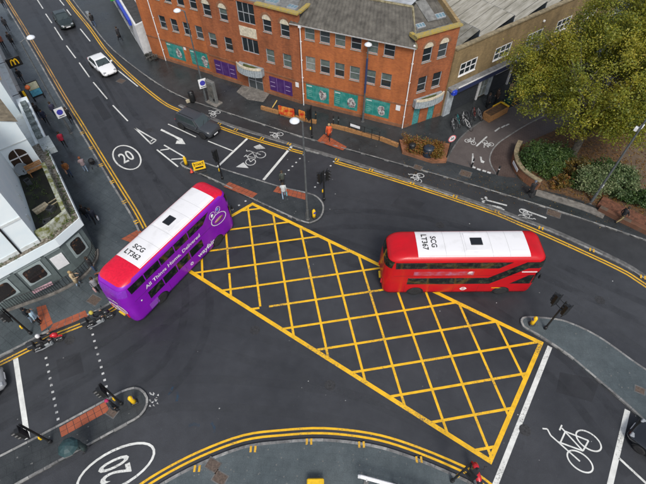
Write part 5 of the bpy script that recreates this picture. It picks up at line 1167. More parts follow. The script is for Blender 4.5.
# ================================================================== PEOPLE
# skeleton in metres, facing +X, left is +Y: joint -> (position, radius)
BONES = {}
def make_pose(name, la, ra, ll, rl, lean=0.0, seat=False):
    """la/ra: (elbow, wrist) offsets; ll/rl: (knee, ankle) points. Returns a mesh with slots skin/top/legs/shoes"""
    hz = .90 if not seat else .80
    J = {'pel': ((0, 0, hz), .125), 'waist': ((lean * .3, 0, hz + .18), .118), 'chest': ((lean * .7, 0, hz + .40), .15), 'neck0': ((lean, 0, hz + .54), .075), 'neck1': ((lean + .015, 0, hz + .60), .055), 'head': ((lean + .03, 0, hz + .70), .098), 'crown': ((lean + .025, 0, hz + .785), .078)}
    E_ = [('pel', 'waist', 1), ('waist', 'chest', 1), ('chest', 'neck0', 1), ('neck0', 'neck1', 0), ('neck1', 'head', 0), ('head', 'crown', 0)]
    for s_, arm, leg, k in ((1, la, ll, 'l'), (-1, ra, rl, 'r')):
        sh = (lean * .9, s_ * .185, hz + .46); J['sh' + k] = (sh, .072)
        el = (sh[0] + arm[0][0], sh[1] + s_ * arm[0][1], sh[2] + arm[0][2]); wr = (el[0] + arm[1][0], el[1] + s_ * arm[1][1], el[2] + arm[1][2])
        d_ = Vector(wr) - Vector(el); hd = tuple(Vector(wr) + d_.normalized() * .09)
        J['el' + k] = (el, .052); J['wr' + k] = (wr, .038); J['hd' + k] = (hd, .036)
        J['hip' + k] = ((0, s_ * .095, hz - .06), .098); J['kn' + k] = ((leg[0][0], s_ * .10, leg[0][1]), .066); J['an' + k] = ((leg[1][0], s_ * .10, leg[1][1]), .046)
        J['toe' + k] = ((leg[1][0] + .17, s_ * .12, max(.035, leg[1][1] - .05)), .036)
        E_ += [('chest', 'sh' + k, 1), ('sh' + k, 'el' + k, 1), ('el' + k, 'wr' + k, 1), ('wr' + k, 'hd' + k, 0), ('pel', 'hip' + k, 2), ('hip' + k, 'kn' + k, 2), ('kn' + k, 'an' + k, 2), ('an' + k, 'toe' + k, 3)]
    names = list(J); me = bpy.data.meshes.new('pose'); me.from_pydata([J[n][0] for n in names], [(names.index(a), names.index(c)) for a, c, _ in E_], [])
    ob = bpy.data.objects.new('tmp_pose', me); COL.objects.link(ob)
    ob.modifiers.new('s', 'SKIN'); sk = me.skin_vertices[0].data
    for i, n in enumerate(names):
        r_ = J[n][1]; sk[i].radius = (r_, r_) if n not in ('chest', 'pel', 'waist') else (r_ * 1.05, r_ * 1.05); sk[i].use_root = (n == 'pel')
    sub = ob.modifiers.new('d', 'SUBSURF'); sub.levels = 1; sub.render_levels = 1
    dg = bpy.context.evaluated_depsgraph_get(); dg.update(); m2 = bpy.data.meshes.new_from_object(ob.evaluated_get(dg)); bpy.data.objects.remove(ob)
    # widen the trunk, thin it front to back
    bm = bmesh.new(); bm.from_mesh(m2)
    for v in bm.verts:
        if hz < v.co.z < hz + .5 and abs(v.co.y) < .2: v.co.y *= 1.18; 
    # fingers: four and a thumb on each hand, nose on the face
    def stick(p, q, r0, r1, mi):
        p, q = Vector(p), Vector(q); d_ = (q - p).normalized(); u = d_.orthogonal().normalized(); w_ = d_.cross(u); vs = []
        for c, r_ in ((p, r0), ((p + q) / 2, (r0 + r1) / 2), (q, r1)):
            vs.append([bm.verts.new(c + (u * math.cos(a) + w_ * math.sin(a)) * r_) for a in (0, PI / 2, PI, 1.5 * PI)])
        for a in range(2):
            for i in range(4): bm.faces.new((vs[a][i], vs[a][(i + 1) % 4], vs[a + 1][(i + 1) % 4], vs[a + 1][i]))
        bm.faces.new(vs[2])
    for s_, k in ((1, 'l'), (-1, 'r')):
        hd, wr = Vector(J['hd' + k][0]), Vector(J['wr' + k][0]); d_ = (hd - wr).normalized(); side = d_.cross(Vector((0, 1, 0))).normalized()
        for f in range(4): stick(hd + side * (-.024 + .016 * f), hd + side * (-.026 + .017 * f) + d_ * (.055 + .018 * (f in (1, 2))) + Vector((.0, -s_ * .018, 0)), .010, .006, 0)
        stick(wr + d_ * .03 + side * .03, wr + d_ * .075 + side * .065, .011, .008, 0)
    hx = J['head'][0]; stick((hx[0] + .085, 0, hx[2] + .02), (hx[0] + .118, 0, hx[2] - .012), .012, .015, 0)
    for s_ in (-1, 1): stick((hx[0] + .0, s_ * .09, hx[2] - .02), (hx[0] - .005, s_ * .108, hx[2] + .02), .018, .014, 0)
    bm.to_mesh(m2); bm.free()
    idx = []
    for p in m2.polygons:
        c = p.center; best = (9, 0)
        for a, e, reg in E_:
            A, B = Vector(J[a][0]), Vector(J[e][0]); ab = B - A; tt = max(0, min(1, (c - A).dot(ab) / ab.length_squared)); dd = (A + ab * tt - c).length - (J[a][1] * (1 - tt) + J[e][1] * tt)
            if dd < best[0]: best = (dd, reg)
        idx.append(best[1])
    m2.materials.clear()
    for _ in range(4): m2.materials.append(SKIN)
    m2.polygons.foreach_set('material_index', idx); m2.polygons.foreach_set('use_smooth', [True] * len(idx))
    BONES[name] = J; return m2
dn = ((.0, .04, -.28), (.05, .0, -.24))
POSES = {
    'stand': make_pose('stand', ((-.02, .04, -.28), (.06, 0, -.24)), ((-.02, .04, -.28), (.06, 0, -.24)), ((.02, .47), (0, .08)), ((.0, .47), (-.03, .08))),
    'walk': make_pose('walk', ((-.13, .04, -.25), (.04, .0, -.24)), ((.12, .04, -.25), (.14, 0, -.2)), ((.17, .50), (.28, .10)), ((-.02, .47), (-.30, .13)), .04),
    'walk2': make_pose('walk2', ((.10, .04, -.26), (.18, -.02, -.14)), ((-.10, .04, -.26), (.02, 0, -.25)), ((.0, .47), (-.24, .12)), ((.15, .50), (.22, .10)), .05),
    'hold': make_pose('hold', ((.03, .05, -.26), (.22, -.06, -.02)), ((.03, .05, -.26), (.22, -.06, -.02)), ((.08, .48), (.10, .08)), ((-.01, .47), (-.10, .09)), .02),
    'carry': make_pose('carry', ((.03, .05, -.26), (.20, -.06, .10)), ((-.02, .04, -.28), (.05, 0, -.24)), ((.10, .48), (.14, .09)), ((-.01, .47), (-.16, .1)), .02),
    'ride': make_pose('ride', ((.18, .08, -.20), (.24, .0, -.05)), ((.18, .08, -.20), (.24, 0, -.05)), ((.40, .70), (.30, .30)), ((.40, .70), (.30, .30)), .10, True),
}
def cloth(c): return plain('cloth_%02d_%02d_%02d' % tuple(int(x * 99) for x in c), c, .8)
BLK, NAVY, DGREY, GREY, JEANS, LJEANS = (.012, .012, .014), (.018, .024, .05), (.035, .036, .04), (.10, .10, .11), (.04, .07, .14), (.22, .30, .40)
BROWNH = (.03, .018, .01)
def person(px, face, pose, top, legs, label, hair=BROWNH, skin=SKIN, h=1.70, shoes=BLK, coat=False, hood=None, bag=None, group=None, z=Zp, long_hair=False, world=None, helmet=None):
    p = world or G(px[0], px[1], z); t = thing('person', (p[0], p[1], z), face, label, 'person', group)
    sc = h / 1.69; t.scale = (sc, sc, sc); J = BONES[pose]
    b = link('body', POSES[pose], t)
    for i, m_ in enumerate((skin, cloth(top), cloth(legs), cloth(shoes))):
        b.material_slots[i].link = 'OBJECT'; b.material_slots[i].material = m_
    hx = Vector(J['head'][0])
    q = MB(); q.smooth = True
    if helmet:
        q.lathe([(.125, -.10), (.135, -.02), (.125, .07), (.08, .13), (.001, .155)], 12, M=Matrix.Translation(hx + Vector((0, 0, .02)))); q.build('helmet', cloth(helmet), t)
    else:
        q.lathe([(.085, -.06), (.108, .0), (.108, .06), (.085, .115), (.04, .14), (.001, .145)], 12, M=Matrix.Translation(hx + Vector((-.018, 0, .0))) @ Matrix.Rotation(-.3, 4, 'Y')); q.build('hood' if hood else 'hair', cloth(hood or hair), t)
        if long_hair: q = MB(); q.smooth = True; q.tube([hx + Vector((-.05, 0, .06)), hx + Vector((-.1, 0, -.08)), hx + Vector((-.11, 0, -.22))], [.075, .085, .05], 8); q.build('long_hair', cloth(hair), t)
    # jacket hem and collar follow the body
    pz = J['pel'][0][2]; q = MB(); q.smooth = True
    lowz = pz - (.42 if coat else .09)
    prof = [(.185 if coat else .165, lowz - pz), (.165, -.02), (.15, .12), (.175, .34), (.15, .46), (.085, .53)]
    q.lathe(prof, 14, M=Matrix.Translation((J['waist'][0][0], 0, pz)) @ Matrix.Diagonal((.86, 1.12, 1, 1))); q.build('coat' if coat else 'jacket', cloth(top), t)
    if bag == 'back': q = MB(); q.bbox((-.20 + J['chest'][0][0] * .6, 0, pz + .30), (.18, .30, .42), .05); q.build('rucksack', cloth(random.choice([BLK, NAVY, DGREY])), t)
    elif isinstance(bag, tuple):
        hd = Vector(J['hdr'][0]); q = MB(); q.bbox((hd.x, hd.y - .02, hd.z - .24), (.30, .12, .30), .04); q.tube([(hd.x - .08, hd.y, hd.z - .1), hd, (hd.x + .08, hd.y, hd.z - .1)], .008, 4); q.build('shopping_bag', cloth(bag), t)
    return t
sw = rd; up_ = rd + PI       # walking down / up the north-west street
person((6, 9), up_, 'walk', BLK, NAVY, 'person in black walking beside the faded yellow kerb line far up the street')
person((9, 31), up_, 'walk', DGREY, BLK, 'person in dark grey hooded coat by the white lamp head', hood=DGREY)
person((14, 46), sw, 'walk2', BLK, BLK, 'person in black coat next to the hanging letter M sign', coat=True)
person((5, 48), sw, 'stand', (.30, .09, .05), BLK, 'person in rust red top at the shop door under the M sign')
person((24, 83), sw, 'walk', BLK, DGREY, 'person in black jacket walking between the M sign and the orange lantern')
person((41, 118), up_, 'walk2', BLK, NAVY, 'person in black beside the condenser units above the shop', bag='back')
person((48, 124), sw, 'walk', NAVY, BLK, 'person in navy jacket passing the pub porch', hair=(.01, .01, .01))
person((57, 117), up_, 'walk', (.03, .03, .06), JEANS, 'person in jeans behind the white parking sign on the column')
person((72, 122), sw, 'walk2', BLK, BLK, 'person in black coat right of the parking sign on the column', coat=True)
person((66, 147), up_, 'walk', (.45, .02, .05), BLK, 'person in bright red jacket walking past the pub porch')
person((71, 176), sw, 'hold', (.32, .12, .03), JEANS, 'person in orange brown jacket beside the pub terrace wall', bag=(.5, .3, .2))
person((87, 172), up_, 'hold', (.26, .20, .21), LJEANS, 'person in pale pink top pushing the black pushchair', hair=(.2, .06, .02))
person((89, 220), up_ - .15, 'walk', BLK, NAVY, 'person in black suit walking beside another along the pub railings')
person((97, 223), up_ - .15, 'walk2', (.02, .025, .04), BLK, 'person in dark suit with white bag walking by the pub railings', bag=(.6, .62, .65))
person((79, 285), R(20), 'hold', (.46, .36, .22), LJEANS, 'person in cream coat and pale jeans outside the pub window', hair=(.35, .25, .12), coat=True)
person((95, 271), R(60), 'stand', BLK, JEANS, 'person in black jacket and jeans at the pub corner railings')
person((100, 291), R(-40), 'stand', (.22, .22, .24), BLK, 'person in striped grey top behind the purple bus', bag=(.4, .25, .25))
person((106, 288), R(120), 'stand', (.10, .09, .06), DGREY, 'person in olive jacket waiting at the rear of the purple bus', hair=(.01, .01, .01))
person((34, 321), R(25), 'hold', (.02, .025, .03), LJEANS, 'person in black hood and pale jeans on the red tactile slabs', hood=(.012, .014, .018))
person((41, 323), R(205), 'stand', (.30, .42, .50), BLK, 'person in pale blue top holding a white bag near the red motorcycle', bag=(.6, .58, .55))
person((283, 186), R(100), 'walk', (.05, .06, .05), BLK, 'person in dark green jacket crossing off the centre island', hair=(.05, .035, .02))
person((284, 198), R(100), 'walk2', (.48, .50, .50), LJEANS, 'person in white top and pale jeans standing on the centre island', bag=(.12, .3, .34))
person((329, 139), R(-100), 'walk', (.62, .09, .02), BLK, 'person in bright orange coat beside the red tactile paving', hair=(.35, .28, .15), coat=True, h=1.75)
person((486, 108), R(20), 'stand', BLK, BLK, 'person in black standing by the tan timber planter', coat=True)
person((495, 103.5), R(200), 'stand', (.05, .03, .02), BLK, 'person in brown jacket leaning at the timber planter')
person((528, 73), R(30), 'walk', BLK, BLK, 'person in black walking past the white shutter pillar', coat=True)
person((533, 83), R(210), 'walk2', (.30, .17, .06), DGREY, 'person in tan jacket half under the tree crown')
person((508, 96), R(-60), 'hold', (.30, .22, .12), DGREY, 'street cleaner in tan top behind the green barrow')
person((529, 196), R(80), 'walk', (.012, .012, .016), BLK, 'person in long black coat with pink bag beside the curved wall', coat=True, bag=(.5, .2, .24), hair=(.1, .12, .16))
person((618, 222), R(10), 'walk', (.014, .014, .016), (.26, .20, .09), 'person in black jacket and khaki trousers by the low red wall', hair=(.02, .015, .01))
person((121, 41), up_ + .3, 'walk', (.02, .02, .024), BLK, 'person in black walking under the blue fascia', coat=True)
person((95, 27), up_, 'walk', BLK, JEANS, 'person in black jacket and jeans by the grey bin up the street')
person((117, 410), R(40), 'stand', (.02, .022, .03), BLK, 'person in dark hooded coat with pink lining on the left island', hood=(.38, .02, .10), coat=True)
um = person((88, 450), R(205), 'carry', (.03, .05, .05), DGREY, 'person hidden under a dark green umbrella on the left island', coat=True)
hd = BONES['carry']['hdl'][0]; c_, s_ = math.cos(R(205)), math.sin(R(205)); p0 = um.location
hx = (p0.x + hd[0] * c_ - hd[1] * s_, p0.y + hd[0] * s_ + hd[1] * c_)
t = thing('umbrella', (hx[0], hx[1], p0.z + hd[2] - .12), 0, 'dark green open umbrella held over the left island', 'umbrella')
b = MB(); b.tube([(0, 0, 0), (0, 0, .98)], .012, 6); b.tube([(0, 0, -.02), (0, 0, -.12), (.03, 0, -.16), (.07, 0, -.13)], .014, 6); b.build('shaft', BLACK, t)
b = MB(); n = 8; vs = []
prof = [(.02, .99), (.22, .94), (.40, .84), (.53, .68)]
for r_, z in prof:
    for j in range(2 * n): a = PI * j / n; vs.append((r_ * (1 if j % 2 == 0 else .94) * math.cos(a), r_ * (1 if j % 2 == 0 else .94) * math.sin(a), z + (0 if j % 2 == 0 else -.012 * r_)))
b.add(vs, [(i * 16 + j, i * 16 + (j + 1) % 16, (i + 1) * 16 + (j + 1) % 16, (i + 1) * 16 + j) for i in range(3) for j in range(16)] + [tuple(range(16))]); cn = b.build('canopy', mat('umbrella_cloth', (.018, .05, .055), .6, noise=.2), t)
for j in range(n): a = 2 * PI * j / n; q = MB(); q.tube([(r_ * math.cos(a), r_ * math.sin(a), z - .015) for r_, z in prof], .006, 4); q.build('rib', BLACK, cn)
# ================================================================== TWO-WHEELERS
def wheel2(x, r_, parent, w_=.05, spoke=True):
    Mw = Matrix.Translation((x, 0, r_)) @ Matrix.Rotation(PI / 2, 4, 'X')
    q = MB(); q.smooth = True; q.torus(r_ - w_, w_, Mw, 20, 6); o = q.build('wheel', RUBBER, parent)
    q = MB(); q.lathe([(.001, -.05), (r_ * .25, -.03), (r_ * .25, .03), (.001, .05)], 10, M=Mw); q.build('hub', CHROME, o)
    q = MB()
    for k in range(6): a = PI * k / 3; q.tube([Mw @ Vector((.02, 0, 0)), Mw @ Vector(((r_ - w_) * math.cos(a), (r_ - w_) * math.sin(a), 0))], .012 if w_ > .03 else .006, 4)
    q.build('spokes', CHROME, o)
def motorcycle(px, rz, paint, label, box=True, world_z=0.0, tank=None):
    p = G(*px, world_z); t = thing('motorcycle', (p[0], p[1], world_z), rz, label, 'motorcycle', 'motorcycles')
    wheel2(.68, .31, t, .07); wheel2(-.66, .31, t, .07)
    q = MB(); q.smooth = True; q.tube([(-.62, 0, .55), (-.2, 0, .62), (.1, 0, .74), (.38, 0, .80), (.52, 0, .76)], [.08, .13, .17, .15, .05], 10); q.build('tank', tank or mat('tank_black', (.014, .014, .016), .3), t)
    q = MB(); q.bbox((-.32, 0, .76), (.66, .28, .12), .05); q.build('seat', mat('seat_vinyl', (.015, .015, .016), .5), t)
    q = MB(); q.bbox((.05, 0, .40), (.5, .3, .36), .08); q.build('engine', LED, t)
    for s_ in (-1, 1):
        q = MB(); q.tube([(.68, s_ * .09, .31), (.52, s_ * .09, .86)], .028, 6); q.build('fork', CHROME, t)
        q = MB(); q.tube([(.5, s_ * .05, .98), (.42, s_ * .36, 1.0)], .016, 6); q.tube([(.42, s_ * .33, 1.0), (.52, s_ * .40, 1.14)], .008, 4); q.box((.52, s_ * .42, 1.17), (.04, .13, .08)); q.build('handlebar', BLACK, t)
    q = MB(); q.smooth = True; q.tube([(.42, 0, .95), (.62, 0, .95), (.74, 0, .86), (.78, 0, .74)], [.10, .17, .16, .05], 10); fa = q.build('front_fairing', paint, t)
    q = MB(); q.smooth = True; q.lathe([(.001, .03), (.07, .02), (.09, -.04)], 10, M=Matrix.Translation((.78, 0, .86)) @ Matrix.Rotation(PI / 2, 4, 'Y')); q.build('headlight', LAMPW, fa)
    q = MB(); q.tube([(.96, 0, .52), (.85, 0, .63), (.68, 0, .67), (.52, 0, .62)], .06, 6); q.build('mudguard', paint, t)
    q = MB(); q.tube([(.1, -.17, .3), (-.4, -.2, .3), (-.8, -.2, .38)], [.03, .05, .05], 8); q.build('exhaust', CHROME, t)
    q = MB(); q.box((-.78, 0, .66), (.06, .16, .1)); q.build('tail_light', SIGNR, t)
    if box: q = MB(); q.bbox((-.78, 0, .98), (.42, .42, .40), .05); q.build('top_box', mat('box_dark', (.02, .022, .025), .5), t)
    q = MB(); q.tube([(-.05, .12, .3), (-.1, .3, .02)], .015, 6); q.build('side_stand', BLACK, t)
    return t
mr = R(31)
m1 = motorcycle((50.5, 346), mr, mat('moped_red', (.50, .012, .02), .3, coat=.4), 'red motorcycle with dark top box waiting at the kerb')
m2_ = motorcycle((101.5, 323), mr, mat('moped_black', (.012, .013, .015), .3, coat=.4), 'black motorcycle with dark top box close behind the purple bus')
for m_, top, hel, lab in ((m1, BLK, (.62, .62, .62), 'rider in black with white helmet on the red motorcycle'), (m2_, (.02, .022, .026), (.45, .38, .06), 'rider in dark jacket with yellow helmet on the black motorcycle')):
    c_, s_ = math.cos(mr), math.sin(mr); person(None, mr, 'ride', top, BLK, lab, helmet=hel, z=0.0, world=(m_.location.x - .22 * c_, m_.location.y - .22 * s_))
motorcycle((475.5, 483), R(97), mat('moped_red', (.50, .012, .02), .3), 'red scooter with black handlebars parked beside the kerb signal pole', box=False, world_z=Zp, tank=MATS['moped_red'])
BIKE0 = []
def bicycle(p, rz, col, label, z=Zp):
    t = thing('bicycle', (p[0], p[1], z), rz, label, 'bicycle', 'bicycles at the racks')
    wheel2(.52, .34, t, .022); wheel2(-.52, .34, t, .022)
    q = MB()
    for a, c in (((-.52, 0, .34), (-.06, 0, .30)), ((-.06, 0, .30), (.38, 0, .72)), ((-.2, 0, .74), (.36, 0, .80)), ((-.06, 0, .30), (-.22, 0, .80)), ((-.52, 0, .34), (-.2, 0, .72)), ((.52, 0, .34), (.36, 0, .88))): q.tube([a, c], .022, 6)
    q.build('frame', plain('bike_%d' % int(col[0] * 999 + col[1] * 99), col, .35), t)
    q = MB(); q.smooth = True; q.tube([(-.36, 0, .86), (-.2, 0, .88), (-.08, 0, .86)], [.07, .055, .02], 8); q.build('saddle', BLACK, t)
    q = MB(); q.tube([(.36, -.27, .97), (.40, -.1, 1.0), (.40, .1, 1.0), (.36, .27, .97)], .016, 6); q.tube([(.36, 0, .86), (.40, 0, 1.0)], .016, 6); q.build('handlebar', BLACK, t)
    q = MB(); q.tube([(-.06, -.12, .14), (-.06, -.1, .14), (-.06, -.08, .30), (-.06, .08, .30), (-.06, .1, .46), (-.06, .14, .46)], .014, 6); q.build('cranks', CHROME, t)
    return t
CH = 'bicycle leaning in the rack row between planter and timber box'
for i, ((u, v), a, c, lab) in enumerate([((452, 128), 30, (.30, .31, .32), 'silver bicycle nearest the round speed sign in the rack'), ((457, 124), 38, (.02, .25, .26), 'turquoise bicycle in the rack behind the speed sign'), ((462, 121.5), 25, (.55, .55, .55), 'white bicycle standing at the middle of the rack'), ((468, 121), 42, (.05, .05, .06), 'black bicycle with silver wheels in the rack'), ((473, 117), 30, (.30, .05, .04), 'dark red bicycle in the rack'), ((478, 117.5), 45, (.35, .36, .37), 'grey bicycle beside the timber planter end'), ((466, 128), 60, (.6, .6, .6), 'white bicycle set apart at the kerb of the side street')]):
    bicycle(G(u, v, Zp), R(a + 60), c, lab)
for i, (u, v) in enumerate([(454.5, 126), (464, 122), (473.5, 117)]):
    p = G(u, v, Zp); t = thing('cycle_stand', (*p, Zp), R(120), ('cycle stand beside the turquoise bicycle', 'cycle stand beside the black bicycle', 'cycle stand beside the dark red bicycle')[i], 'bike rack', 'cycle stands')
    b = MB(); b.tube([(-.35, 0, 0), (-.35, 0, .65), (-.25, 0, .75), (.25, 0, .75), (.35, 0, .65), (.35, 0, 0)], .025, 8); b.build('hoop', CHROME, t)
    for sx in (-.35, .35): b = MB(); b.lathe([(.06, 0), (.06, .012), (.025, .014)], 10, c=(sx, 0, 0)); b.build('foot_plate', CHROME, t)
# pushchair
p = G(94, 166, Zp); t = thing('pushchair', (*p, Zp), up_, 'black pushchair pushed along beside the left kerb', 'pushchair')
b = MB(); b.smooth = True; b.tube([(-.25, 0, .55), (.05, 0, .50), (.25, 0, .62)], [.2, .24, .2], 10); b.build('seat', mat('pram_black', (.014, .015, .018), .7), t)
b = MB(); b.smooth = True; b.lathe([(.26, 0), (.24, .14), (.14, .24), (.001, .27)], 12, c=(-.12, 0, .68)); b.build('hood', MATS['pram_black'], t)
for sy in (-.22, .22): b = MB(); b.tube([(.35, sy, .12), (-.3, sy, .7), (-.62, sy, 1.0)], .014, 6); b.tube([(-.35, sy, .12), (.15, sy, .55)], .014, 6); b.build('frame', BLACK, t)
b = MB(); b.tube([(-.62, -.22, 1.0), (-.62, .22, 1.0)], .018, 6); b.build('handle', BLACK, t)
for sx in (-.35, .35):
    for sy in (-.24, .24): b = MB(); b.torus(.10, .02, Matrix.Translation((sx, sy, .12)) @ Matrix.Rotation(PI / 2, 4, 'X'), 12, 5); b.build('wheel', RUBBER, t)
# ================================================================== STREET FURNITURE
def signal(px, z, rz, heads, label, h=3.45, yellow=True):
    """rz: the way the main head faces; heads: list of (side offset, facing offset)"""
    p = G(*px, z); t = thing('traffic_signal', (*p, z), rz, label, 'traffic light', 'traffic signals')
    b = MB(); b.lathe([(.11, 0), (.11, .25), (.065, .3), (.058, h - .04), (.03, h)], 12); pole = b.build('pole', BLACK, t)
    for yo, fo, zc in heads:
        Mh = Matrix.Translation((0, yo, zc)) @ Matrix.Rotation(fo, 4, 'Z')
        b = MB(); b.box((.06, 0, 0), (.04, .46, 1.12), M=Mh); hd_ = b.build('backing_board', BLACK, t)
        b = MB(); b.box((.17, 0, 0), (.2, .27, .95), M=Mh); b.build('housing', BLACK, hd_)
        for k, c in enumerate(((.16, .01, .01), (.16, .08, .01), (.01, .12, .05))):
            Ml = Mh @ Matrix.Translation((.27, 0, .31 - .31 * k)) @ Matrix.Rotation(PI / 2, 4, 'Y')
            b = MB(); b.smooth = True; b.lathe([(.001, .035), (.06, .025), (.10, 0)], 12, M=Ml); b.build('lens', mat('lens_%d' % k, c, .2), hd_)
            b = MB(); vs = []
            for i in range(9):
                a = R(200) * i / 8 - R(100)
                for x in (0, .2 - .09 * abs(i - 4) / 4): vs.append(Ml @ Vector((-.12 * math.cos(a), .12 * math.sin(a), x)))
            b.add(vs, [(2 * i, 2 * i + 2, 2 * i + 3, 2 * i + 1) for i in range(8)]); b.build('visor', BLACK, hd_)
        b = MB(); b.tube([(0, 0, zc + .3), (0, yo, zc + .3)], .025, 6); b.tube([(0, 0, zc - .3), (0, yo, zc - .3)], .025, 6); b.build('bracket', BLACK, t)
    if yellow:
        b = MB(); b.bbox((.10, 0, 1.05), (.10, .17, .26), .02); pb_ = b.build('push_button_box', BOLY, t)
        b = MB(); b.lathe([(.03, 0), (.03, .02), (.001, .025)], 10, M=Matrix.Translation((.15, 0, 1.0)) @ Matrix.Rotation(PI / 2, 4, 'Y')); b.build('push_button', BLACK, pb_)
    return t
signal((222.5, 179), Zp, R(150), [(-.0, 0, 2.6)], 'black traffic signal next to the yellow start sign on the centre island', 3.3)
signal((324, 200), Zp, R(150), [(.32, 0, 2.75), (-.34, R(190), 2.6)], 'black twin traffic signal beside the tall lamp on the centre island', 3.4)
signal((312, 137.5), Zp, R(155), [(.25, 0, 2.7)], 'black traffic signal beside the printed barrier panels', 3.6)
signal((545, 328.5), Zp, R(25), [(.42, R(90), 2.9), (-.42, R(90), 2.9)], 'black traffic signal with two heads on the right island', 3.5, False)
signal((452, 481), Zp, R(35), [(-.38, 0, 2.9)], 'black traffic signal at the bottom pavement kerb', 3.5)
signal((121.8, 404), Zp, R(215), [(.3, 0, 2.95)], 'black traffic signal at the rounded end of the left island', 3.35)
signal((50.8, 442), Zp, R(215), [(.3, 0, 3.0)], 'black traffic signal beside the white stop line on the left island', 3.4)
signal((31, 333.5), Zp, R(215), [(.25, R(10), 2.9)], 'black traffic signal on the pub pavement by the red motorcycle', 3.4)
def lamp(px, h, rz, arm, label, z=Zp, band=None, sign=None, m_=GALV):
    p = G(*px, z); t = thing('street_lamp', (*p, z), rz, label, 'street lamp', 'street lamps')
    b = MB(); b.lathe([(.115, 0), (.115, 1.1), (.085, 1.2), (.055, h)], 12); b.build('column', m_, t)
    b = MB(); b.lathe([(.17, 0), (.17, .05), (.14, .07)], 12); b.build('base_flange', KERBD, t)
    b = MB(); b.tube([(0, 0, h - .05), (arm * .5, 0, h + .08), (arm, 0, h + .1)], .045, 8); b.build('arm', m_, t)
    b = MB(); b.smooth = True; b.lathe([(.001, .22), (.12, .2), (.30, .1), (.34, .02), (.30, -.03), (.001, -.05)], 18, c=(arm + .25, 0, h + .05)); b.build('lantern', LAMPW, t)
    b = MB(); b.box((.145, 0, .55), (.02, .14, .5)); b.build('access_door', KERBD, t)
    if band: b = MB(); b.lathe([(.10, band[0]), (.095, band[1])], 12); b.build('wrap_band', GALVB, t)
    if sign:
        zc, fo = sign; Ms = Matrix.Rotation(fo - rz, 4, 'Z') @ Matrix.Translation((.16, 0, zc))
        b = MB(); b.box((0, 0, 0), (.03, .78, 1.0), M=Ms); sg = b.build('parking_sign', SIGNW, t)
        b = MB(); b.lathe([(.27, 0), (.27, .012), (.001, .013)], 20, M=Ms @ Matrix.Translation((.016, 0, .06)) @ Matrix.Rotation(PI / 2, 4, 'Y')); b.build('sign_disc', SIGNB, sg)
        b = MB(); b.box((.02, 0, -.36), (.008, .5, .07), M=Ms); b.build('sign_text_bar', SIGNK, sg)
    return t
lamp((206.5, 101), 9.1, R(190), .35, 'tall lamp column with a white sign beside the advertising hub', sign=(2.1, R(-62)))
lamp((71, 133), 9.1, R(35), .6, 'tall lamp column with a white sign over the left pavement', sign=(2.4, R(-50)))
lamp((362.7, 121.5), 7.7, R(90), -.15, 'lamp column wrapped in blue outside the teal posters', band=(3.2, 6.6))
lamp((307.7, 219), 9.5, R(185), .25, 'tall grey lamp column at the tip of the centre island')
la = lamp((590.5, 203), 9.6, R(45), .6, 'tall grey lamp column with a camera above the pale shrub')
b = MB(); b.bbox((.22, 0, 7.6), (.42, .18, .2), .04); b.box((.0, .2, 7.4), (.3, .2, .25)); b.build('camera_housing', SIGNW, la)
b = MB(); b.bbox((.12, 0, 1.9), (.2, .2, .3), .03); b.build('control_box', SIGNW, la)
# keep-left bollards
def bollard(px, label, rz=0):
    p = G(*px, Zp); t = thing('keep_left_bollard', (*p, Zp), rz, label, 'bollard', 'yellow traffic bollards')
    b = MB(); b.bbox((0, 0, .06), (.42, .32, .12), .04); b.build('base', BLACK, t)
    b = MB(); b.smooth = True; b.tube([(0, 0, .1), (0, 0, .35), (0, 0, .8), (.02, 0, .98)], [.15, .135, .145, .05], 10); b.build('shell', BOLY, t)
    b = MB(); b.lathe([(.11, 0), (.11, .01), (.001, .012)], 16, M=Matrix.Translation((.13, 0, .66)) @ Matrix.Rotation(PI / 2, 4, 'Y')); b.build('arrow_disc', SIGNB, t)
bollard((186.5, 165), 'yellow bollard at the pointed end of the centre island', R(150))
bollard((314, 217.5), 'yellow bollard beside the lamp column on the centre island', R(-60))
bollard((531.5, 324), 'yellow bollard at the nose of the right island', R(180))
bollard((134.5, 402.5), 'yellow bollard at the rounded end of the left island', R(30))
# yellow temporary sign on the centre island
p = G(200.5, 171, Zp); t = thing('roadworks_sign', (*p, Zp), R(-70), 'yellow temporary sign board with black lettering on the centre island', 'sign')
Ms = Matrix.Translation((.1, 0, .72)) @ Matrix.Rotation(R(-18), 4, 'Y')
b = MB(); b.box((0, 0, 0), (.04, 1.05, .75), M=Ms); bd = b.build('board', BOLY, t)
lettering('START', Ms @ frame_m((.025, 0, .12), (0, 1, 0), (0, 0, 1)), SIGNK, bd, .27, .008)
b = MB(); b.box((.024, 0, -.16), (.008, .7, .14), M=Ms); b.build('text_bar', SIGNK, bd)
for sy in (-.4, .4): b = MB(); b.tube([(.22, sy, 0), (.05, sy, 1.05)], .02, 6); b.tube([(-.35, sy, 0), (.05, sy, .95)], .02, 6); b.build('leg', BLACK, t)
b = MB(); b.bbox((0, .1, .06), (.5, .8, .12), .04); b.build('sand_bag', mat('sandbag', (.03, .03, .03), .9), t)
b = MB(); b.smooth = True; b.lathe([(.16, 0), (.16, .03), (.1, .05), (.03, .45), (.001, .46)], 12, c=(-.15, -.75, 0)); cn = b.build('cone', mat('cone_red', (.6, .05, .02), .5), t)
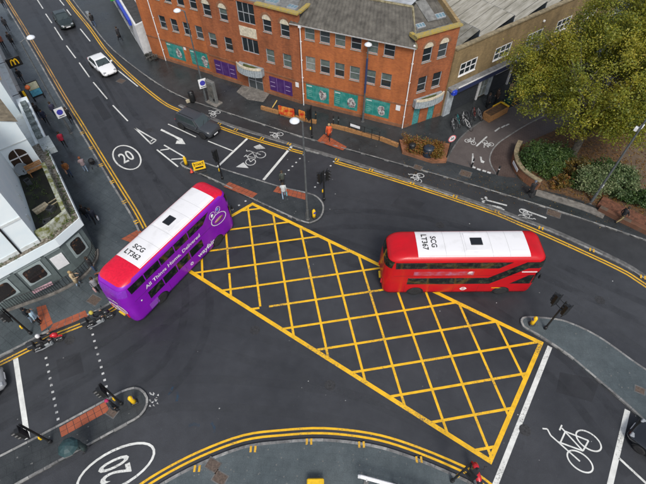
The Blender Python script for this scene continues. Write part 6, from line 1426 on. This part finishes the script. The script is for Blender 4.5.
# advertising hub, litter bin
p = G(214.5, 103, Zp); t = thing('advertising_hub', (*p, Zp), R(-38), 'grey upright advertising hub standing on a stone base', 'kiosk')
b = MB(); b.bbox((0, 0, .08), (1.5, 1.0, .16), .06); b.build('base', FLAG, t)
b = MB(); b.bbox((0, 0, 1.35), (1.05, .38, 2.4), .05); b.build('casing', mat('hub_grey', (.14, .145, .14), .45, noise=.2), t)
b = MB(); b.box((0, -.2, 1.5), (.8, .03, 1.5)); b.build('screen', mat('screen_dark', (.05, .055, .055), .12, col2=(.16, .15, .13), nscale=3), t)
b = MB(); b.bbox((.3, -.22, .6), (.2, .06, .3), .01); b.build('keypad', BLACK, t)
p = G(193, 101.5, Zp); t = thing('litter_bin', (*p, Zp), 0, 'black litter bin beside the tall lamp and advertising hub', 'bin')
b = MB(); b.smooth = True; b.lathe([(.26, 0), (.3, .1), (.3, .95), (.26, 1.02)], 14); b.build('drum', BLACK, t)
b = MB(); b.smooth = True; b.lathe([(.3, 1.05), (.3, 1.12), (.12, 1.25), (.001, 1.27)], 14); b.build('lid', BLACK, t)
b = MB(); b.box((-.5, -.1, .12), (.34, .3, .24), .5); b.build('rubbish_bag', mat('carton', (.42, .37, .26), .8), t)
p = G(91, 21, Zp); t = thing('street_cabinet', (*p, Zp), rd, 'pale grey street cabinet by the kerb up the street', 'cabinet')
b = MB(); b.bbox((0, 0, .55), (.8, .4, 1.1), .03); b.build('casing', LED, t); b = MB(); b.box((0, -.21, .55), (.36, .02, .95)); b.build('door', KERB, t)
p = G(40, 99, Zp); t = thing('poster_stand', (*p, Zp), R(42), 'colourful poster stand on the left pavement', 'poster stand')
b = MB(); b.box((0, 0, 1.15), (1.15, .12, 1.7)); b.build('frame', BLACK, t)
b = MB(); b.box((0, -.07, 1.55), (1.02, .02, .75)); b.build('poster_upper', mat('poster_pale', (.5, .48, .38), .5, col2=(.3, .34, .2), nscale=5), t)
b = MB(); b.box((0, -.07, .82), (1.02, .02, .65)); b.build('poster_lower', mat('poster_sea', (.04, .20, .34), .5, col2=(.1, .35, .45), nscale=5), t)
for sx in (-.5, .5): b = MB(); b.box((sx, 0, .16), (.1, .4, .32)); b.build('foot', BLACK, t)
b = MB(); b.tube([(-.5, 0, 2.0), (-.9, .2, 2.3), (-.9, .2, 2.32)], .02, 6); b.build('sun_bar', BLACK, t)
p = G(27.5, 87.5, 2.6); t = thing('lantern', (*p, 2.6), 0, 'round orange lantern hanging at the shopfront', 'lantern')
b = MB(); b.smooth = True; b.lathe([(.001, -.22), (.16, -.18), (.26, 0), (.16, .18), (.001, .22)], 14); b.build('globe', mat('lantern_orange', (.60, .13, .03), .5), t)
b = MB(); b.tube([(0, 0, .2), (-.4, -.3, .5), (-1.3, -1.0, .5)], .015, 5); b.build('hanging_arm', BLACK, t)
# pub railings: black, on a stone kerb
rail = smooth(GL([(-60, 338), (-20, 321), (9, 310), (53, 294), (72, 284.5), (84, 276), (92, 267), (97, 258), (97, 250)], Zp), 4)
t = thing('pub_railing', (-19.0, 17.5, Zp), 0, 'black iron railing on a low kerb along the pub front', 'railing')
k = MB(); k.ribbon(rail, .26, Zp + .12, 0); put(k.build('kerb_stone', FLAG), t, I4)
b = MB()
for i in range(len(rail) - 1):
    for z in (.22, 1.05): b.tube([(*rail[i], Zp + z), (*rail[i + 1], Zp + z)], .022, 5)
put(b.build('rails', BLACK), t, I4)
b = MB(); tot = 0
for i in range(len(rail) - 1):
    a_, c_ = np.array(rail[i]), np.array(rail[i + 1]); L_ = np.linalg.norm(c_ - a_); n = max(1, int(L_ / .15))
    for k2 in range(n): q_ = a_ + (c_ - a_) * k2 / n; b.box((q_[0], q_[1], Zp + .65), (.022, .022, .9))
o = put(b.build('balusters', BLACK), t, I4); o['kind'] = 'stuff'
c = G(43, 288, .9); b = MB(); b.box((c[0], c[1], .95), (1.35, .03, .34), math.atan2(pe[1], pe[0]) - .1); put(b.build('banner', mat('pink_banner', (.55, .35, .40), .6, noise=.3, nscale=5)), t, I4)
# ---------------------------------------------------------------- timber edging with printed panels outside the office
Mz = lambda x, y: (260 + x / 7.6, 85 + y / 7.6)
e1 = GL([Mz(10, 182), Mz(290, 262), Mz(430, 292), Mz(646, 345), (380, 140), (398, 147)], Zp)
t = thing('timber_edging', (*e1[2], Zp), 0, 'low orange brown timber edging along the footway outside the office', 'edging')
for i in range(len(e1) - 1):
    a_, c_ = np.array(e1[i]), np.array(e1[i + 1]); n = max(1, round(np.linalg.norm(c_ - a_) / 1.5))
    for k2 in range(n):
        p0, p1 = a_ + (c_ - a_) * (k2 + .01) / n, a_ + (c_ - a_) * (k2 + .99) / n
        if i == 2 and k2 in (0, ): continue
        q = MB(); q.ribbon([tuple(p0), tuple(p1)], .24, Zp + .36 + random.uniform(-.02, .02), Zp); put(q.build('timber_beam', WOOD), t, I4)
b = MB(); a_ = G(*Mz(95, 185), Zp); b.tube([(*a_, Zp + .2), (a_[0] + .5, a_[1] + .45, Zp + .75)], .07, 4); put(b.build('brace', mat('yellow_timber', (.42, .28, .06), .7)), t, I4)
FIRE = mat('sunset_print', (.50, .03, .012), .5, col2=(.72, .36, .06), nscale=2.0, detail=3, ramp=(.42, .66))
for i, (x0, y0, x1, y1, lab) in enumerate([(145, 235, 265, 265, 'printed red and yellow barrier panel beside the diagonal brace'), (298, 268, 345, 285, 'small printed red and yellow barrier panel behind the signal')]):
    a_, c_ = np.array(G(*Mz(x0, y0 - 5), Zp)), np.array(G(*Mz(x1, y1 - 5), Zp)); md = (a_ + c_) / 2; L_ = float(np.linalg.norm(c_ - a_))
    s = thing('barrier_panel', (*md, Zp), math.atan2(*(c_ - a_)[::-1]), lab, 'barrier', 'printed barrier panels')
    b = MB(); b.box((0, 0, .68), (L_, .05, .95)); b.build('printed_board', FIRE, s)
    for sx in (-L_ / 2, L_ / 2): b = MB(); b.box((sx, .05, .6), (.09, .09, 1.2)); b.build('post', BLACK, s)
for i, (x, y, lab) in enumerate([(385, 270, 'black post beside the small printed panel'), (425, 280, 'black and orange post next to the timber edging'), (557, 318, 'slim black post left of the white notice rail'), (595, 322, 'slim black post at the end of the timber edging')]):
    p = G(*Mz(x, y), Zp); s = thing('guard_post', (*p, Zp), .4, lab, 'post', 'guard posts')
    b = MB(); b.lathe([(.07, 0), (.06, .02), (.05, 1.15), (.06, 1.16), (.04, 1.25), (.001, 1.26)], 10); b.build('shaft', BLACK, s)
    b = MB(); b.lathe([(.062, .85), (.062, .95)], 10); b.build('reflective_band', WOOD if i == 1 else LED, s)
p = G(349, 131, Zp); p2 = G(379, 141, Zp); md = ((p[0] + p2[0]) / 2, (p[1] + p2[1]) / 2); L_ = math.dist(p, p2)
s = thing('guard_rail', (*md, Zp), math.atan2(p2[1] - p[1], p2[0] - p[0]), 'black guard rail with a white notice outside the teal posters', 'railing')
for z in (.45, 1.0): b = MB(); b.tube([(-L_ / 2, 0, z), (L_ / 2, 0, z)], .022, 6); b.build('rail', BLACK, s)
for k2 in range(5): b = MB(); b.tube([(-L_ / 2 + L_ * k2 / 4, 0, 0), (-L_ / 2 + L_ * k2 / 4, 0, 1.08)], .028, 6); b.build('post', BLACK, s)
b = MB(); b.box((-L_ * .30, -.04, .8), (1.0, .02, .28)); b.build('notice', SIGNW, s)
# ---------------------------------------------------------------- planter bins, round sign, timber box, cleaner's barrow
for (u, v), r_, h_, lab, m_ in [((411, 153.5), .30, 1.05, 'small dark litter bin at the edge of the autumn shrub bed', BLACK), ((427, 157.5), .48, 1.15, 'wide blue black litter bin in front of the autumn shrub bed', mat('bin_blue', (.018, .028, .042), .4, noise=.2))]:
    p = G(u, v, Zp); s = thing('litter_bin', (*p, Zp), .3, lab, 'bin', 'dark bins by the shrub bed')
    b = MB(); b.smooth = True; b.lathe([(r_ * .9, 0), (r_, .08), (r_, h_ - .15), (r_ * .92, h_ - .1)], 14); b.build('drum', m_, s)
    b = MB(); b.smooth = True; b.lathe([(r_ * 1.04, h_ - .1), (r_ * 1.04, h_), (r_ * .6, h_ + .1), (.001, h_ + .12)], 14); b.build('lid', m_, s)
    b = MB(); b.box((0, -r_ * .97, h_ * .62), (r_ * .9, .05, .16)); b.build('slot', SIGNK, s)
p = G(446, 160, Zp); s = thing('speed_sign', (*p, Zp), R(-72), 'round white speed sign with a red ring on a dark post', 'sign')
b = MB(); b.lathe([(.045, 0), (.04, 2.75)], 10); b.build('post', BLACK, s)
Mf = Matrix.Translation((.05, 0, 2.45)) @ Matrix.Rotation(PI / 2, 4, 'Y')
b = MB(); b.lathe([(.36, 0), (.36, .015), (.001, .016)], 24, M=Mf); f_ = b.build('sign_face', SIGNW, s)
b = MB(); b.torus(.32, .045, Mf @ Matrix.Translation((0, 0, .012)) @ Matrix.Diagonal((1, 1, .25, 1)), 24, 4); b.build('red_ring', SIGNR, f_)
lettering('20', frame_m((.075, 0, 2.45), (0, 1, 0), (0, 0, 1)), SIGNK, f_, .36, .01)
for (u, v), lab in [((471.5, 167), 'short black bollard at the mouth of the side street'), ((497, 174.5), 'short black bollard at the block paved corner')]:
    p = G(u, v, Zp); s = thing('street_bollard', (*p, Zp), 0, lab, 'bollard', 'black bollards at the side street')
    b = MB(); b.lathe([(.09, 0), (.08, .05), (.065, .85), (.085, .88), (.085, .95), (.001, 1.0)], 12); b.build('shaft', BLACK, s); b = MB(); b.lathe([(.07, .6), (.07, .7)], 12); b.build('white_band', SIGNW, s)
q0, q1 = G(486, 122.5, Zp), G(504, 112.5, Zp); md = ((q0[0] + q1[0]) / 2, (q0[1] + q1[1]) / 2 + .3); L_ = math.dist(q0, q1); an2 = math.atan2(q1[1] - q0[1], q1[0] - q0[0])
s = thing('timber_planter', (*md, Zp), an2, 'tan timber planter box with yellow edge on the side street pavement', 'planter')
for k2 in range(3):
    for sy in (-.45, .45): b = MB(); b.box((0, sy, .14 + .25 * k2), (L_, .05, .235)); b.build('plank', WOOD, s)
    for sx in (-L_ / 2, L_ / 2): b = MB(); b.box((sx, 0, .14 + .25 * k2), (.05, .85, .235)); b.build('plank', WOOD, s)
b = MB(); b.box((0, 0, .62), (L_ - .06, .84, .06)); b.build('soil', SOIL, s)
b = MB(); b.box((L_ / 2 - .1, .0, .80), (.2, 1.0, .06)); b.box((L_ / 4, .48, .80), (L_ / 2, .09, .06)); b.build('yellow_edge', BOLY, s)
p = G(507, 106.5, Zp); s = thing('cleaning_barrow', (*p, Zp), R(40), 'dark green street cleaning barrow beside the timber planter', 'barrow')
for sx in (-.28, .28): b = MB(); b.smooth = True; b.lathe([(.22, .25), (.25, .3), (.25, 1.0), (.27, 1.02), (.001, 1.08)], 12, c=(sx, 0, 0)); b.build('bin', mat('barrow_green', (.015, .06, .045), .5), s)
b = MB(); b.tube([(-.6, -.25, .22), (.6, -.25, .22)], .02, 6); b.tube([(-.6, .25, .22), (.6, .25, .22), (.95, .25, 1.0), (.95, -.25, 1.0), (.6, -.25, .22)], .02, 6); b.build('frame', BLACK, s)
for sy in (-.3, .3): b = MB(); b.torus(.18, .03, Matrix.Translation((-.45, sy, .21)) @ Matrix.Rotation(PI / 2, 4, 'X'), 14, 5); b.build('wheel', RUBBER, s)
# ---------------------------------------------------------------- garden wall and low wall
cw = smooth(GL([(517, 149), (513.5, 157), (513.2, 165), (517, 174), (525, 182), (537, 189.5)], .1), 6)
s = thing('curved_wall', (*cw[15], 0), 0, 'curved tan brick wall with a white plaque around the planting bed', 'wall')
for i in range(len(cw) - 1):
    q = MB(); q.ribbon([cw[i], cw[i + 1]], .3, 1.0, .05); put(q.build('wall_section', GARDEN), s, I4)
q = MB(); q.ribbon(cw, .40, 1.09, 1.0); put(q.build('coping', mat('tan_coping', (.22, .18, .11), .85)), s, I4)
pm_ = np.array(cw[16]); tn = np.array(cw[19]) - np.array(cw[13]); tn /= np.linalg.norm(tn); nn_ = np.array([tn[1], -tn[0]]); nn_ = nn_ if nn_[0] < 0 else -nn_
q = MB(); q.box((*(pm_ + nn_ * .2), .68), (1.15, .03, .3), math.atan2(tn[1], tn[0])); put(q.build('plaque', SIGNW), s, I4)
lw_ = GL([(598, 210), (620, 221), (646, 233.5), (730, 274)], .1)
s = thing('low_wall', (*lw_[1], 0), 0, 'low red brick wall covered in fallen leaves beside the lamp column', 'wall')
for i in range(3):
    a_, c_ = np.array(lw_[i]), np.array(lw_[i + 1])
    for k2 in range(3): q = MB(); q.ribbon([tuple(a_ + (c_ - a_) * k2 / 3), tuple(a_ + (c_ - a_) * (k2 + 1) / 3)], .38, .52 - .003 * k2, .05); put(q.build('wall_section', brick_mat('dark_garden_brick', (.15, .06, .03), (.11, .045, .024), (.10, .07, .05), stain=.4) if 'dark_garden_brick' not in MATS else MATS['dark_garden_brick']), s, I4)
q = MB(); q.ribbon([tuple(np.array(p) + (.35, .75)) for p in lw_], 1.1, .5, .1); put(q.build('terracotta_bed', mat('terracotta', (.115, .045, .024), .9, noise=.5, nscale=5, detail=7)), s, I4)
# ---------------------------------------------------------------- white rail and yellow box on the bottom pavement
pa_, pb_ = G(361, 476, 1.0), G(405, 488, 1.0); an2 = math.atan2(pb_[1] - pa_[1], pb_[0] - pa_[0]); L_ = 4.0
s = thing('white_barrier', (*pa_, Zp), an2, 'white tubular barrier rail on the bottom pavement', 'barrier')
for z in (.5, .92): b = MB(); b.tube([(-.12, 0, z - .1), (0, 0, z), (L_, 0, z)], .07 if z > .6 else .05, 10); b.build('rail', SIGNW, s)
for x in (.35, 1.9, 3.6): b = MB(); b.tube([(x, 0, 0), (x, 0, .9)], .045, 8); b.build('post', SIGNW, s); b = MB(); b.box((x, 0, .03), (.25, .5, .05)); b.build('foot', KERBD, s)
p = G(315.5, 486, .35); s = thing('grit_bin', (*p, Zp), 0, 'yellow grit bin on the bottom pavement', 'bin')
b = MB(); b.bbox((0, 0, .22), (.85, .6, .44), .05); b.build('tub', BOLY, s); b = MB(); b.bbox((0, 0, .5), (.92, .66, .14), .06); b.build('lid', BOLY, s)
# ================================================================== VEGETATION
def leaves(cent, n, spread, size, tint, flat=.5, seed=1):
    """numpy leaf quads: returns verts, faces, tint per vertex"""
    rg = np.random.default_rng(seed); cent = np.asarray(cent); m_ = len(cent); N_ = m_ * n
    c = np.repeat(cent, n, 0) + rg.normal(0, 1, (N_, 3)) * np.repeat(np.broadcast_to(np.asarray(spread, float).reshape(-1, 1), (m_, 1)), n, 0) * (1, 1, .75)
    ax = rg.normal(0, 1, (N_, 3)); ax[:, 2] *= .6; ax /= np.linalg.norm(ax, axis=1, keepdims=True)
    nr = rg.normal(0, 1, (N_, 3)); nr[:, 2] = np.abs(nr[:, 2]) + flat; sd = np.cross(ax, nr); sd /= (np.linalg.norm(sd, axis=1, keepdims=True) + 1e-9)
    s_ = size * rg.uniform(.6, 1.35, (N_, 1)); v = np.stack([c - ax * s_ * .5, c + sd * s_ * .33, c + ax * s_ * .55, c - sd * s_ * .33], 1).reshape(-1, 3)
    tn_ = np.clip(np.repeat(tint, n) + rg.normal(0, .13, N_), 0, 1)
    return v, np.arange(N_ * 4).reshape(-1, 4), np.repeat(tn_, 4)
def leafobj(name, v, f, tn_, m_, parent=None):
    me = bpy.data.meshes.new(name); me.vertices.add(len(v)); me.vertices.foreach_set('co', v.astype(np.float32).ravel()); nf = len(f)
    me.loops.add(nf * 4); me.loops.foreach_set('vertex_index', f.astype(np.int32).ravel()); me.polygons.add(nf); me.polygons.foreach_set('loop_start', np.arange(nf, dtype=np.int32) * 4); me.polygons.foreach_set('loop_total', np.full(nf, 4, np.int32))
    at = me.attributes.new('tint', 'FLOAT', 'POINT'); at.data.foreach_set('value', tn_.astype(np.float32)); me.materials.append(m_); me.update(calc_edges=True); return link(name, me, parent)
def clumps(rg, cen, rad, n, shell=.55, lumps=7, seed=3):
    r2 = np.random.default_rng(seed); lc = r2.normal(0, 1, (lumps, 3)); lc /= np.linalg.norm(lc, axis=1, keepdims=True); out = []
    while len(out) < n:
        d_ = rg.normal(0, 1, 3); d_ /= np.linalg.norm(d_); bump = .78 + .34 * max(0, (lc @ d_).max()) ** 3 + r2.normal(0, .05)
        r_ = rg.uniform(shell, 1) ** .6 * bump; out.append(np.array(cen) + d_ * r_ * np.array(rad))
    return np.array(out)
TREE_L = leaf_mat('autumn_leaf', [(.08, .11, .016), (.15, .18, .018), (.235, .235, .02), (.32, .275, .022), (.35, .24, .03)])
TREE_G = leaf_mat('green_leaf', [(.022, .055, .014), (.04, .085, .018), (.07, .12, .026), (.11, .15, .04)])
SHRUB_V = leaf_mat('variegated_leaf', [(.03, .07, .02), (.07, .12, .04), (.2, .25, .11), (.34, .36, .2)])
SHRUB_A = leaf_mat('autumn_shrub_leaf', [(.06, .05, .012), (.12, .09, .015), (.22, .13, .02), (.24, .075, .02), (.13, .16, .03)])
FALLEN = leaf_mat('fallen_leaf', [(.08, .04, .015), (.15, .075, .02), (.24, .13, .03), (.28, .2, .06)])
def tree(name, base, cen, rads, n, per, size, lm, label, trunk_r=.28, seed=5, tint0=.5, group='trees', spread=.5, z=.3):
    rg = np.random.default_rng(seed); t = thing(name, (base[0], base[1], z), 0, label, 'tree', group); B0 = np.array([base[0], base[1], z])
    cen = np.array(cen) - B0; cl = []
    for k, (o_, r_) in enumerate(rads): cl.append(clumps(rg, cen + np.array(o_), r_, int(n * (r_[0] ** 2) / sum(q[1][0] ** 2 for q in rads)), seed=seed + k, lumps=9))
    cl = np.concatenate(cl); tn_ = np.clip(tint0 + .16 * np.sin(cl[:, 0] * .9 + 1) * np.cos(cl[:, 1] * .8) + rg.normal(0, .12, len(cl)), 0, 1)
    v, f, tt = leaves(cl, per, rg.uniform(spread * .6, spread * 1.2, len(cl)), size, tn_, seed=seed); leafobj('crown', v, f, tt, lm, t)
    b = MB(); b.smooth = True; top = cen * .75; fork = top * .45 + np.array([.1, -.1, 0])
    b.tube([(0, 0, -.1), tuple(fork * .5 + [.08, .05, 0]), tuple(fork)], [trunk_r * 1.25, trunk_r, trunk_r * .85], 10)
    for k in range(9):
        a = 2 * PI * k / 9 + rg.uniform(-.3, .3); tgt = cen + np.array([math.cos(a) * rads[0][1][0] * .72, math.sin(a) * rads[0][1][1] * .72, rg.uniform(-.3, .5) * rads[0][1][2]]); md_ = (fork + tgt) / 2 + rg.normal(0, .4, 3) + [0, 0, .4]
        b.tube([tuple(fork - [0, 0, .15]), tuple(md_), tuple(tgt)], [trunk_r * .55, trunk_r * .3, .03], 6)
        for j in range(3): t2 = tgt + rg.normal(0, 1.1, 3); b.tube([tuple(md_), tuple((md_ + t2) / 2 + [0, 0, .2]), tuple(t2)], [trunk_r * .22, .05, .015], 5)
    b.build('trunk', BARK, t, fix=True)
    return t
tree('autumn_tree', (22.0, 30.3), (23.2, 32.2, 7.2), [((0, 0, .3), (5.6, 5.2, 4.4)), ((4.6, 1.6, 2.2), (4.8, 4.6, 4.0)), ((-2.6, 2.0, -.4), (3.4, 3.2, 2.8)), ((1.0, -3.0, -1.2), (3.4, 2.6, 2.2)), ((1.2, 3.6, 2.4), (4.2, 4.0, 3.4)), ((-4.6, .6, -1.2), (2.5, 2.4, 1.8)), ((-4.4, 4.2, -.6), (2.4, 2.2, 1.8))], 1300, 120, .145, TREE_L, 'large tree with yellow green autumn leaves behind the curved wall', .32, 5, .45, spread=.36)
tree('autumn_tree', (30.5, 34.5), (31, 36.5, 8.0), [((0, 0, 0), (5.6, 5.4, 4.6))], 420, 130, .15, TREE_L, 'second yellow green tree standing behind the bare earth', .26, 11, .5, spread=.45)
def shrub(px, z, rad, n, per, size, lm, label, seed, tint=.5, name='shrub', group='shrubs'):
    p = G(*px, z); rg = np.random.default_rng(seed); t = thing(name, (*p, z), 0, label, 'shrub', group)
    cl = clumps(rg, (0, 0, rad[2] * .85), rad, n, .3, 6, seed); cl = cl[cl[:, 2] > .05]
    v, f, tt = leaves(cl, per, min(rad) * .16, size, np.clip(tint + rg.normal(0, .16, len(cl)), 0, 1), seed=seed); leafobj('foliage', v, f, tt, lm, t)
    b = MB()
    for k in range(6): a = 2 * PI * k / 6; b.tube([(0.05 * math.cos(a), .05 * math.sin(a), -.05), (rad[0] * .3 * math.cos(a), rad[1] * .3 * math.sin(a), rad[2] * .7), (rad[0] * .7 * math.cos(a), rad[1] * .7 * math.sin(a), rad[2] * 1.3)], [.04, .03, .01], 5)
    b.build('stems', BARK, t)
zb_ = .3
shrub((532, 165), zb_, (1.6, 1.5, 1.15), 170, 42, .14, TREE_G, 'dark green shrub filling the bend of the curved wall', 21, .35)
shrub((548, 172), zb_, (1.2, 1.1, .8), 90, 40, .14, TREE_G, 'mid green shrub between curved wall and fallen leaves', 22, .6)
shrub((591, 188), zb_, (1.75, 1.4, 1.25), 170, 44, .14, SHRUB_V, 'pale variegated shrub at the foot of the lamp column', 23, .62)
shrub((612, 189), zb_, (1.7, 1.5, 1.25), 170, 44, .14, SHRUB_V, 'green and cream shrub right of the lamp column', 24, .42)
shrub((628, 200), zb_, (1.1, .9, .7), 80, 40, .13, TREE_G, 'low dark shrub next to the bare earth path', 25, .3)
shrub((572, 172), zb_, (1.4, 1.2, .75), 80, 36, .15, SHRUB_A, 'loose brown and olive shrub under the big tree', 26, .25)
shrub((560, 186), zb_, (1.1, .8, .5), 60, 34, .13, SHRUB_A, 'low rusty shrub by the worn flagstone edging', 27, .35)
shrub((648, 205), zb_, (1.2, 1.0, .8), 80, 40, .13, TREE_G, 'dark shrub at the end of the low red wall', 28, .25)
shrub((552, 160), zb_, (1.5, 1.3, .9), 110, 42, .14, TREE_G, 'leafy green shrub at the foot of the big tree trunk', 61, .5)
shrub((578, 184), zb_, (1.2, .9, .6), 80, 40, .13, TREE_G, 'low green shrub left of the pale variegated shrub', 62, .55)
shrub((602, 178), zb_, (1.4, 1.2, .9), 100, 42, .14, TREE_G, 'mid green shrub behind the pale variegated shrub', 63, .4)
# autumn planter bed by the bins
pb4 = GL([(399, 142), (449, 146), (446, 163), (432, 163.5), (402, 154)], Zp)
t = thing('shrub_planter', (*pb4[3], Zp), 0, 'low bed of orange and green autumn shrubs behind the dark bins', 'planter')
b = MB(); b.prism(pb4, Zp, Zp + .3); put(b.build('kerb_box', GARDEN), t, I4)
rg = np.random.default_rng(31); P4 = np.array(pb4); cl = []
while len(cl) < 190:
    w_ = rg.dirichlet(np.ones(5)); q_ = w_ @ P4; cl.append((q_[0], q_[1], Zp + .35 + rg.uniform(0, .6)))
cl = np.array(cl); gy = (cl[:, 1] - cl[:, 1].min()) / np.ptp(cl[:, 1]); v, f, tt = leaves(cl, 46, .17, .13, np.clip(.42 + .45 * gy + rg.normal(0, .12, len(cl)), 0, 1), seed=32); put(leafobj('foliage', v, f, tt, SHRUB_A), t, I4)
shrub((152, 60), Zp, (.9, .5, .5), 40, 30, .12, leaf_mat('grey_leaf', [(.04, .045, .04), (.1, .1, .09), (.2, .2, .19)]), 'grey straggly plant at the foot of the white shop wall', 33)
# weeds on the pub ledge and terrace, fallen leaves
rg = np.random.default_rng(41); W_ = []
for a_, c_, n in ((F1, F2, 10), (F2, F3, 45), (F1 - pe * 5, F1, 10)):
    for _ in range(n): q_ = a_ + (c_ - a_) * rg.random(); cen_ = np.array([-19.5, 21.5]); q_ = q_ + (cen_ - q_) / np.linalg.norm(cen_ - q_) * rg.uniform(.15, .5); W_.append((*q_, 4.05))
for _ in range(26): q_ = A_ + (B_ - A_) * rg.uniform(.02, .9) + pe * rg.uniform(.3, 1.5); W_.append((*q_, 4.07))
v, f, tt = leaves(np.array(W_), 14, .08, .09, np.clip(rg.normal(.5, .2, len(W_)), 0, 1), seed=42); tag(leafobj('ledge_weeds', v, f, tt, TREE_G), 'weeds growing on the pub ledge and terrace', 'weeds', kind='stuff')
FL = []
for _ in range(2600):
    u, v_ = rg.uniform(515, 660), rg.uniform(140, 232); FL.append((*G(u, v_, .31), .325))
FL = np.array(FL)
def inside(p, poly):
    c = False
    for i in range(len(poly)):
        a_, b_ = poly[i], poly[i - 1]
        if (a_[1] > p[1]) != (b_[1] > p[1]) and p[0] < (b_[0] - a_[0]) * (p[1] - a_[1]) / (b_[1] - a_[1]) + a_[0]: c = not c
    return c
FL = np.array([p for p in FL if inside(p, bedp)])
v, f, tt = leaves(FL, 3, .03, .12, np.clip(rg.normal(.45, .25, len(FL)), 0, 1), flat=6, seed=43); v[:, 2] = np.clip(v[:, 2], .305, .36); tag(leafobj('fallen_leaves', v, f, tt, FALLEN), 'fallen brown leaves scattered over the planting bed', 'leaves', kind='stuff')
FL2 = []
for _ in range(420):
    u = rg.uniform(400, 640); v_ = 165 + (u - 400) * .21 + rg.normal(2, 8); p_ = G(u, v_, Zp); FL2.append((*p_, Zp + .012))
for _ in range(120): p_ = G(rg.uniform(515, 600), rg.uniform(90, 130), Zp); FL2.append((*p_, Zp + .014))
FL2 = np.array([p for p in FL2 if not inside(p, bedp)])
v, f, tt = leaves(FL2, 1, .01, .09, np.clip(rg.normal(.5, .25, len(FL2)), 0, 1), flat=9, seed=44); v[:, 2] = np.clip(v[:, 2], Zp + .008, Zp + .03); tag(leafobj('fallen_leaves', v, f, tt, FALLEN), 'fallen leaves scattered along the north footway', 'leaves', kind='stuff')
